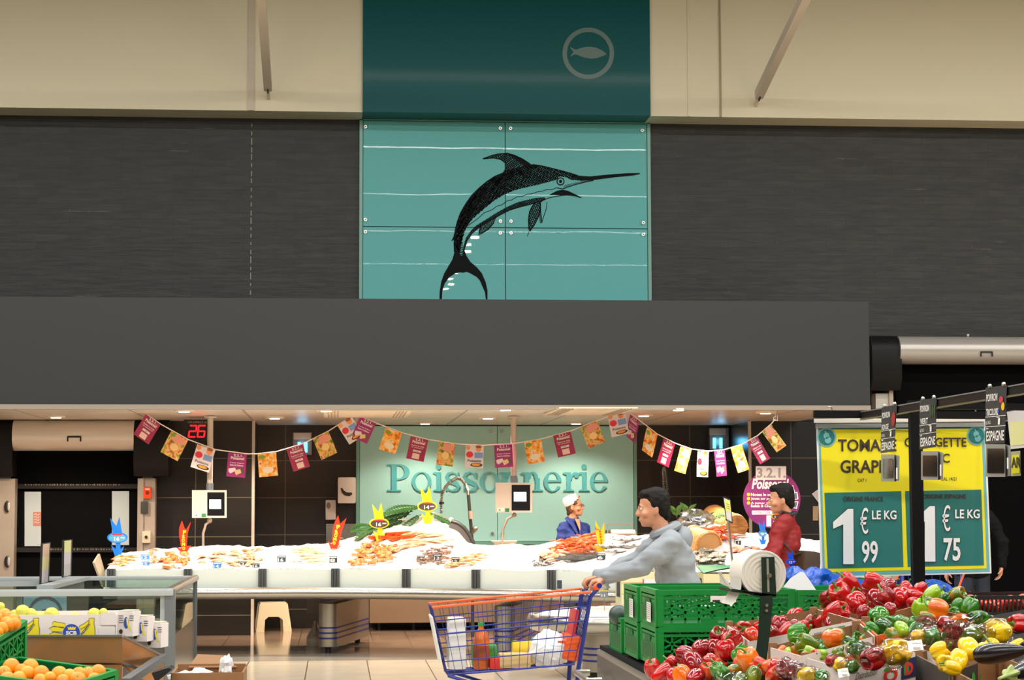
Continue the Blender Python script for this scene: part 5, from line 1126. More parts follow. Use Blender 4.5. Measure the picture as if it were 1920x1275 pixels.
# ================================================================ PEOPLE
SKIN = M('skin', (206, 146, 112), .5, sss=.1, var=.06, vscale=20); HAIRD = mix_mat('dark_hair', [(.3, (14, 11, 9)), (.7, (30, 23, 18))], 60, .65, spec=.2, sc=(1, 1, .15)); HAIRB = mix_mat('brown_hair', [(.3, (60, 38, 22)), (.7, (96, 64, 38))], 60, .5, sc=(1, 1, .15))
EYEW = M('eye_white', (226, 220, 214), .2); IRIS = M('eye_iris', (40, 28, 20), .2); LIP = M('lip', (178, 96, 84), .45); SHOE = M('shoe_black', (24, 22, 22), .4)
def frame(fwd, roll=0.0):
    f = Vector(fwd).normalized(); r = f.cross(Vector((0, 0, 1))).normalized(); u = r.cross(f)
    return Matrix((r, f, u)).transposed()
def head(mb, c, Mh, s=1.0):
    """skull, jaw, nose, ears, brow and chin melted into the body"""
    q = lambda x, y, z: Vector(c) + Mh @ (Vector((x, y, z)) * s)
    E = lambda x, y, z, a, b, d, rot=None: mb.ell(q(x, y, z), (a * s, b * s, d * s), SKIN, Mh if rot is None else Mh @ Euler(rot).to_matrix(), 20, 14)
    E(0, -.012, .035, .074, .094, .085); E(0, .012, -.02, .066, .082, .085); E(0, .03, -.068, .05, .06, .05); E(0, .066, -.095, .024, .022, .02)
    E(0, .082, .018, .052, .014, .012); mb.cone(q(0, .088, .008), q(0, .106, -.028), .009 * s, .0145 * s, SKIN, 10)
    for sx in (-1, 1):
        E(sx * .012, .097, -.032, .009, .01, .008); E(sx * .045, .062, -.03, .026, .024, .024); E(sx * .078, -.01, -.012, .009, .02, .033, (0, 0, sx * .3)); E(sx * .074, -.004, -.036, .008, .012, .012)
    E(0, .088, -.062, .026, .012, .007); E(0, .085, -.073, .023, .012, .007)
    return q
def hand(mb, w, d, palm, s=1.0, curl=.5, thumb=1):
    """palm, four jointed fingers and a thumb; d: direction of the fingers, palm: palm normal"""
    d = Vector(d).normalized(); n = (Vector(palm) - d * d.dot(Vector(palm))).normalized(); x = d.cross(n) * thumb
    w = Vector(w)
    for k in (-1, 0, 1): mb.cone(w + x * (.022 * k * s) + d * .012 * s, w + x * (.027 * k * s) + d * .08 * s, .017 * s, .0155 * s, SKIN, 10)
    for k, (o, L) in enumerate(((.034, .072), (.012, .08), (-.011, .075), (-.033, .06))):
        p = w + x * (o * s) + d * (.088 * s); a = .15; L *= s
        for j, (f_, r0, r1) in enumerate(((.45, .0092, .0088), (.32, .0088, .008), (.26, .008, .007))):
            a += curl * (.55, .9, .7)[j]; e = p + (d * math.cos(a) + n * math.sin(a)) * L * f_; mb.cone(p, e, r0 * s, r1 * s, SKIN, 8); p = e
    p = w + x * (.03 * s) + d * .022 * s; e = p + (x * .62 + d * .6 + n * .4).normalized() * .042 * s; mb.cone(p, e, .0125 * s, .0105 * s, SKIN, 8); f2 = e + (x * (.25 - curl * .3) + d * .75 + n * (.4 + curl * .5)).normalized() * .034 * s; mb.cone(e, f2, .0102 * s, .0085 * s, SKIN, 8)
def folds(mb, amp=.006, sc=11, seed=0):
    mb.bm.normal_update()
    for v in mb.bm.verts: v.co += v.normal * (amp * (noise.noise(v.co * sc + Vector((seed, 0, 0))) + .6 * noise.noise(Vector((v.co.x * sc * .6, v.co.y * sc * .6, v.co.z * sc * 2.2)) + Vector((0, seed, 0)))))
def paint(mb, mt):
    mb.mats = [mt]
    for f in mb.bm.faces: f.material_index = 0
    return mb
def person(name, label, J, cloth, trouser, hair, hd, sk=1.0, curl=.5, palms=None, hands=None, hairf=None, jk=1.0, hem=.02, extra=None):
    """J: joints in world space"""
    J = {k: Vector(v) for k, v in J.items()}; t = thing(name, label, 'person', ((J['anL'].x + J['anR'].x) / 2, (J['anL'].y + J['anR'].y) / 2, 0))
    Mh = frame(hd); b = MB(); q = head(b, J['head'], Mh, sk); c = b.cone
    c(J['neck'], J['head'] + Mh @ Vector((0, -.02, -.05)), .056, .052, SKIN, 16); 
    lt = (J['shR'] - J['shL']).normalized()
    for o_ in (-1, 1): c(J['pelvis'] + lt * o_ * .06, J['waist'] + lt * o_ * .05, .095, .08, SKIN, 14); c(J['waist'] + lt * o_ * .05, J['chest'] + lt * o_ * .07, .08, .088, SKIN, 14)
    c(J['chest'], J['neck'], .075, .055, SKIN, 12); c(J['shL'], J['shR'], .05, .05, SKIN, 12)
    for s in 'LR':
        c(J['chest'], J['sh' + s], .08, .05, SKIN); c(J['sh' + s], J['el' + s], .046, .037, SKIN); c(J['el' + s], J['wr' + s], .038, .026, SKIN)
        c(J['pelvis'], J['hp' + s], .085, .08, SKIN); c(J['hp' + s], J['kn' + s], .08, .052, SKIN); c(J['kn' + s], J['an' + s], .052, .036, SKIN)
        fd = Vector(J.get('toe' + s, J['an' + s] + Vector((hd[0], hd[1], 0)).normalized() * .14)); c(J['an' + s] - Vector((0, 0, .03)), fd - Vector((0, 0, .045)), .034, .026, SKIN)
        hand(b, J['wr' + s], hands[s], palms[s], .95, curl, 1 if s == 'L' else -1)
    body = paint(voxel(b, .0075, 3), SKIN).obj('body', t, smooth=80)
    for sx in (-1, 1):
        m = MB(); m.ell(q(sx * .032, .0795, .006), .0105 * sk, EYEW, nu=12, nv=8); m.ell(q(sx * .032, .0868, .006), .0048 * sk, IRIS, nu=10, nv=6); m.obj('eye', t)
        m = MB(); m.tube([q(sx * .016, .097, .024), q(sx * .034, .094, .028), q(sx * .05, .082, .022)], [.002, .0032, .0015], hair, 6); m.obj('eyebrow', t)
    m = MB(); m.tube([q(-.018, .0885, -.0665), q(0, .0985, -.066), q(.018, .0885, -.0665)], [.0015, .0035, .0015], LIP, 6); m.obj('mouth', t)
    # jacket
    b = MB(); c = b.cone; up = (J['chest'] - J['waist']).normalized()
    hp = J['pelvis'] - Vector((0, 0, hem))
    for o_ in (-1, 1): c(hp + lt * o_ * .072 * jk, J['waist'] + lt * o_ * .062 * jk, .118 * jk, .112 * jk, cloth, 18); c(J['waist'] + lt * o_ * .062 * jk, J['chest'] + lt * o_ * .075 * jk, .112 * jk, .118 * jk, cloth, 18)
    c(J['shL'], J['shR'], .074 * jk, .074 * jk, cloth, 14); c(J['chest'], J['neck'] - up * .045, .11 * jk, .075, cloth, 16)
    for s in 'LR':
        c(J['chest'], J['sh' + s], .105 * jk, .074 * jk, cloth); c(J['waist'], J['sh' + s], .09 * jk, .062 * jk, cloth); c(J['sh' + s], J['el' + s], .073 * jk, .058 * jk, cloth); c(J['el' + s], J['el' + s].lerp(J['wr' + s], .93), .058 * jk, .046 * jk, cloth)
    b = voxel(b, .012, 4); folds(b, .022, 7, J['head'].x); folds(b, .009, 19, J['head'].x + 3); paint(b, cloth).obj('jacket', t, smooth=80)
    b = MB(); c = b.cone
    [c(J['pelvis'] + lt * o_ * .06, J['pelvis'] + lt * o_ * .055 + up * .05, .108, .104, trouser, 18) for o_ in (-1, 1)]
    for s in 'LR': c(J['pelvis'], J['hp' + s], .11, .10, trouser); c(J['hp' + s], J['kn' + s], .098, .072, trouser); c(J['kn' + s], J['an' + s] + Vector((0, 0, .0)), .075, .062, trouser)
    b = voxel(b, .013, 4); folds(b, .007, 8, 4); paint(b, trouser).obj('trousers', t, smooth=80)
    for s in 'LR':
        fd = Vector((hd[0], hd[1], 0)).normalized(); a = J['an' + s]; b = MB(); b.cone((a.x, a.y, .05), (a.x + fd.x * .15, a.y + fd.y * .15, .042), .05, .042, SHOE); b.cone((a.x - fd.x * .04, a.y - fd.y * .04, .048), (a.x, a.y, .06), .046, .05, SHOE); b.obj('shoe', t)
    if hairf:
        b = MB(); hairf(b, q, Mh, sk); b = voxel(b, .007, 3); folds(b, .004, 45, 2); paint(b, hair).obj('hair', t, smooth=80)
    if extra: extra(t, q, Mh, J)
    return t
def short_hair(b, q, Mh, s):
    E = lambda x, y, z, a, bb, d: b.ell(q(x, y, z), (a * s, bb * s, d * s), SKIN, Mh, 20, 14)
    E(0, -.028, .055, .084, .092, .082); E(0, -.055, .01, .076, .062, .088); E(0, .035, .092, .064, .05, .034); E(0, -.075, -.05, .055, .035, .04)
    for sx in (-1, 1): E(sx * .072, -.025, .035, .016, .045, .05)
def std(cx, cy, yaw, h=1.75, lean=0.0):
    """standing pose; yaw 0 faces away (+Y), pi/2 faces left (-X)"""
    k = h / 1.75; Rz = Matrix.Rotation(yaw, 3, 'Z'); g = lambda x, y, z: Vector((cx, cy, 0)) + Rz @ (Vector((x, y + lean * max(0, z - .95), z)) * k)
    return dict(anL=g(-.1, -.02, .08), anR=g(.1, .02, .08), knL=g(-.1, .0, .49), knR=g(.1, .02, .49), hpL=g(-.095, 0, .90), hpR=g(.095, 0, .90), pelvis=g(0, 0, .96), waist=g(0, .0, 1.10), chest=g(0, .01, 1.30), neck=g(0, 0, 1.475), shL=g(-.18, 0, 1.415), shR=g(.18, 0, 1.415), head=g(0, .035, 1.63),
                elL=g(-.24, -.03, 1.13), elR=g(.24, -.03, 1.13), wrL=g(-.25, .06, .90), wrR=g(.25, .06, .90)), g
# --- the fishmonger behind the counter
BLUJ = M('jacket_blue', (30, 52, 128), .7, var=.12, vscale=7, bump=.15, bscale=220); DKT = M('trouser_dark', (38, 40, 48), .7)
J, g = std(2.83, 24.45, math.radians(-150), 1.57); J['elL'] = g(-.25, .03, 1.15); J['wrL'] = g(-.12, .2, 1.02); J['elR'] = g(.25, .03, 1.15); J['wrR'] = g(.12, .22, 1.02)
hx = at(1078, 950, Y=24.4); J['head'] = hx; J['neck'] = hx + Vector((-.03, .02, -.155))
def ex_m(t, q, Mh, J):
    CAPW = M('cap_white', (236, 230, 228), .6); b = MB(); R3 = Mh @ Euler((.35, 0, 0)).to_matrix()
    M4 = R3.to_4x4(); M4.translation = q(0, -.035, .05)
    b.lathe([(.088, -.03), (.097, 0), (.1, .05), (.085, .085), (.0001, .095)], CAPW, 24, M4); b.lathe([(.0001, .0), (.086, -.03)], CAPW, 24, M4); o = b.obj('cap', t, smooth=50)
    b = MB(); b.ell(q(.0, .065, .12), (.02, .006, .014), M('cap_mark', (206, 90, 110), .5), Mh); b.obj('cap_emblem', o)
    b = MB(); GL = M('glasses_frame', (40, 30, 30), .3)
    for sx in (-1, 1):
        for k in range(14): a0, a1 = k * .4488, (k + 1) * .4488; b.tube([q(sx * .034 + .024 * math.cos(a0), .100, .004 + .016 * math.sin(a0)), q(sx * .034 + .024 * math.cos(a1), .100, .004 + .016 * math.sin(a1))], .0022, GL, 5)
        b.tube([q(sx * .058, .097, .008), q(sx * .076, .04, .01), q(sx * .08, -.01, .004)], .0022, GL, 5)
    b.tube([q(-.01, .102, .008), q(.01, .102, .008)], .0022, GL, 5); b.obj('glasses', t)
    b = MB(); P = J['neck']; r = (J['shR'] - J['shL']).normalized(); f = Vector((-r.y, r.x, 0))
    for sx in (-1, 1): b.tube([P - f * .075 + Vector((0, 0, .03)), P + r * sx * .075 + Vector((0, 0, .015)), P + r * sx * .055 + f * .09 + Vector((0, 0, -.06)), P + r * sx * .012 + f * .15 + Vector((0, 0, -.2))], [.03, .034, .03, .012], BLUJ, 8, sq=.5)
    b.obj('collar', t)
    b = MB(); b.poly([P + f * (.10 + .05 * k) + r * x + Vector((0, 0, z)) for x, z, k in ((-.035, .01, 0), (.035, .01, 0), (.006, -.12, 1), (-.006, -.12, 1))], SKIN); b.obj('neckline', t)
    b = MB(); c = P + f * .165 + r * .1 + Vector((0, 0, -.22)); b.box(c, (.075, .02, .045), M('badge_grey', (150, 156, 170), .4), Matrix((r, f, Vector((0, 0, 1)))).transposed()); b.obj('name_badge', t)
def hair_m(b, q, Mh, s):
    E = lambda x, y, z, a, bb, d: b.ell(q(x, y, z), (a * s, bb * s, d * s), SKIN, Mh, 20, 14)
    E(0, -.05, .0, .08, .065, .1); E(0, -.02, .06, .08, .09, .06); E(0, -.07, -.07, .055, .04, .05)
    for sx in (-1, 1): E(sx * .066, .02, .045, .014, .045, .028); E(sx * .07, -.03, -.035, .012, .028, .05)
person('person', 'person in a blue jacket, white cap and glasses behind the fish counter', J, BLUJ, DKT, HAIRB, (.88, -.42, .06), .98, .6, {'L': (0, .3, -1), 'R': (0, .3, -1)}, {'L': (.8, -.6, -.1), 'R': (.8, -.6, -.1)}, hair_m, extra=ex_m)
# --- the man in the red jacket
REDJ = M('jacket_red', (140, 12, 14), .6, var=.15, vscale=6, bump=.12, bscale=160); COLR = M('collar_dark', (34, 30, 32), .7)
J, g = std(3.84, 17.5, math.radians(72), 1.80); hx = at(1464, 936, Y=17.5); J['head'] = hx; J['neck'] = hx + Vector((.05, .01, -.15))
dz = J['neck'] - g(0, 0, 1.475)
for k in ('shL', 'shR', 'chest'): J[k] += dz * .8
J['elL'] = g(-.27, .08, 1.14) + dz * .5; J['wrL'] = g(-.17, .30, 1.04); J['elR'] = g(.26, .04, 1.14) + dz * .5; J['wrR'] = g(.15, .28, 1.02)
BAG = M('bag_brown', (62, 44, 32), .5, var=.2, vscale=8)
def ex_r(t, q, Mh, J):
    b = MB(); P = J['neck'] + Vector((0, 0, .0)); 
    b.tube([P + Vector((.066 * math.cos(a), .06 * math.sin(a), .01 + .02 * math.cos(a))) for a in [math.pi * 2 * k / 16 for k in range(17)]], .034, COLR, 8, sq=.6); b.obj('collar', t)
    # shoulder bag: strap across and bag at the hip
    c = at(1512, 1062, Y=17.28); b = MB(); b.box(c, (.17, .2, .26), BAG, Euler((0, .1, .3)).to_matrix(), bev=.04); o = b.obj('shoulder_bag', t)
    st = [c + Vector((-.05, -.06, .12)), at(1490, 1040, Y=17.27), at(1470, 1020, Y=17.26), at(1459, 1002, Y=17.27), at(1452, 988, Y=17.3), J['shL'] + Vector((-.02, 0, .09)), J['shL'] + Vector((.08, .1, .06))]
    b = MB(); b.tube(st, .022, BAG, 8, sq=.5); b.obj('strap', o)
person('person', 'person in a dark red jacket with brown shoulder bag, looking at the seafood', J, REDJ, DKT, HAIRD, (-.97, .12, -.12), 1.04, .5, {'L': (0, 0, -1), 'R': (0, 0, -1)}, {'L': (-1, .1, -.3), 'R': (-1, .2, -.3)}, short_hair, jk=1.12, hem=.10, extra=ex_r)
# --- the person in dark clothes at the right
DARKJ = M('jacket_black', (15, 14, 15), .85, spec=.15, var=.2, vscale=6); JEAN = M('jeans_dark', (30, 36, 48), .8, var=.2, vscale=14)
J, g = std(6.28, 20.0, math.radians(12), 1.76); w = at(1880, 1068, Y=19.95); J['wrR'] = w + Vector((-.01, 0, .03)); J['elR'] = J['shR'].lerp(J['wrR'], .5) + Vector((.07, -.03, 0))
person('person', 'person in a black jacket and dark jeans behind the price banner', J, DARKJ, JEAN, HAIRD, (-.1, 1, 0), 1.0, .45, {'L': (1, 0, 0), 'R': (-1, .1, 0)}, {'L': (0, .1, -1), 'R': (-.15, .1, -1)}, short_hair, hem=.06)
# --- the shopper pushing the trolley
GREYJ = M('jacket_pale_grey', (140, 146, 151), .7, var=.06, vscale=5, bump=.1, bscale=150)
SY = 13.2; J, g = std(2.13, SY, math.radians(90), 1.70, .12); hx = at(1224, 953, Y=SY); J['head'] = hx; J['neck'] = hx + Vector((.06, 0, -.15)); J['chest'] = J['neck'] + Vector((.07, 0, -.19)); J['waist'] = J['neck'] + Vector((.12, 0, -.40)); J['pelvis'] = Vector((2.19, SY, .93))
for s, sy in (('L', -1), ('R', 1)):
    J['sh' + s] = J['neck'] + Vector((.03, sy * .185, -.075)); wr = Vector((1.70, SY + sy * .17, 1.095)); J['wr' + s] = wr; J['el' + s] = Vector((1.90, SY + sy * .25, 1.17)); J['hp' + s] = Vector((2.19, SY + sy * .095, .89))
J['knL'] = Vector((2.03, SY - .1, .49)); J['anL'] = Vector((2.02, SY - .1, .08)); J['knR'] = Vector((2.24, SY + .1, .48)); J['anR'] = Vector((2.42, SY + .1, .1))
def ex_s(t, q, Mh, J):
    P = J['neck']; b = MB(); b.tube([P + Vector((.07 * math.cos(a) + .02, .085 * math.sin(a), .01 + .03 * math.cos(a))) for a in [2 * math.pi * k / 16 for k in range(17)]], .038, GREYJ, 8, sq=.8); b.ell(P + Vector((.12, 0, -.06)), (.075, .12, .1), GREYJ, (0, .4, 0)); b.obj('hood', t)
person('person', 'person in a pale grey hooded jacket pushing a blue shopping trolley', J, GREYJ, JEAN, HAIRD, (-1, .02, -.1), 1.0, 1.15, {'L': (0, 0, -1), 'R': (0, 0, -1)}, {'L': (-1, .05, -.25), 'R': (-1, -.05, -.25)}, short_hair, jk=1.08, hem=.08, extra=ex_s)
# ================================================================ SHOPPING TROLLEY
WIRE = M('trolley_blue', (34, 48, 130), .35, .2); ORG = M('trolley_orange', (232, 92, 30), .4)
t = thing('shopping_trolley', 'blue wire shopping trolley with orange top rails, pushed left along the counter', 'shopping trolley', (1.15, SY, 0))
y0, y1 = SY - .25, SY + .25
TL0, TR0 = (0.60, .925), (1.60, 1.015)   # top rail ends (x, z)
BL0, BR0 = (0.70, .50), (1.50, .56)      # basket floor
for y in (y0, y1):
    m = MB(); m.tube([(TL0[0], y, TL0[1]), (TR0[0], y, TR0[1])], .0085, ORG, 8); m.obj('top_rail', t)
m = MB(); L = lambda a, b, k: (a[0] + (b[0] - a[0]) * k, a[1] + (b[1] - a[1]) * k)
for y, yb_ in ((y0, y0 + .05), (y1, y1 - .05)):
    for k in range(1, 6):
        f = k / 5; a, b = L(TL0, BL0, f), L(TR0, BR0, f); yy = y + (yb_ - y) * f; m.tube([(a[0], yy, a[1]), (b[0], yy, b[1])], .004 if k not in (2, 5) else .006, WIRE, 5)
    for k in range(17):
        f = k / 16; a, b = L(TL0, TR0, f), L(BL0, BR0, f); m.tube([(a[0], y, a[1]), (b[0], yb_, b[1])], .0017, WIRE, 4)
for (T_, B_) in ((TL0, BL0), (TR0, BR0)):
    for k in range(9): f = k / 8; m.tube([(T_[0], y0 + (y1 - y0) * f, T_[1]), (B_[0], y0 + .05 + (y1 - y0 - .1) * f, B_[1])], .0026, WIRE, 4)
    for k in range(5): f = k / 4; a = L(T_, B_, f); m.tube([(a[0], y0 + .05 * f, a[1]), (a[0], y1 - .05 * f, a[1])], .004, WIRE, 5)
for k in range(16): f = k / 15; a = L(BL0, BR0, f); m.tube([(a[0], y0 + .05, a[1]), (a[0], y1 - .05, a[1])], .0028, WIRE, 4)
for k in range(7): y = y0 + .05 + (y1 - y0 - .1) * k / 6; m.tube([(BL0[0], y, BL0[1]), (BR0[0], y, BR0[1])], .003, WIRE, 4)
m.obj('wire_basket', t)
m = MB()
for y in (y0 + .02, y1 - .02):
    m.tube([(1.66, y, 1.05), (1.60, y, .98), (1.52, y, .52), (1.5, y, .20), (1.46, y, .14)], .014, WIRE, 8); m.tube([(1.5, y, .2), (.72, y + (.06 if y < SY else -.06), .16)], .014, WIRE, 8); m.tube([(BL0[0], y, BL0[1]), (.95, y, .42), (1.5, y, .36)], .011, WIRE, 8)
m.tube([(.72, y0 + .08, .16), (.72, y1 - .08, .16)], .014, WIRE, 8); m.obj('chassis', t)
m = MB(); m.tube([(1.655, y0 - .01, 1.055), (1.655, y1 + .01, 1.055)], .017, WIRE, 12); m.obj('handle_bar', t)
m = MB()
for y in (y0 + .01, y1 - .01): m.ell((1.645, y, 1.05), (.034, .016, .022), ORG, (0, -.5, 0), 12, 8)
m.obj('handle_end', t)
for x in (.76, 1.46):
    for y in (y0 + .06, y1 - .06):
        m = MB(); m.cyl((x, y - .014, .065), (x, y + .014, .065), .065, M('tyre', (50, 50, 54), .5), 18); m.box((x, y, .13), (.03, .04, .06), WIRE); m.obj('wheel', t)
m = MB(); m.box((.632, SY, .715), (.012, .38, .30), M('trolley_panel', (226, 226, 222), .4), Euler((0, -.2, 0)).to_matrix(), bev=.004); m.obj('front_panel', t)
m = MB(); m.box((1.51, SY, .80), (.02, .34, .2), M('seat_flap', (196, 50, 46), .4), Euler((0, .18, 0)).to_matrix(), bev=.006); m.box((1.46, SY, .70), (.12, .34, .012), ORG); m.box((1.49, SY - .02, .66), (.10, .32, .16), ORG, Euler((0, .18, 0)).to_matrix(), bev=.02); m.obj('child_seat', t)
# shopping in the basket
def bottle(P, r, h, cb, cc, label, cl=None):
    t = thing('bottle', label, 'bottle', P); m = MB(); m.lathe([(r * .9, 0), (r, .01), (r, h * .62), (r * .75, h * .76), (r * .34, h * .88), (r * .34, h * .94)], cb, 18); m.obj('body', t, local=True)
    m = MB(); m.lathe([(r * .4, h * .93), (r * .4, h), (.0001, h)], cc, 14); m.obj('cap', t, local=True)
    if cl: m = MB(); m.lathe([(r * 1.02, h * .18), (r * 1.02, h * .5)], cl, 18); m.obj('paper_label', t, local=True)
bz = .53
bottle((.92, SY - .08, bz), .052, .29, M('juice_orange', (196, 96, 30), .2), M('cap_green', (20, 150, 80), .4), 'orange juice bottle with green cap behind the white pack in the trolley', M('lab_brown', (140, 60, 30), .5))
m = MB(); m.box((.765, SY - .02, bz + .16), (.11, .26, .32), M('pack_white', (222, 222, 220), .35), bev=.02); tag(m.obj('grocery_pack'), 'tall white grocery pack at the very front of the trolley', 'grocery pack')
m = MB(); m.box((.95, SY + .08, bz + .07), (.16, .14, .14), M('pack_green', (70, 160, 60), .4), bev=.02); tag(m.obj('grocery_pack'), 'green grocery pack standing behind the juice bottle in the trolley', 'grocery pack')
m = MB(); m.box((1.02, SY - .1, bz + .035), (.1, .1, .07), M('pack_red', (206, 50, 40), .4), bev=.015); tag(m.obj('grocery_pack'), 'small red grocery pack low beside the juice bottle in the trolley', 'grocery pack')
m = MB(); m.box((1.13, SY - .07, bz + .05), (.2, .18, .09), M('pack_tan', (206, 176, 120), .5), bev=.02); tag(m.obj('grocery_pack'), 'tan paper pack in the middle of the trolley', 'grocery pack')
tag(crumple((1.36, SY - .06, bz + .11), .13, .13, .12, 5, M('bag_white', (226, 228, 232), .4), 'shopping_bag', amp=.2), 'white shopping bag near the handle end of the trolley', 'bag')
m = MB(); m.box((1.2, SY + .1, bz + .085), (.14, .12, .15), M('pack_yellow', (236, 206, 60), .4), bev=.02); tag(m.obj('grocery_pack'), 'yellow grocery pack behind the tan pack in the trolley', 'grocery pack')
m = MB(); m.box((1.31, SY + .13, bz + .09), (.1, .1, .18), M('pack_blue', (90, 150, 226), .4), bev=.02); tag(m.obj('grocery_pack'), 'light blue grocery pack behind the white bag in the trolley', 'grocery pack')
# ================================================================ PRODUCE STAND (right foreground)
EDGX = 1.36
def SZ(x): return .835 + .66 * (x - 1.38) if x < 1.69 else 1.04 + .17 * (x - 1.69)
def sp(u, v, lift=0.0, y0=5.0, y1=8.95):
    d = ray(u, v); y = y0
    while y < y1:
        P = CAM + d * (y / d.y)
        if P.z <= SZ(P.x) + lift: return P
        y += .01
    return CAM + d * (y1 / d.y)
t = thing('produce_stand', 'steel produce stand sloping up to the right, full of peppers', 'display stand', (2.3, 7.9, 0))
m = MB(); m.box((EDGX + .012, 7.6, .43), (.024, 6.3, .72), DKSTEEL); m.box((EDGX + .03, 7.6, .80), (.06, 6.3, .03), STEEL, bev=.006); m.obj('side_panel', t)
m = MB(); m.box((2.35, 9.85, .82), (1.95, 1.8, .03), M('tray_dark', (14, 13, 13), .7, spec=.15)); m.obj('flat_shelf', t)
m = MB(); q = lambda x, d: Vector((x, 0, SZ(x) - d)); sec = [q(1.39, .05), q(1.69, .17), q(3.3, .17), q(3.3, .20), q(1.69, .20), q(1.39, .08)]; m.prism([p + Vector((0, 4.45, 0)) for p in sec], (0, 4.5, 0), M('tray_dark', (14, 13, 13), .7, spec=.15)); m.obj('sloped_shelf', t)
m = MB(); m.box((2.35, 7.6, .4), (1.7, 6.0, .75), M('stand_body', (60, 58, 56), .5)); m.obj('body', t)
for y in (9.2, 10.4): m = MB(); m.tube([(EDGX - .02, y, .68), (EDGX - .09, y, .68), (EDGX - .09, y + .5, .68), (EDGX - .02, y + .5, .68)], .016, STEEL, 8); m.obj('bumper', t)
# ---- green folding crates
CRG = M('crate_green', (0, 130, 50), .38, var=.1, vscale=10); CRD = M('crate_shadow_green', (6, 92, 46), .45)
def crate(P, h, name, label, cat='crate', mt=CRG, dark=CRD, nx=10, ny=7, lab=True, group=None, solid=False):
    """P: four rim corners (near-left, near-right, far-right, far-left); lattice walls"""
    P = [Vector(p) for p in P]; dn = (P[1] - P[0]).cross(P[3] - P[0]).normalized(); dn = -dn if dn.z > 0 else dn
    c = sum(P, Vector()) / 4 + dn * h; t = thing(name, label, cat, c, group=group)
    m = MB(); th = .012
    for i in range(4):
        a, b = P[i], P[(i + 1) % 4]; e = (b - a); L = e.length; e.normalize(); n_ = nx if i % 2 == 0 else ny; nrm = e.cross(dn).normalized()
        at_ = lambda s_, k: a + e * (L * s_) + dn * (h * k)
        B = lambda s0, k0, s1, k1, w, mt_=mt, d_=th: m.bar(at_(s0, k0), at_(s1, k1), w, d_, mt_, nrm)
        B(0, .045, 1, .045, .022, mt, .026); B(0, .97, 1, .97, .02, mt, .02); B(0, .2, 1, .2, .012, mt, .02); B(0, .62, 1, .62, .010); B(0, .80, 1, .80, .010)
        B(.015, .0, .015, 1, .028, mt, .024); B(.985, .0, .985, 1, .028, mt, .024)
        for k in range(1, n_): B(k / n_, .2, k / n_, .97, .009)
        for k in range(0, n_, 2):
            B(k / n_, .24, min(1, (k + 2) / n_), .6, .008); B(min(1, (k + 2) / n_), .24, k / n_, .6, .008)
        if i % 2 == 0:
            for s0 in (.32, .55): B(s0, .88, s0 + .12, .88, .03, mt, .016)
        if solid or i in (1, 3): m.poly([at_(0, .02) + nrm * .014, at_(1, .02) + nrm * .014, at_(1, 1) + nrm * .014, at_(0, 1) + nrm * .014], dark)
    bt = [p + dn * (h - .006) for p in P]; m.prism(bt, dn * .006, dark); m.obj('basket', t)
    a, b = P[3], P[0]; e = (b - a).normalized(); nrm = e.cross(dn).normalized()
    if nrm.dot(CAM - a) < 0: nrm = -nrm
    pm = pmL(a + nrm * .014, e, dn, nrm); L = (b - a).length; m = MB()
    m.prect(pm, L * .06, h * .26, L * .94, h * .9, mt, -.004, .006); m.prect(pm, L * .32, h * .24, L * .68, h * .4, dark, .001)
    for k in range(7): m.prect(pm, L * (.1 + .125 * k), h * .48, L * (.14 + .125 * k), h * .86, dark, .0008)
    m.prect(pm, L * .06, h * .44, L * .94, h * .46, dark, .0012); m.obj('end_plate', t)
    if lab:
        m = MB(); m.prect(pm, L * .5, h * .36, L * .78, h * .92, WHITE, .004)
        for k in range(8): m.prect(pm, L * .53, h * (.4 + .06 * k), L * .75, h * (.42 + .06 * k), M('label_line', (170, 166, 160), .6), .006)
        m.obj('paper_label', t)
    return t
X1 = 1.41
def C4(x, y, w, d, z): return [(x, y, z), (x + w, y, z), (x + w, y + d, z), (x, y + d, z)]
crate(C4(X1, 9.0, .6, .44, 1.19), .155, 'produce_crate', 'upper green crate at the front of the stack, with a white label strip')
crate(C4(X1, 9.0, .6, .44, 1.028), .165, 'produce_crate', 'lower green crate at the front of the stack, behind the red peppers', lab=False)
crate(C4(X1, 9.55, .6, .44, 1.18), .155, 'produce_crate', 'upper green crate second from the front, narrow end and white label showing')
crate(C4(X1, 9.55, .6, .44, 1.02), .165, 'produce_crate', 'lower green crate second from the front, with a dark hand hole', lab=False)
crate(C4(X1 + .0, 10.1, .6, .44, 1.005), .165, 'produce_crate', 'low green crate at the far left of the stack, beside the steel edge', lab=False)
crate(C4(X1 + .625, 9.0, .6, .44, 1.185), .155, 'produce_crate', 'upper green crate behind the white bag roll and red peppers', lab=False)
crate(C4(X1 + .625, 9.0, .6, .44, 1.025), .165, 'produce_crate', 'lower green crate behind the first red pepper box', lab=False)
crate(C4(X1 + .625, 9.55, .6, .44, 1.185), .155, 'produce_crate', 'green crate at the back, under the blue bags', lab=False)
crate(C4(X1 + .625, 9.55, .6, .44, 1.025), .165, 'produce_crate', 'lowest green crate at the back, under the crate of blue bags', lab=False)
m = MB(); P = at(1160, 1153, Y=10.25); m.ell(P, (.05, .06, .05), M('veg_dark', (56, 72, 66), .4), nu=16, nv=10); tag(m.obj('dark_vegetable'), 'dark green rounded vegetable in the low green crate', 'vegetable')
m = MB(); pm = pmY(8.98); m.prect(pm, 1332, 1117, 1380, 1129, WHITE, .0, .01); m.prect(pm, 1336, 1125, 1350, 1129, INK, .002); tag(m.obj('paper_label'), 'long white label hung on the front green crate rim', 'label')
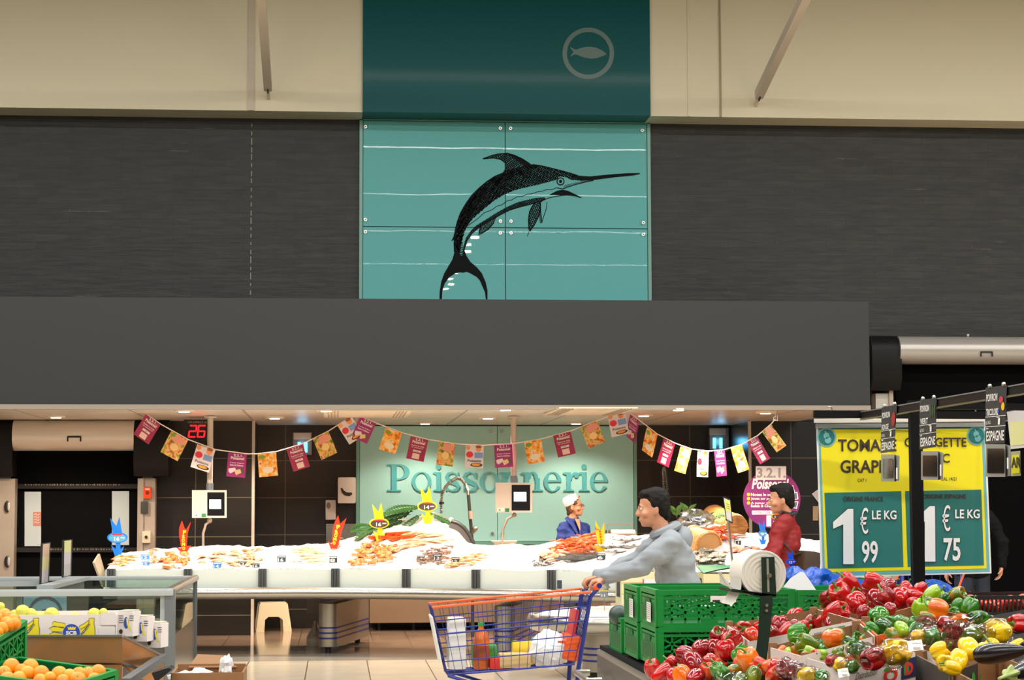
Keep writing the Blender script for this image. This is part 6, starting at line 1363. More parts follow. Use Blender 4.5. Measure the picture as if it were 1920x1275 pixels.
# ---- bell peppers
def pmat(name, stops, sc=9): return mix_mat(name, stops, sc, .16, coat=.55, detail=2)
PM = {'r': pmat('pepper_red', [(.3, (176, 14, 18)), (.7, (208, 26, 22))]), 'd': pmat('pepper_deep_red', [(.3, (126, 10, 18)), (.7, (168, 20, 24))]), 'g': pmat('pepper_green', [(.3, (34, 106, 16)), (.7, (74, 142, 26))]), 'k': pmat('pepper_dark_green', [(.3, (22, 66, 18)), (.7, (44, 100, 26))]),
      'l': pmat('pepper_lime', [(.3, (126, 172, 20)), (.7, (172, 204, 36))]), 'o': pmat('pepper_orange', [(.3, (232, 96, 14)), (.7, (244, 132, 22))]), 'y': pmat('pepper_yellow', [(.3, (244, 186, 4)), (.7, (252, 212, 20))]), 'm': pmat('pepper_mixed', [(.40, (92, 120, 22)), (.5, (170, 120, 26)), (.6, (230, 100, 20))], 7), 'v': pmat('pepper_olive', [(.35, (70, 104, 22)), (.65, (140, 148, 30))], 7), 'x': pmat('pepper_red_orange', [(.35, (206, 34, 20)), (.65, (234, 90, 20))], 8)}
CNAME = {'r': 'red', 'd': 'deep red', 'g': 'green', 'k': 'dark green', 'l': 'lime green', 'o': 'orange', 'y': 'yellow', 'm': 'green-orange mottled', 'v': 'olive green', 'x': 'orange-red'}
STEMM = M('stem_green', (84, 128, 34), .4, var=.2, vscale=40)
PMESH = {}; 
def pepper_mesh(c, k):
    if (c, k) in PMESH: return PMESH[(c, k)]
    rr = random.Random(k * 7 + 1); nl = (4, 3, 4)[k % 3]; ph = rr.uniform(0, 6); ds = [rr.uniform(-.09, .09) for _ in range(nl)]
    Hs = (1.12, 1.3, .95)[k % 3]; m = MB()
    def f(a, b):
        th = 6.28318 * a; s_ = math.sin(math.pi * b) ; lob = abs(math.cos(nl * (th + ph) / 2)); li = int(((th + ph) / 6.28318 * nl + .5) % nl)
        r = (.052 if b > .5 else .044 + .016 * b) * (s_ ** .5 if s_ > 0 else 0) * (.80 + .22 * lob ** .7 + ds[li] * .5)
        z = .05 * Hs * math.cos(math.pi * b)
        if b > .82: z = .05 * Hs * math.cos(math.pi * .82) - (.05 * Hs) * (abs(math.cos(math.pi * .82)) - abs(math.cos(math.pi * b))) * (.4 - .9 * (lob - .5)) * -.35 - .008 * (lob - .6)
        if b > .9: z = z + (.02) * (b - .9) / .1
        z = -z
        return Vector((r * math.cos(th), r * math.sin(th), z))
    # b=0 blossom end down, b=1 stem end up with a dent
    m.grid(f, 40, 24, PM[c], True); me = m.mesh('pepper', 80); s = MB()
    zt = .034 * Hs; s.lathe([(.0001, zt - .012), (.017, zt - .008), (.019, zt - .003), (.009, zt + .002), (.006, zt + .004)], STEMM, 12)
    bx, by = rr.uniform(-.03, .03), rr.uniform(-.03, .03); s.tube([(0, 0, zt - .004), (bx * .2, by * .2, zt + .014), (bx * .6, by * .6, zt + .028), (bx * 1.2, by * 1.2, zt + .036)], [.0065, .0052, .005, .0062], STEMM, 8)
    PMESH[(c, k)] = (me, s.mesh('stem', 60)); return PMESH[(c, k)]
PEPS = {}
def pepper(u, v, rp, c, grp, lift=.03, tilt=None, rz=None, k=None, Y=None):
    P = at(u, v, Y=Y) if Y else sp(u, v, lift); s = rp * P.y / F / .052; k = R.randrange(3) if k is None else k
    me, st = pepper_mesh(c, k); o = bpy.data.objects.new('bell_pepper', me); COL.objects.link(o); o.location = P; o.scale = (s,) * 3
    tx = R.uniform(.3, 1.5) if tilt is None else tilt; o.rotation_euler = Euler((tx, 0, R.uniform(0, 6.28) if rz is None else rz)); o.rotation_euler = (o.rotation_euler.x, R.uniform(-.4, .4), o.rotation_euler.z)
    w = bpy.data.objects.new('stem', st); COL.objects.link(w); w.parent = o
    tag(o, 'x', 'bell pepper', grp); PEPS.setdefault((grp, c), []).append(o); return o
HEAPS = {
 'loose heap below the crates': ('heaped below the green crates', .035, 'rdr'),
 'peppers in the first red box': ('in the first white carton', .0, ''),
 'tall pile of peppers': ('piled below the price banner', .06, ''),
 'mixed green box': ('right of the bag roll post', .0, ''),
 'back green box and pile': ('near the black post foot', .04, ''),
 'yellow peppers': ('beside the aubergines', .03, '')}
L1 = [(1224, 1254, 17, 'r'), (1243, 1264, 19, 'r'), (1264, 1268, 15, 'r'), (1298, 1246, 22, 'd', .05), (1286, 1228, 18, 'd', .05), (1316, 1218, 21, 'd', .06), (1347, 1194, 18, 'd', .06), (1372, 1200, 21, 'r', .08), (1360, 1219, 21, 'r', .07), (1332, 1240, 15, 'r'), (1262, 1246, 15, 'r'), (1281, 1268, 18, 'o', .05), (1304, 1270, 17, 'd', .05), (1326, 1260, 15, 'x'), (1346, 1256, 16, 'g', .05), (1352, 1240, 13, 'x'), (1378, 1260, 17, 'm', .05), (1391, 1228, 19, 'g', .06), (1404, 1240, 22, 'o', .07), (1362, 1266, 16, 'g', .06), (1424, 1250, 18, 'x'), (1445, 1248, 15, 'x'), (1458, 1254, 16, 'r'), (1340, 1215, 16, 'd'), (1386, 1246, 14, 'x'), (1412, 1268, 16, 'v'), (1452, 1268, 17, 'x')]
L2 = [(1396, 1180, 18, 'r'), (1410, 1192, 15, 'x'), (1440, 1184, 15, 'd'), (1463, 1174, 19, 'd'), (1492, 1160, 19, 'r'), (1487, 1174, 14, 'd'), (1540, 1166, 13, 'r'), (1518, 1168, 13, 'd'), (1425, 1178, 14, 'r'), (1452, 1190, 13, 'd'), (1475, 1184, 15, 'r'), (1505, 1176, 14, 'r'), (1530, 1158, 13, 'd'), (1560, 1170, 14, 'd'), (1378, 1186, 14, 'd')]
L3 = [(1593, 1096, 20, 'r', .10), (1640, 1091, 19, 'r', .11), (1664, 1100, 17, 'd', .10), (1662, 1118, 19, 'd', .08), (1576, 1116, 23, 'r', .07), (1553, 1124, 18, 'd', .05), (1567, 1152, 23, 'r', .03), (1606, 1130, 21, 'r', .05), (1648, 1130, 22, 'd', .05), (1690, 1122, 22, 'r', .05), (1697, 1104, 15, 'r', .08), (1726, 1104, 14, 'r', .08), (1716, 1116, 13, 'r', .06), (1713, 1130, 12, 'r', .04), (1620, 1148, 15, 'd'), (1668, 1142, 13, 'd'), (1626, 1110, 15, 'd', .06), (1590, 1122, 14, 'd', .04), (1738, 1114, 12, 'd', .05)]
L4 = [(1497, 1190, 22, 'g', .05), (1514, 1206, 18, 'v', .03), (1502, 1222, 16, 'm'), (1520, 1226, 14, 'l'), (1532, 1212, 13, 'k'), (1549, 1217, 15, 'g'), (1562, 1195, 21, 'm', .05), (1482, 1230, 15, 'l'), (1467, 1226, 14, 'o'), (1546, 1228, 12, 'l'), (1578, 1214, 14, 'g'), (1536, 1228, 12, 'x'), (1590, 1206, 15, 'k'), (1608, 1198, 14, 'g'), (1572, 1226, 13, 'v'), (1600, 1216, 13, 'l'), (1625, 1200, 13, 'm')]
L5 = [(1648, 1158, 22, 'g'), (1656, 1176, 18, 'k'), (1686, 1166, 14, 'g'), (1699, 1170, 14, 'v'), (1714, 1170, 14, 'g'), (1751, 1118, 20, 'l', .07), (1726, 1142, 18, 'l', .05), (1758, 1143, 22, 'o', .06), (1743, 1133, 14, 'v', .06), (1771, 1122, 11, 'k', .06), (1793, 1116, 16, 'm', .06), (1798, 1136, 16, 'g', .05), (1819, 1138, 17, 'g', .05), (1790, 1149, 12, 'g', .03), (1770, 1150, 13, 'k', .02), (1668, 1166, 14, 'g'), (1690, 1180, 14, 'l'), (1716, 1182, 14, 'g'), (1738, 1158, 14, 'm'), (1672, 1190, 13, 'm'), (1636, 1180, 14, 'g')]
L6 = [(1762, 1221, 20, 'y', .05), (1772, 1243, 18, 'y'), (1796, 1238, 18, 'y'), (1816, 1216, 20, 'y', .05), (1860, 1214, 18, 'y'), (1906, 1215, 17, 'y'), (1786, 1252, 14, 'y'), (1840, 1222, 16, 'y')]
for (g, (wh, lf, _)), L in zip(HEAPS.items(), (L1, L2, L3, L4, L5, L6)):
    for e in L: pepper(e[0], e[1], e[2], e[3], g, e[4] if len(e) > 4 else lf)
for (g, c), l in PEPS.items():
    if len(l) == 1: l[0]['label'] = 'only %s bell pepper %s' % (CNAME[c], HEAPS[g][0])
    else: rank(l, '# %s bell pepper from the left, %s' % (CNAME[c], HEAPS[g][0]))
# ---- cartons
KRAFT = M('kraft_board', (138, 98, 60), .7, var=.08, vscale=12); CWH = M('carton_white', (224, 214, 206), .55); CBLK = M('carton_dark', (60, 58, 54), .5)
def carton(quad, h, label, out=CWH, inn=KRAFT, lift=.0, deco=None):
    P = [sp(u, v, lift, 4.4) for u, v in quad]   # far-left, far-right, near-right, near-left
    c = sum(P, Vector()) / 4; t = thing('carton', label, 'carton', c - Vector((0, 0, h))); dn = Vector((0, 0, -h)); m = MB()
    for i in range(4):
        a, b = P[i], P[(i + 1) % 4]; e = (b - a).normalized(); n_ = Vector((0, 0, 1)).cross(e).normalized(); n_ = n_ if n_.dot(c - a) > 0 else -n_; w = n_ * .007
        m.prism([a, b, b + dn, a + dn], w * .5, out); m.prism([a + w * .5, b + w * .5, b + w * .5 + dn, a + w * .5 + dn], w * .5, inn)
    m.prism([p + dn for p in P], (0, 0, .006), inn); m.obj('box', t)
    a, b = P[3], P[2]; e = b - a; L = e.length; e.normalize(); n_ = e.cross(Vector((0, 0, -1))).normalized(); n_ = n_ if n_.dot(CAM - a) > 0 else -n_
    if deco: m = MB(); deco(m, pmL(a + n_ * .001, e, (0, 0, -1), n_), L, h); m.obj('print', t, fix=False)
    # corner tabs
    for p in P[:2]: m = MB(); m.box(p + Vector((0, 0, -.02)) + (c - p).normalized() * .03, (.03, .03, .07), inn, bev=.006); m.obj('corner_tab', t)
    return t
REDL = M('print_logo_red', (206, 50, 40), .5); YS = M('print_stripe', (244, 190, 20), .5); GRL = M('print_green', (60, 140, 60), .5); BLD = M('print_darkblue', (30, 38, 84), .5); ORC = M('carton_orange', (226, 92, 30), .5); REDC = M('carton_redflap', (214, 60, 52), .5)
def d1(m, pm, L, h):
    m.prect(pm, 0, h * .78, L, h * .98, YS, .002); m.ptext(pm, 'Distribution', L * .12, h * .3, L * .34, h * .5, INK, .0, .003, .3)
    for k in range(10): m.prect(pm, L * (.62 + .011 * k), h * .2, L * (.626 + .011 * k), h * .7, INK, .003)
    m.prect(pm, L * .78, h * .12, L * .9, h * .26, GRL, .003); m.prect(pm, L * .78, h * .3, L * .95, h * .34, INK, .003)
def d5(m, pm, L, h):
    m.ptext(pm, 'Distribution', L * .1, h * .12, L * .42, h * .3, INK, .0, .003, .3); m.pring(pm, L * .62, h * .42, h * .2, h * .11, REDL, .003, 20); m.pdisc(pm, L * .57, h * .24, h * .1, h * .05, GRL, .004, 10)
    m.prect(pm, L * .78, h * .1, L * 1.0, h * .62, BLD, .003); m.prect(pm, L * .82, h * .18, L * .9, h * .52, GRL, .004); m.ptext(pm, 'D', L * .84, h * .2, L * .96, h * .54, REDL, .06, .005)
def d6(m, pm, L, h):
    for k in range(4): m.pdisc(pm, L * (.15 + .22 * k), h * (.5 + .1 * (k % 2)), .012, .03, GRL, .003, 12)
    m.prect(pm, L * .02, h * .12, L * .12, h * .4, KRAFT, .003)
carton([(1361, 1171), (1531, 1142), (1606, 1163), (1404, 1203)], .09, 'white printed carton of red peppers directly in front of the green crates', deco=d1, lift=.045)
carton([(1536, 1142), (1690, 1118), (1728, 1140), (1608, 1162)], .09, 'white carton under the tall pile of red peppers')
carton([(1440, 1213), (1612, 1168), (1640, 1193), (1502, 1230)], .09, 'white carton of mixed green peppers with orange stripe, right of the roll post', lift=.04, deco=lambda m, pm, L, h: m.prect(pm, 0, h * .5, L, h * .9, ORC, .002))
carton([(1613, 1164), (1722, 1134), (1800, 1152), (1644, 1192)], .09, 'orange sided carton of green peppers right of the tall red pile', out=ORC, lift=.04)
carton([(1502, 1231), (1650, 1196), (1716, 1224), (1592, 1257)], .12, 'white carton marked Distribution holding wrapped pepper trays', deco=d5, lift=.02)
carton([(1712, 1226), (1800, 1206), (1850, 1238), (1782, 1262)], .10, 'dark grey carton with green leaves holding yellow peppers', out=CBLK, deco=d6)
carton([(1783, 1256), (1880, 1232), (1960, 1262), (1850, 1290)], .10, 'plain brown carton under the aubergines at the right corner', out=KRAFT)
carton([(1690, 1205), (1830, 1172), (1900, 1195), (1760, 1228)], .08, 'white carton of wrapped pepper trays in the middle of the stand')
m = MB(); pm = pmP(sp(1590, 1168, .02), (0, -1, .8)); m.pq(pm, [(1575, 1172), (1605, 1168), (1606, 1161), (1580, 1163)], REDC, 0, .004); tag(m.obj('carton_flap'), 'red cardboard flap between the two white pepper cartons', 'cardboard flap')
# ---- film wrapped three pepper trays
FILMW = glass('wrap_film', (248, 248, 248), .14, .08)
def tray(items, label, tagpx=None, lift=.045):
    Ps = [(sp(u, v, lift), r) for u, v, r, c in items]; c = sum((p for p, _ in Ps), Vector()) / len(Ps)
    t = thing('pepper_tray', label, 'packed peppers', c - Vector((0, 0, .05)), group='film wrapped pepper trays')
    for (P, r), (u, v, _, col) in zip(Ps, items):
        s = r * P.y / F / .052; me, st = pepper_mesh(col, R.randrange(3)); o = bpy.data.objects.new('bell_pepper', me); COL.objects.link(o); o.parent = t; o.location = P - Vector(t.location); o.scale = (s,) * 3; o.rotation_euler = (R.uniform(1, 2), 0, R.uniform(0, 6))
    # one skin of film around the peppers
    b = MB()
    for (P, r), _ in zip(Ps, items): b.ell(P, (r * P.y / F * 1.12,) * 3, FILMW)
    for a in range(len(Ps) - 1): b.cone(Ps[a][0], Ps[a + 1][0], Ps[a][1] * Ps[a][0].y / F * 1.0, Ps[a + 1][1] * Ps[a + 1][0].y / F * 1.0, FILMW)
    e = (Ps[-1][0] - Ps[0][0]).normalized(); b.cone(Ps[0][0], Ps[0][0] - e * (Ps[0][1] * Ps[0][0].y / F * 1.6), .02, .012, FILMW); b.cone(Ps[-1][0], Ps[-1][0] + e * (Ps[-1][1] * Ps[-1][0].y / F * 1.6), .02, .012, FILMW)
    b = voxel(b, .009, 2); folds(b, .012, 26, c.x * 9); paint(b, FILMW).obj('film', t, smooth=20)
    if tagpx:
        u, v, w, h = tagpx; P = sp(u, v, lift + .06); pm = pmP(P, (0, -1, .7)); m = MB(); m.pq(pm, [(u - w / 2, v + h / 2 + 1), (u + w / 2, v + h / 2 - 3), (u + w / 2 - 4, v - h / 2 - 2), (u - w / 2 - 3, v - h / 2 + 1)], WHITE, 0, .002); m.prect(pm, u - w * .3, v - h * .3, u + w * .3, v - h * .22, M('label_line', (170, 166, 160), .6), .002); m.prect(pm, u - w * .2, v + h * .1, u + w * .3, v + h * .3, M('label_line', (170, 166, 160), .6), .002); m.obj('price_label', t, fix=False)
tray([(1606, 1217, 17, 'g'), (1637, 1234, 23, 'd'), (1680, 1224, 25, 'y')], 'film wrapped green, red and yellow peppers in the Distribution carton')
tray([(1722, 1196, 16, 'y'), (1735, 1172, 18, 'd'), (1748, 1194, 17, 'g')], 'film wrapped peppers with a white price label, middle of the stand', (1718, 1211, 28, 20))
tray([(1786, 1182, 19, 'd'), (1824, 1192, 20, 'v'), (1872, 1184, 24, 'y')], 'film wrapped red, olive and yellow peppers right of the middle')
tray([(1768, 1168, 12, 'r'), (1800, 1164, 14, 'o'), (1838, 1158, 15, 'g')], 'film wrapped peppers farthest back under the black tomato crate')
tray([(1576, 1246, 14, 'y'), (1598, 1250, 13, 'g'), (1560, 1240, 12, 'r')], 'small film wrapped mix at the left of the Distribution carton', (1583, 1262, 20, 16))
tray([(1476, 1256, 19, 'd'), (1512, 1268, 18, 'y'), (1540, 1270, 15, 'g')], 'film wrapped red and yellow peppers right of the roll post foot')
tray([(1360, 1272, 16, 'k'), (1388, 1278, 16, 'v')], 'film wrapped dark green peppers left of the roll post foot')
pepper(1910, 1170, 20, 'r', 'red pepper at the right edge', .05)['label'] = 'red pepper at the right frame edge beside the wrapped trays'
# ---- aubergines
AUB = M('aubergine_skin', (20, 13, 20), .26, coat=.25); CALX = M('calyx_green', (150, 168, 92), .5, var=.15, vscale=30)
def auber(a, b, rp, label, cal=True):
    A, B = sp(*a, .05, 4.4), sp(*b, .055, 4.4); s = rp * A.y / F; d = (B - A); L = d.length; d.normalize(); x = d.orthogonal().normalized(); y = d.cross(x); M4 = Matrix((x, y, d)).transposed().to_4x4(); M4.translation = A
    t = thing('aubergine', label, 'aubergine', A - Vector((0, 0, s))); m = MB(); pr = [(s * math.sin(math.pi * (k / 22) ** .85) ** .5 * (1 - .42 * k / 22) if 0 < k < 22 else .0005, -s * .55 + (L + s * .55) * k / 22) for k in range(23)]; m.lathe(pr, AUB, 28, M4); m.obj('fruit', t)
    if cal:
        m = MB(); m.lathe([(s * .62, L * .86), (s * .5, L * .93), (s * .24, L * 1.0), (s * .15, L * 1.04), (s * .14, L * 1.16), (.0005, L * 1.17)], CALX, 24, M4, f=lambda a_, j: 1 + (.25 * math.sin(5 * a_) if j < 2 else 0)); m.obj('calyx', t)
auber((1836, 1228), (1930, 1218), 24, 'glossy black aubergine lying beside the yellow peppers', False)
auber((1962, 1240), (1886, 1268), 24, 'black aubergine with green calyx in the right front corner')
auber((1945, 1206), (1912, 1208), 12, 'dark aubergine end just showing behind the yellow peppers at right edge', False)
# ---- white bag roll on its dark green dispenser
DG = M('dispenser_green', (14, 40, 28), .4); ROLLW = M('roll_plastic', (226, 222, 212), .4)
t = thing('bag_dispenser', 'roll of white produce bags on a dark green steel post', 'bag dispenser', sp(1416, 1285, 0, 4.4)); Y = 7.9
Cc = at(1432, 1076, Y=Y); ax = Vector((-.04, 1, 0)).normalized(); rr = 44 * Y / F
x = ax.orthogonal().normalized(); y = ax.cross(x); M4 = Matrix((x, y, ax)).transposed().to_4x4(); M4.translation = Cc
m = MB(); pr = []; 
for k in range(9): pr += [(rr * (.22 + .78 * k / 9), .002 * (k % 2)), (rr * (.22 + .78 * (k + .8) / 9), .002 * (k % 2))]
pr += [(rr, .004), (rr, .2), (rr * .2, .2)]; m.lathe(pr, ROLLW, 40, M4); m.obj('roll', t)
m = MB(); P0 = Cc + ax * .1 - Vector((rr, 0, .0)); m.grid(lambda a, b: (Cc + ax * (.19 * a) + Vector((-rr * (.98 - .15 * b), 0, -.02 - .10 * b)) + Vector((-.05 * b * b, 0, 0))), 4, 8, ROLLW); m.obj('loose_bag', t)
m = MB(); Yb = Y - .02; pm = pmY(Yb); m.pq(pm, [(1429, 1117), (1456, 1117), (1452, 1044), (1427, 1045)], DG, 0, .008); m.obj('bracket', t)
m = MB(); m.pstroke(pm, [(1439, 1047), (1441, 1110)], 4, M('slot_pale', (190, 190, 184), .3, .6), .002); m.pdisc(pm, 1443, 1079, 4.5, 4.5, STEEL, .015, 14, .012); m.obj('slot_and_bolt', t, fix=False)
m = MB(); m.pq(pm, [(1424, 1118), (1448, 1116), (1449, 1130), (1444, 1185), (1432, 1285), (1410, 1285), (1421, 1190), (1424, 1140)], DG, .006, .02); m.obj('post', t)
m = MB()
for u, v in ((1438, 1135), (1437.5, 1145)): m.pdisc(pm, u, v, 3, 3, STEEL, .02, 12, .01)
m.obj('rivet', t)
m = MB(); Q = [at(1455, 1115, Y=Yb), at(1372, 1104, Y=Yb), at(1372, 1104, Y=Yb) + ax * .22, at(1455, 1115, Y=Yb) + ax * .22]; m.prism(Q, (0, 0, -.012), DG); m.prism([at(1455, 1117, Y=Yb), at(1380, 1106, Y=Yb), at(1420, 1120, Y=Yb)], (0, .02, 0), DG); m.tube([at(1372, 1103, Y=Yb), at(1360, 1092, Y=Yb), at(1348, 1072, Y=Yb)], .006, STEEL, 8); m.pq(pm, [(1350, 1094), (1372, 1103), (1366, 1092), (1348, 1072)], M('torn_film', (206, 206, 202), .3), .004, .003); m.obj('arm', t)
# ---- paper and blue bags behind the crates
m = MB(); pm = pmP(at(1496, 1095, Y=9.42), (-.1, -1, .25)); m.pq(pm, [(1464, 1106), (1530, 1106), (1508, 1073), (1500, 1072), (1482, 1084)], M('paper_white', (236, 232, 236), .6), 0, .004); tag(m.obj('paper_sheet'), 'white paper sheet leaning in the crate right of the bag roll', 'paper')
BB = M('blue_bag', (24, 84, 190), .3, var=.2, vscale=8)
for u, v, rx, rz_, s_, l in ((1530, 1092, .09, .07, 2, 'blue plastic bag bulging right of the white paper sheet'), (1568, 1096, .08, .05, 4, 'blue plastic bag in the crate behind the red pepper pile, left one'), (1602, 1102, .12, .05, 6, 'blue plastic bag in the crate behind the tall red pile'), (1745, 1110, .1, .06, 8, 'blue plastic bag just right of the black sign post'), (1490, 1082, .05, .05, 11, 'small blue bag below the blue fish sign by the roll')):
    P = at(u, v, Y=9.7); m = MB(); sd = s_ * 3.1
    def f(a, b):
        d = Vector((math.cos(6.28318 * a) * math.sin(math.pi * (.02 + .96 * b)), math.sin(6.28318 * a) * math.sin(math.pi * (.02 + .96 * b)), math.cos(math.pi * (.02 + .96 * b)))); k = 1 + .25 * noise.noise(d * 2 + Vector((sd, 0, 0))) + .05 * math.sin(22 * a * 3.1 + 5 * b) * math.sin(math.pi * b)
        return P + Vector((d.x * rx, d.y * .12, d.z * rz_)) * k
    m.grid(f, 60, 20, BB, True); tag(m.obj('plastic_bag', smooth=60), l, 'bag')
BLU2 = M('plastic_blue2', (14, 84, 220), .3)
fishsign(1483, 1053, .55, BLU2, BLU2, '12', 'blue fish price sign standing right of the white bag roll', Y=9.75, wide=.85)
# black crate of tomatoes
TOM = M('tomato_red', (214, 60, 34), .2, coat=.4, var=.15); BLC = M('crate_black', (20, 19, 18), .4)
Pq = [at(1806, 1121, Y=9.9), at(1806, 1121, Y=9.9) + Vector((.62, 0, 0)), at(1806, 1121, Y=9.9) + Vector((.62, .4, 0)), at(1806, 1121, Y=9.9) + Vector((0, .4, 0))]
t = thing('tomato_crate', 'black slatted crate of tomatoes behind the green peppers', 'crate', Pq[0] + Vector((.31, .2, -.13))); m = MB(); h = .13
for i in range(4):
    a, b = Pq[i], Pq[(i + 1) % 4]; nr = (b - a).cross(Vector((0, 0, 1)))
    m.bar(a, b, .012, .02, BLC, (0, 0, 1)); m.bar(a - Vector((0, 0, .1)), b - Vector((0, 0, .1)), .012, .06, BLC, (0, 0, 1)); n_ = 30 if i % 2 == 0 else 16
    for k in range(n_ + 1): p = a.lerp(b, k / n_); m.bar(p, p - Vector((0, 0, .11)), .008, .008, BLC, nr)
m.prism([p - Vector((0, 0, h)) for p in Pq], (0, 0, .006), BLC); m.obj('basket', t)
m = MB(); hd = [Pq[1] + Vector((-.30, .02, .0)), Pq[1] + Vector((-.24, .05, .05)), Pq[1] + Vector((.1, .05, .055))]; m.tube(hd, .006, BLC, 6); m.obj('handle', t)
l = []
for i in range(12):
    for j in range(3):
        m = MB(); m.ell(Pq[0] + Vector((.035 + .05 * i, .05 + .1 * j + R.uniform(-.01, .01), -.048 + R.uniform(-.012, .028))), (.034, .034, .03), TOM, nu=14, nv=9); l.append(tag(m.obj('tomato'), 'x', 'tomato', 'tomatoes in the black crate'))
rank(l, '# red tomato from the left, in the black slatted crate')
# ---- sign post, rails, price cards, hanging banner
RX = 2.49; POSTB = M('post_black', (9, 9, 10), .5, spec=.2); RAILB = M('rail_bronze', (40, 34, 30), .35, .3)
t = thing('sign_stand', 'black post carrying two long price rails over the produce stand', 'sign frame', (RX, 8.8, SZ(RX) - .17))
m = MB(); p = at(1718, 900, Y=8.8); m.box((p.x, 8.8, (SZ(RX) - .17 + 2.02) / 2), (.052, .04, 2.02 - SZ(RX) + .17), POSTB); m.obj('post', t)
za, zb_ = at(1640, 776, Y=9.49).z, at(1640, 788, Y=9.49).z; zc = (za + zb_) / 2 + .01
for x, z0, nm in ((RX, zc, 'price_rail'), (RX + .62, zc - .015, 'price_rail')):
    m = MB(); m.box((x, 7.5, z0), (.012, 4.2, .032), RAILB); m.box((x, 7.5, z0 + .018), (.018, 4.2, .005), ALU); m.box((x, 7.5, z0 - .018), (.018, 4.2, .005), M('rail_edge', (130, 124, 96), .4, .4)); m.obj(nm, t)
m = MB(); a = at(1524, 777, Y=9.62); m.bar((a.x, 9.6, a.z), (RX + .64, 9.6, a.z - .005), .03, .035, POSTB); m.obj('cross_bar', t); m = MB(); m.bar((RX, 8.8, 2.0), (RX + .62, 8.8, 1.99), .03, .03, POSTB); m.obj('cross_bar', t)
# price cards on the rail (plane facing the aisle)
CARD = M('card_slate', (58, 57, 58), .45); GREYP2 = M('holder_grey', (150, 150, 146), .35); DKGL = M('holder_glass', (40, 36, 33), .08, coat=.8)
def pcard(q, l1, l2, motif, hq, label):
    pm = pmX(RX - .012); t = thing('price_card', label, 'price card', pm(q[3][0], q[3][1])); (x0, ya), (x1, yb1), (x2, yc2), (x3, yd) = q   # TL TR BR BL
    pf = lambda u, v, lift=0.0: pm(x0 + (x1 - x0) * u + (x3 - x0) * v + ((x2 - x1) - (x3 - x0)) * u * v, ya + (yb1 - ya) * u + (yd - ya) * v + ((yc2 - yb1) - (yd - ya)) * u * v, lift)
    m = MB(); m.prect(pf, 0, 0, 1, 1, CARD, 0, .004)
    m.ptext(pf, l1, .04, .12, .56, .25, WHITE, .02, .003); m.ptext(pf, l2, .04, .38, (.5 if len(l2) < 7 else .62), .5, WHITE, .02, .003); m.prect(pf, 0, .515, 1, .525, WHITE, .003); m.prect(pf, 0, .69, 1, .70, WHITE, .003)
    m.ptext(pf, '1', .62, .56, .72, .67, WHITE, .03, .003); m.ptext(pf, 'LE KG', .04, .59, .26, .65, WHITE, .0, .003); m.prect(pf, .55, .535, .7, .55, WHITE, .003); m.ptext(pf, 'ESPAGNE', .06, .77, .94, .95, WHITE, .02, .003); m.prect(pf, .04, .72, .16, .735, WHITE, .003)
    if motif == 'r': m.pdisc(pf, .8, .3, .13, .15, M('motif_red', (170, 44, 38), .5), .003)
    elif motif == 'g':
        for k in range(3): m.pdisc(pf, .64 + .12 * k, .26, .05, .14, M('motif_green', (62, 78, 52), .5), .003)
    else: m.pdisc(pf, .74, .24, .1, .06, M('motif_pink', (200, 60, 80), .5), .003); m.pdisc(pf, .84, .36, .08, .07, YS, .004); m.pdisc(pf, .62, .44, .04, .025, M('motif_blue', (50, 80, 190), .5), .004)
    m.obj('card', t, fix=False)
    m = MB(); 
    for k in (.2, .85): p = pf(k, 0); m.ell(p + Vector((.0, 0, .004)), .009, STEEL, nu=10, nv=6)
    m.obj('clip', t)
    hx0, hy0, hx1, hy1 = hq; ph = pmX(RX - .02); m = MB(); m.prect(ph, hx0, hy0, hx1 - 9, hy1, GREYP2, 0, .03); m.obj('holder', t); m = MB(); m.prect(ph, hx0 + 3, hy0 + 8, hx1 - 12, hy1 - 7, DKGL, .004); m.obj('window', t)
    m = MB(); m.pq(ph, [(hx1 - 9, hy1), (hx1, hy1 - 2), (hx1 + 1, hy0 + 3), (hx1 - 9, hy0)], GREYP2, -.01, .02); m.prect(ph, hx1 - 6, hy0 + 25, hx1 - 3, hy0 + 46, WHITE, .002); m.obj('side_flap', t)
pcard([(1653, 764), (1682, 758), (1677, 846), (1651, 850)], 'POIVRON', 'ROUGE', 'r', (1652, 852, 1686, 903), 'slate price card POIVRON ROUGE with holder, left of the black post')
pcard([(1724, 750), (1756, 746), (1755, 838), (1724, 843)], 'POIVRON', 'VERT', 'g', (1727, 846, 1768, 900), 'slate price card POIVRON VERT with holder, right of the black post')
pcard([(1848, 727), (1888, 722), (1884, 831), (1847, 833)], 'POIVRON', 'TRICOLORE', 't', (1848, 833, 1894, 894), 'slate price card POIVRON TRICOLORE, near the right edge')
pm = pmX(RX + .61); m = MB(); m.pq(pm, [(1895, 842), (1935, 838), (1932, 765), (1888, 772)], M('card_back', (226, 216, 216), .5), 0, .004); m.pq(pm, [(1896, 836), (1932, 832), (1930, 788), (1892, 792)], M('card_back_yellow', (230, 224, 160), .5), .002); tag(m.obj('price_card', fix=False), 'pale price card with yellow field on the second rail, right edge', 'price card')
m = MB(); m.pq(pm, [(1895, 893), (1914, 892), (1913, 845), (1895, 847)], GREYP2, 0, .02); m.pq(pm, [(1897, 888), (1912, 887), (1911, 852), (1897, 853)], M('card_yellow', (222, 210, 40), .5), .004); m.ptext(pm, 'AR', 1896, 857, 1913, 877, INK, .03, .006); tag(m.obj('price_card', fix=False), 'small yellow price card lettered AR below the pale card', 'price card')
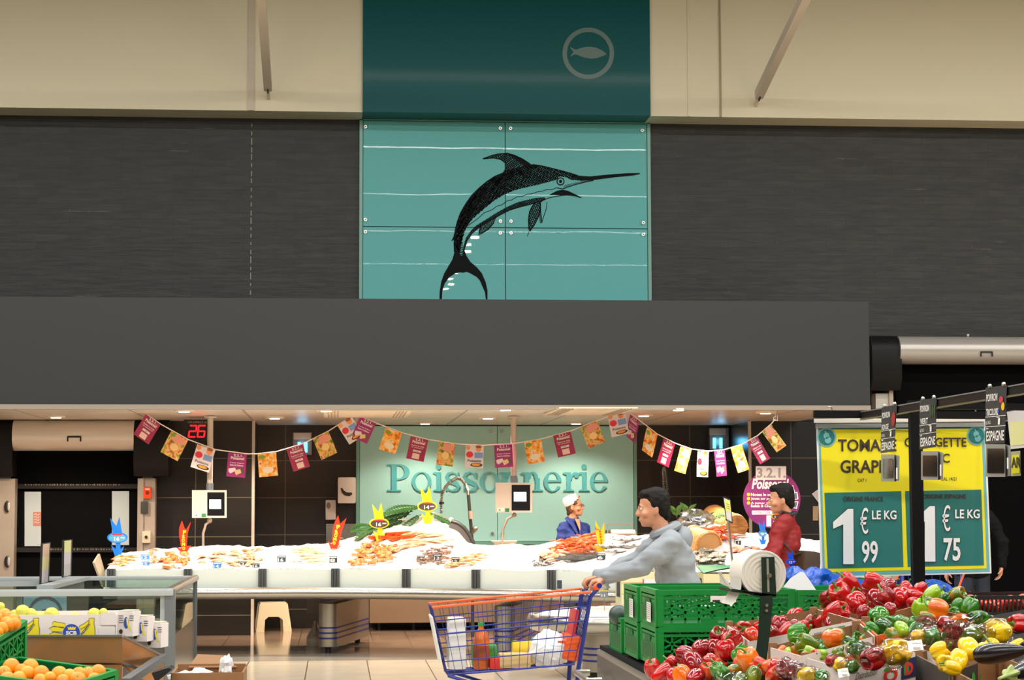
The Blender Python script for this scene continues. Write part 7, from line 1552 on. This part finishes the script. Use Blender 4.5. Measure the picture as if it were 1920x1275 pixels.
# banner
t = thing('price_banner', 'large yellow and teal price banner for TOMATE GRAPPE and COURGETTE', 'price banner', at(1692, 1080, Y=9.75)); N0 = at(1530, 788, Y=9.62)
a, b, c = at(1530, 788, Y=9.70), at(1846, 785, Y=9.76), at(1540, 1082, Y=9.70); nr = (b - a).cross(c - a); pm = pmP(a, nr)
BY = M('banner_yellow', (238, 222, 14), .5); BT = M('banner_teal', (30, 112, 108), .5); BL_ = M('banner_pale_teal', (110, 178, 182), .5); BW = M('banner_white', (236, 234, 236), .5); BI = M('banner_ink', (58, 44, 34), .55)
m = MB(); m.pq(pm, [(1539, 1083), (1859, 1075), (1848, 790), (1530, 793)], BW, 0, .004)
m.pq(pm, [(1543, 1080), (1856, 1072), (1845, 800), (1534, 802)], BL_, .001); m.pq(pm, [(1547, 1073), (1850, 1066), (1840, 802), (1538, 804)], BY, .002); m.pq(pm, [(1535, 803), (1844, 801), (1844, 803.5), (1535, 805.5)], BT, .003)
m.pq(pm, [(1552, 1066), (1694, 1063), (1690, 921), (1546, 924)], BT, .003); m.pq(pm, [(1702, 1063), (1845, 1060), (1840, 918), (1697, 921)], BT, .003)
for x, y in ((1550, 820), (1831, 817)):
    m.pdisc(pm, x, y, 18, 18, BL_, .004, 32); m.pdisc(pm, x, y, 15, 15, BT, .005, 32); m.pdisc(pm, x - .5, y - 3, 5.5, 6, BL_, .006, 20); m.pdisc(pm, x + 2.5, y + 5, 6, 6.5, BL_, .006, 20); m.pstroke(pm, [(x - 1, y - 8), (x - 3, y - 12)], 2, BL_, .006); m.pdisc(pm, x, y + 1, 1.4, 1.4, BT, .007, 8)
m.ptext(pm, 'TOMATE', 1571, 823.5, 1681, 846.5, BI, .02, .006); m.ptext(pm, 'GRAPPE', 1576, 862.5, 1676, 887, BI, .02, .006); m.ptext(pm, 'COURGETTE', 1696, 820.5, 1812, 838, BI, .02, .006); m.ptext(pm, 'VRAC', 1724, 850.5, 1781, 868, BI, .02, .006)
m.ptext(pm, 'CAT 1', 1608, 897.5, 1624.5, 903.5, BI, .01, .006); m.ptext(pm, 'CAL 14/21', 1764, 894.5, 1793.5, 901, BI, .01, .006); m.ptext(pm, 'ORIGINE FRANCE', 1581, 931, 1656, 940, BI, .02, .006); m.ptext(pm, 'ORIGINE ESPAGNE', 1730, 926.5, 1811.5, 935, BI, .02, .006)
def big(s, x0, y0, x1, y1, bo=.02): m.ptext(pm, s, x0 + .8, y0 + .5, x1 + .8, y1 + .5, BI, .025, .006); m.ptext(pm, s, x0, y0, x1, y1, BW, .022, .009)
def one(x, y0, y1, w):
    for g, mt, lf in ((1, BI, .006), (0, BW, .009)): m.pq(pm, [(x - g, y1 + g), (x + w + g, y1 + g), (x + w - 1 + g, y0 - g), (x + w * .45, y0 - g), (x - w * .95 - g, y0 + (y1 - y0) * .24), (x - w * .95 - g, y0 + (y1 - y0) * .36 + g), (x - g, y0 + (y1 - y0) * .28)], mt, lf)
one(1581, 954, 1058, 20); one(1734, 949, 1053, 20)
m.ptext(pm, '€', 1613, 952, 1628, 1001, BW, .0, .009); m.ptext(pm, '€', 1614.4, 953, 1629.4, 1002, BI, .0, .006); big('LE KG', 1635, 957, 1681, 974, .035); big('99', 1616, 1014, 1646, 1056, .02); m.ptext(pm, '€', 1767, 947, 1782, 996, BW, .0, .009); m.ptext(pm, '€', 1768.4, 948, 1783.4, 997, BI, .0, .006); big('LE KG', 1791, 955, 1837, 972, .035); big('75', 1769, 1009, 1801, 1052, .02)
m.obj('banner_sheet', t, fix=False)
m = MB(); m.pq(pm, [(1529, 803), (1846, 800), (1846, 793), (1529, 795)], ALU, .012, .02); m.pq(pm, [(1526, 793), (1847, 790), (1847, 782), (1526, 785)], M('rail_white', (226, 222, 212), .4), .014, .024); m.obj('top_rail', t)
for u in (1557, 1826):
    p = at(u, 781, Y=9.66); m = MB(); m.tube([p + Vector((-.01, 0, -.0)), p + Vector((.004, 0, -.004)), p + Vector((.012, 0, .02)), p + Vector((.004, 0, .045)), p + Vector((-.012, 0, .045))], .004, STEEL, 6); m.obj('hook', t)
# second trolley far behind the banner foot
src = [o for o in bpy.data.objects if o.name == 'shopping_trolley'][0]
o = dup(src); o.location = (4.55, 15.6, 0); o.rotation_euler = (0, 0, math.radians(70)); o['label'] = 'blue trolley standing far behind the banner, by the person in black'
# ================================================================ LEFT FOREGROUND: glazed island case
CASE = M('case_rail', (178, 184, 184), .35, .3); CASEG = M('case_grey', (112, 116, 118), .4, .4); GL = glass('case_glass', (226, 238, 232), .10, .01)
ZT = .95; N = at(318, 1105, Z=ZT); Fp = at(367, 1080, Z=ZT); NX, NY, FY = N.x, N.y, Fp.y; LX = -3.4
t = thing('chilled_case', 'glass sided island case with pale aluminium rails at far left', 'display case', ((LX + NX) / 2, (NY + FY) / 2, 0))
m = MB(); m.box(((LX + NX) / 2, NY, ZT - .02), (NX - LX + .06, .06, .052), CASE, bev=.014); m.obj('front_rail', t)
m = MB(); m.box(((LX + NX) / 2, FY, ZT - .015), (NX - LX + .06, .05, .036), CASE, bev=.01); m.obj('rear_rail', t)
m = MB(); m.box((NX, (NY + FY) / 2, ZT - .015), (.05, FY - NY, .05), STEEL, bev=.01); m.obj('end_rail', t)
m = MB(); m.box((NX + .005, NY + .02, .53), (.075, .075, .84), CASEG, bev=.01); m.box((NX - .05, NY + .03, .56), (.035, .05, .74), CASE); m.obj('corner_post', t)
m = MB(); m.box((NX, FY, .56), (.035, .035, .74), CASEG); m.obj('corner_post', t)
m = MB(); m.box(((LX + NX) / 2 - .05, NY + .02, .76), (NX - LX - .1, .01, .34), GL); m.obj('front_glass', t)
m = MB(); m.box((NX - .005, (NY + FY) / 2, .76), (.01, FY - NY - .07, .34), GL); m.obj('end_glass', t)
m = MB(); m.box(((LX + NX) / 2, FY - .01, .76), (NX - LX - .1, .01, .34), GL); m.obj('rear_glass', t)
SB = M('case_base_steel', (150, 146, 140), .22, .85)
m = MB(); m.box(((LX + NX) / 2, (NY + FY) / 2, .36), (NX - LX, FY - NY, .46), SB); m.box(((LX + NX) / 2, (NY + FY) / 2, .06), (NX - LX - .2, FY - NY - .2, .12), BLACK); m.obj('base', t)
m = MB(); m.ell((NX + .02, FY - .3, .17), (.08, .25, .045), M('bumper_dark', (70, 70, 70), .4), nu=14); m.obj('bumper', t)
m = MB(); a = at(84, 1101, Y=NY + .3); b = at(156, 1084, Y=FY - .4); m.bar(a, b, .12, .03, CASE); m.bar(a + Vector((0, 0, -.05)), b + Vector((0, 0, -.05)), .02, .1, CASEG); m.obj('sliding_lid', t)
m = MB(); a = at(-20, 1095, Y=NY + 1.0); b = at(76, 1094, Y=NY + 1.0); m.bar(a, b, .05, .04, CASE); m.obj('lid_rail', t)
m = MB(); a, b = at(36, 1112, Y=NY + .06), at(36, 1190, Y=NY + .06); m.bar(a, b, .035, .03, CASE, (0, 1, 0)); m.obj('mullion', t)
# posters standing on the case
for (q, l) in (([(76, 1096), (92, 1092), (95, 1017), (79, 1019)], 'thin pale orange and yellow sign plate standing on the case, left one'), ([(118, 1083), (134, 1079), (136, 1011), (119, 1013)], 'thin pale yellow and lilac sign plate standing on the case, right one')):
    p0 = at(q[0][0], q[0][1], Y=NY + .9 + .0); p1 = at(q[1][0], q[1][1], Y=NY + 1.05); zt0 = at(q[3][0], q[3][1], Y=NY + .9); zt1 = at(q[2][0], q[2][1], Y=NY + 1.05)
    t2 = thing('sign_plate', l, 'sign', p0); m = MB(); nn = (p1 - p0).cross(zt0 - p0).normalized(); nn = nn if nn.dot(CAM - p0) < 0 else -nn
    m.prism([p0, p1, zt1, zt0], nn * .012, M('plate_frame', (44, 42, 42), .4)); m.obj('frame', t2); f = lambda a, b: p0.lerp(p1, a).lerp(zt0.lerp(zt1, a), b) - nn * .002
    cs = [M('plate_top', (226, 190, 160), .4), M('plate_mid', (226, 214, 150), .4), M('plate_low', (206, 196, 200), .4)] if q[0][0] < 100 else [M('plate_top2', (220, 216, 150), .4), M('plate_low', (206, 196, 200), .4), M('plate_low2', (190, 186, 184), .4)]
    m = MB()
    for k, c in enumerate(cs): z0, z1 = .02 + .32 * (2 - k), .02 + .32 * (3 - k); m.poly([f(.08, z0), f(.84, z0), f(.84, z1), f(.08, z1)], c)
    m.obj('print', t2, fix=False)
# blue sign with a dark ring behind the glass
pm = pmY(NY + .10); t2 = thing('ring_sign', 'pale blue sign with a dark ring behind the case glass', 'sign', at(85, 1190, Y=NY + .1)); m = MB(); m.prect(pm, 44, 1111, 125, 1190, M('sign_blue', (146, 190, 214), .5), 0, .02); m.obj('panel', t2)
m = MB(); RN = M('ring_dark', (54, 76, 100), .5); m.pring(pm, 85, 1150, 32.5, 27, RN, .002, 48); m.pdisc(pm, 85, 1166, 17, 24, RN, .002); m.obj('emblem', t2, fix=False)
# ---- banana stand
BST = mix_mat('steel_warm_reflection', [(.3, (150, 128, 100)), (.55, (206, 146, 92)), (.75, (180, 150, 120))], 2.5, .3, spec=.6, coat=.2); BSM = BST.node_tree.nodes['Principled BSDF']; BSM.inputs['Metallic'].default_value = .75  # copper tones paint the reflection of oranges and cardboard into the steel
YB = 11.5; t = thing('banana_stand', 'worn steel fruit stand with stepped sloping right side', 'display stand', at(140, 1275, Y=YB)); t.location.z = 0
a, b = at(-60, 1193, Y=YB), at(229, 1243, Y=YB)
m = MB(); m.prism([at(-60, 1193, Y=YB), at(229, 1193, Y=YB), at(231, 1243, Y=YB), at(-60, 1243, Y=YB)], (0, .012, 0), BST); m.bar(at(-60, 1192.5, Y=YB), at(229, 1192.5, Y=YB), .02, .012, STEEL); m.obj('front_panel', t)
m = MB(); m.prism([at(-60, 1247, Y=YB - .02), at(229, 1247, Y=YB - .02), (at(229, 1247, Y=YB).x, YB - .02, .0), (at(-60, 1247, Y=YB).x, YB - .02, .0)], (0, .03, 0), BST); m.obj('lower_panel', t)
m = MB(); p0, p1 = at(229, 1193, Y=YB), at(304, 1230, Y=YB + .35); q0, q1 = at(231, 1243, Y=YB), at(306, 1262, Y=YB + .35)
m.prism([p0, p1, Vector((p1.x, p1.y, p1.z - .20)), Vector((p0.x, p0.y, p0.z - .16))], (.01, .01, 0), BST); m.bar(p0, p1, .02, .012, STEEL); m.obj('side_panel', t)
m = MB(); m.bar(at(306, 1232, Y=YB + .35), at(236, 1279, Y=YB - .3), .05, .04, CASEG); m.bar(at(230, 1243, Y=YB), at(262, 1256, Y=YB + .1), .02, .015, STEEL); m.obj('side_rail', t)
m = MB(); xa, xb = at(-60, 1193, Y=YB).x, p0.x; m.box(((xa + xb) / 2, YB + .55, .69), (xb - xa, 1.05, .03), BST); m.obj('shelf', t)
m = MB(); m.box(((xa + xb) / 2, YB + .55, .33), (xb - xa - .1, .95, .66), M('stand_body', (60, 58, 56), .5)); m.obj('body', t)
# banana box
BANY = M('print_banana', (236, 218, 30), .5); SBL = M('print_blue_round', (44, 76, 170), .5); BOXW = M('box_white', (226, 218, 214), .6, var=.03)
t = thing('banana_box', 'white banana box printed SCB with yellow bananas, on the steel stand', 'box', at(120, 1200, Y=YB + .05)); Y = YB + .04; pm = pmY(Y)
zb0 = .705; m = MB(); xl, xr = at(-40, 1150, Y=Y).x, at(217, 1150, Y=Y).x; zt = at(120, 1152.5, Y=Y).z; dp = .42
m.box(((xl + xr) / 2, Y + .004, (zb0 + zt) / 2), (xr - xl, .008, zt - zb0), BOXW); m.box(((xl + xr) / 2, Y + dp, (zb0 + zt) / 2), (xr - xl, .008, zt - zb0), BOXW); m.box((xl, Y + dp / 2, (zb0 + zt) / 2), (.008, dp, zt - zb0), BOXW); m.box((xr, Y + dp / 2, (zb0 + zt) / 2), (.008, dp, zt - zb0), BOXW); m.box(((xl + xr) / 2, Y + dp / 2, zb0 + .004), (xr - xl, dp, .008), BOXW)
m.prect(pm, 189, 1148.5, 217, 1172, BOXW, .006, .006); m.prect(pm, 185, 1176, 216, 1193, BOXW, .003, .003); m.obj('box', t)
m = MB(); G = M('print_grey_line', (80, 78, 90), .5)
def bunch(ox):
    o = lambda pts: [(x + ox, y) for x, y in pts]
    for pts in ([(148, 1193), (158, 1186), (163, 1176), (167, 1171), (167, 1159), (177, 1159), (176, 1168), (178, 1180), (178, 1193)], [(145, 1183), (150, 1173), (158, 1169), (166, 1163), (167, 1170), (160, 1178), (150, 1190)]):
        m.pq(pm, o(pts)[::-1], BANY, .002); m.pstroke(pm, o(pts), 1.0, G, .003)
    m.pstroke(pm, o([(150, 1180), (160, 1175), (167, 1168)]), .8, G, .0035); m.pstroke(pm, o([(152, 1190), (162, 1181), (170, 1170)]), .8, G, .0035)
bunch(0); bunch(-104)
for y in (1168, 1177, 1188):
    pts = [(98 if y < 1170 else 92, y + 1), (101, y - 3), (122, y + 1), (122, y + 8), (98, y + 7)]; m.pq(pm, pts[::-1], BANY, .002); m.pstroke(pm, pts, .9, G, .003)
m.pdisc(pm, 84, 1191, 6, 3, BANY, .002, 14)
for ox in (0, -104):
    m.pdisc(pm, 134 + ox, 1186, 17, 17, BOXW, .004, 32); m.pdisc(pm, 134 + ox, 1186, 16, 16, SBL, .005, 32); m.ptext(pm, 'SCB', 123.5 + ox, 1183, 144 + ox, 1190.5, WHITE, .05, .007)
    m.pq(pm, [(128 + ox, 1181), (141 + ox, 1181), (142.5 + ox, 1175), (139 + ox, 1177), (136.8 + ox, 1174.5), (134.5 + ox, 1177), (132 + ox, 1174.5), (130 + ox, 1177), (126.5 + ox, 1175)], BANY, .007)
m.obj('print', t, fix=False)
# white boxes stepping down beside it
for k, (u, v, w_, l) in enumerate(((235, 1149, .10, 'white banana box end just right of the SCB box, highest of the stepped three'), (262, 1159, .10, 'middle one of the stepped white boxes on the sloping side'), (288, 1171, .09, 'lowest stepped white box, beside the grey case post'))):
    P = at(u, v, Y=YB + .12 + .1 * k); t = thing('banana_box', l, 'box', P - Vector((0, 0, .13)), rz=math.radians(-14)); h = .135; w = .088; d = .13
    m = MB(); m.box((0, d / 2, h / 2), (w, d, h), BOXW); m.box((0, d / 2, h + .004), (w * .86, d * .9, .008), M('box_inside', (200, 190, 170), .6)); m.obj('box', t, local=True)
    m = MB()
    for pm in (pmL((-w / 2, 0, h), (1, 0, 0), (0, 0, -1), (0, -1, 0)),):
        m.pdisc(pm, .05, .06, .014, .032, SBL, .002, 20); m.pstroke(pm, [(.055, .035), (.06, .07), (.075, .1)], .01, BANY, .003)
        for q in range(7): m.prect(pm, .008 + (.06 if q > 3 else 0), .02 + .012 * (q % 4), .034 + (.06 if q > 3 else 0), .024 + .012 * (q % 4), G, .002)
        m.pdisc(pm, .02, .108, .011, .013, M('hand_hole', (60, 50, 40), .8), .002, 14)
    m.bm.transform(mw(t)); m.obj('print', t, fix=False)
YG = mix_mat('pomelo_skin', [(.3, (196, 196, 60)), (.7, (220, 214, 84))], 14, .4, bump=.1); l = []
for u, v, r in ((42, 1147, 13.5), (27, 1153, 10), (58, 1151, 11), (97, 1152, 13.5), (176, 1152, 12.5), (194, 1148, 8), (1, 1137, 8), (76, 1156, 10), (140, 1158, 11)):
    P = at(u, v, Y=YB + .28); m = MB(); rr = r * P.y / F; m.lathe([(.0005, -.0)] + [(math.sin(math.pi * k / 12) * (1 - .06 * (k > 8)), -math.cos(math.pi * k / 12)) for k in range(1, 12)] + [(.0005, .97)], YG, 20, Matrix.Translation(P) @ Matrix.Rotation(R.uniform(-.6, .6), 4, 'Y') @ Matrix.Diagonal((rr, rr, rr * .96, 1))); l.append(tag(m.obj('pomelo'), 'x', 'citrus fruit', 'yellow-green fruit behind the banana box'))
rank(l, '# yellow-green citrus fruit from the left, behind the SCB banana box')
# ---- oranges in green crates
ORM = mix_mat('orange_peel', [(.3, (244, 128, 8)), (.7, (252, 160, 22))], 7, .38, coat=.12); _t = NT('tmp'); bpy.data.materials.remove(_t.m)
def orange_mesh():
    m = MB(); m.lathe([(.0004, -.039)] + [(.04 * math.sin(math.pi * k / 14), -.039 * math.cos(math.pi * k / 14)) for k in range(1, 13)] + [(.006, .0375), (.0004, .0368)], ORM, 24); return m.mesh('orange', 80)
OM = orange_mesh(); OCAL = MB(); OCAL.lathe([(.0004, .0372), (.0045, .0385), (.004, .0372)], M('orange_button', (120, 130, 50), .5), 8); OCM = OCAL.mesh('button', 60)
Pr = at(216, 1257, Y=9.6); Pl = at(33, 1233, Y=9.95); bk = (Pl - Pr); fr = Vector((-.17, -.36, -.035))
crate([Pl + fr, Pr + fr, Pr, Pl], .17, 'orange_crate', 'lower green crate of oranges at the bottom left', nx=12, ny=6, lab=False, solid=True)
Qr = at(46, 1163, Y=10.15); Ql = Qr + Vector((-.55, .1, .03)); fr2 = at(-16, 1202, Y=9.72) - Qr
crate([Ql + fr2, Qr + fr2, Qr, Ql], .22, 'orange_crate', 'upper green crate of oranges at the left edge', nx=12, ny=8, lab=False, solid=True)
def oranges(L, Y0, grp, fmt):
    l = []
    for u, v, r in L:
        r = max(r, 12.5); Y = Y0 - (v - L[0][1]) * .004; o = bpy.data.objects.new('orange', OM); COL.objects.link(o); o.location = at(u, v, Y=Y); o.scale = (r * Y / F / .04,) * 3; o.rotation_euler = (R.uniform(-1.2, 1.2), R.uniform(-1, 1), R.uniform(0, 6))
        w = bpy.data.objects.new('stem_button', OCM); COL.objects.link(w); w.parent = o; l.append(tag(o, 'x', 'orange', grp))
    rank(l, fmt)
oranges([(21, 1250, 16), (8, 1262, 14), (14, 1274, 15), (36, 1272, 14), (57, 1250, 15), (52, 1263, 15), (77, 1263, 15.5), (111, 1264, 15), (94, 1272, 13), (130, 1268, 14), (146, 1275, 16), (165, 1264, 14), (184, 1260, 14.5), (75, 1276, 13), (176, 1274, 13), (118, 1277, 13), (40, 1257, 13), (148, 1263, 13)], 9.6, 'oranges in the lower crate', '# orange from the left, in the lower green crate')
oranges([(9, 1153, 11.5), (17, 1158, 10), (26, 1163, 9), (12, 1168, 12), (-4, 1160, 12), (4, 1178, 12), (27, 1170, 7), (-6, 1186, 12), (-16, 1172, 12), (18, 1172, 9)], 10.0, 'oranges in the upper crate', '# orange from the left, in the upper green crate')
t = thing('orange_stand', 'dark stand under the orange crates', 'display stand', (-1.6, 9.7, 0)); m = MB(); m.box((-1.6, 9.65, .27), (1.3, 1.1, .54), M('stand_body', (60, 58, 56), .5)); m.obj('body', t)
m = MB(); m.box((-2.05, 9.95, .65), (.72, .6, .22), M('stand_body', (60, 58, 56), .5)); m.obj('step', t)
# ---- carton with crumpled film on the floor side
a, b = at(322, 1262, Y=11.2), at(455, 1262, Y=11.2)
t = thing('carton', 'open brown carton with crumpled plastic, beside the left case', 'carton', ((a.x + b.x) / 2, 11.35, 0)); m = MB(); zt = a.z; w = b.x - a.x
for p, s_ in (((a.x + w / 2, 11.2, zt / 2), (w, .01, zt)), ((a.x + w / 2, 11.62, zt / 2), (w, .01, zt + .03)), ((a.x, 11.41, zt / 2), (.01, .42, zt)), ((b.x, 11.41, zt / 2), (.01, .42, zt)), ((a.x + w / 2, 11.41, zt - .045), (w, .42, .01))): m.box(p, s_, KRAFT)
m.obj('box', t); m = MB(); m.prism([(a.x + .06, 11.6, zt), (b.x - .05, 11.6, zt), (b.x - .1, 11.75, zt + .05), (a.x + .1, 11.75, zt + .06)], (0, 0, -.006), KRAFT); m.obj('flap', t)
FW_ = M('white_film', (226, 226, 226), .25, coat=.3)
tag(crumple(at(362, 1275, Y=11.35), .11, .12, .055, 21, FW_, 'plastic_film', amp=.5), 'white crumpled plastic film in the brown carton', 'plastic film')
tag(crumple(at(424, 1250, Y=11.3), .035, .04, .055, 33, FW_, 'plastic_film', amp=.45), 'small upright twist of white film at the right of the brown carton', 'plastic film')
m = MB(); m.prism([at(284, 1262, Y=11.0), at(316, 1252, Y=11.0), at(322, 1256, Y=11.0), at(292, 1280, Y=11.0)], (0, .2, 0), BLACK); m.box((at(303, 1266, Y=11.0).x, 11.1, .3), (.05, .15, .62), BLACK); tag(m.obj('black_board'), 'black board edge between the steel stand and the brown carton', 'board')
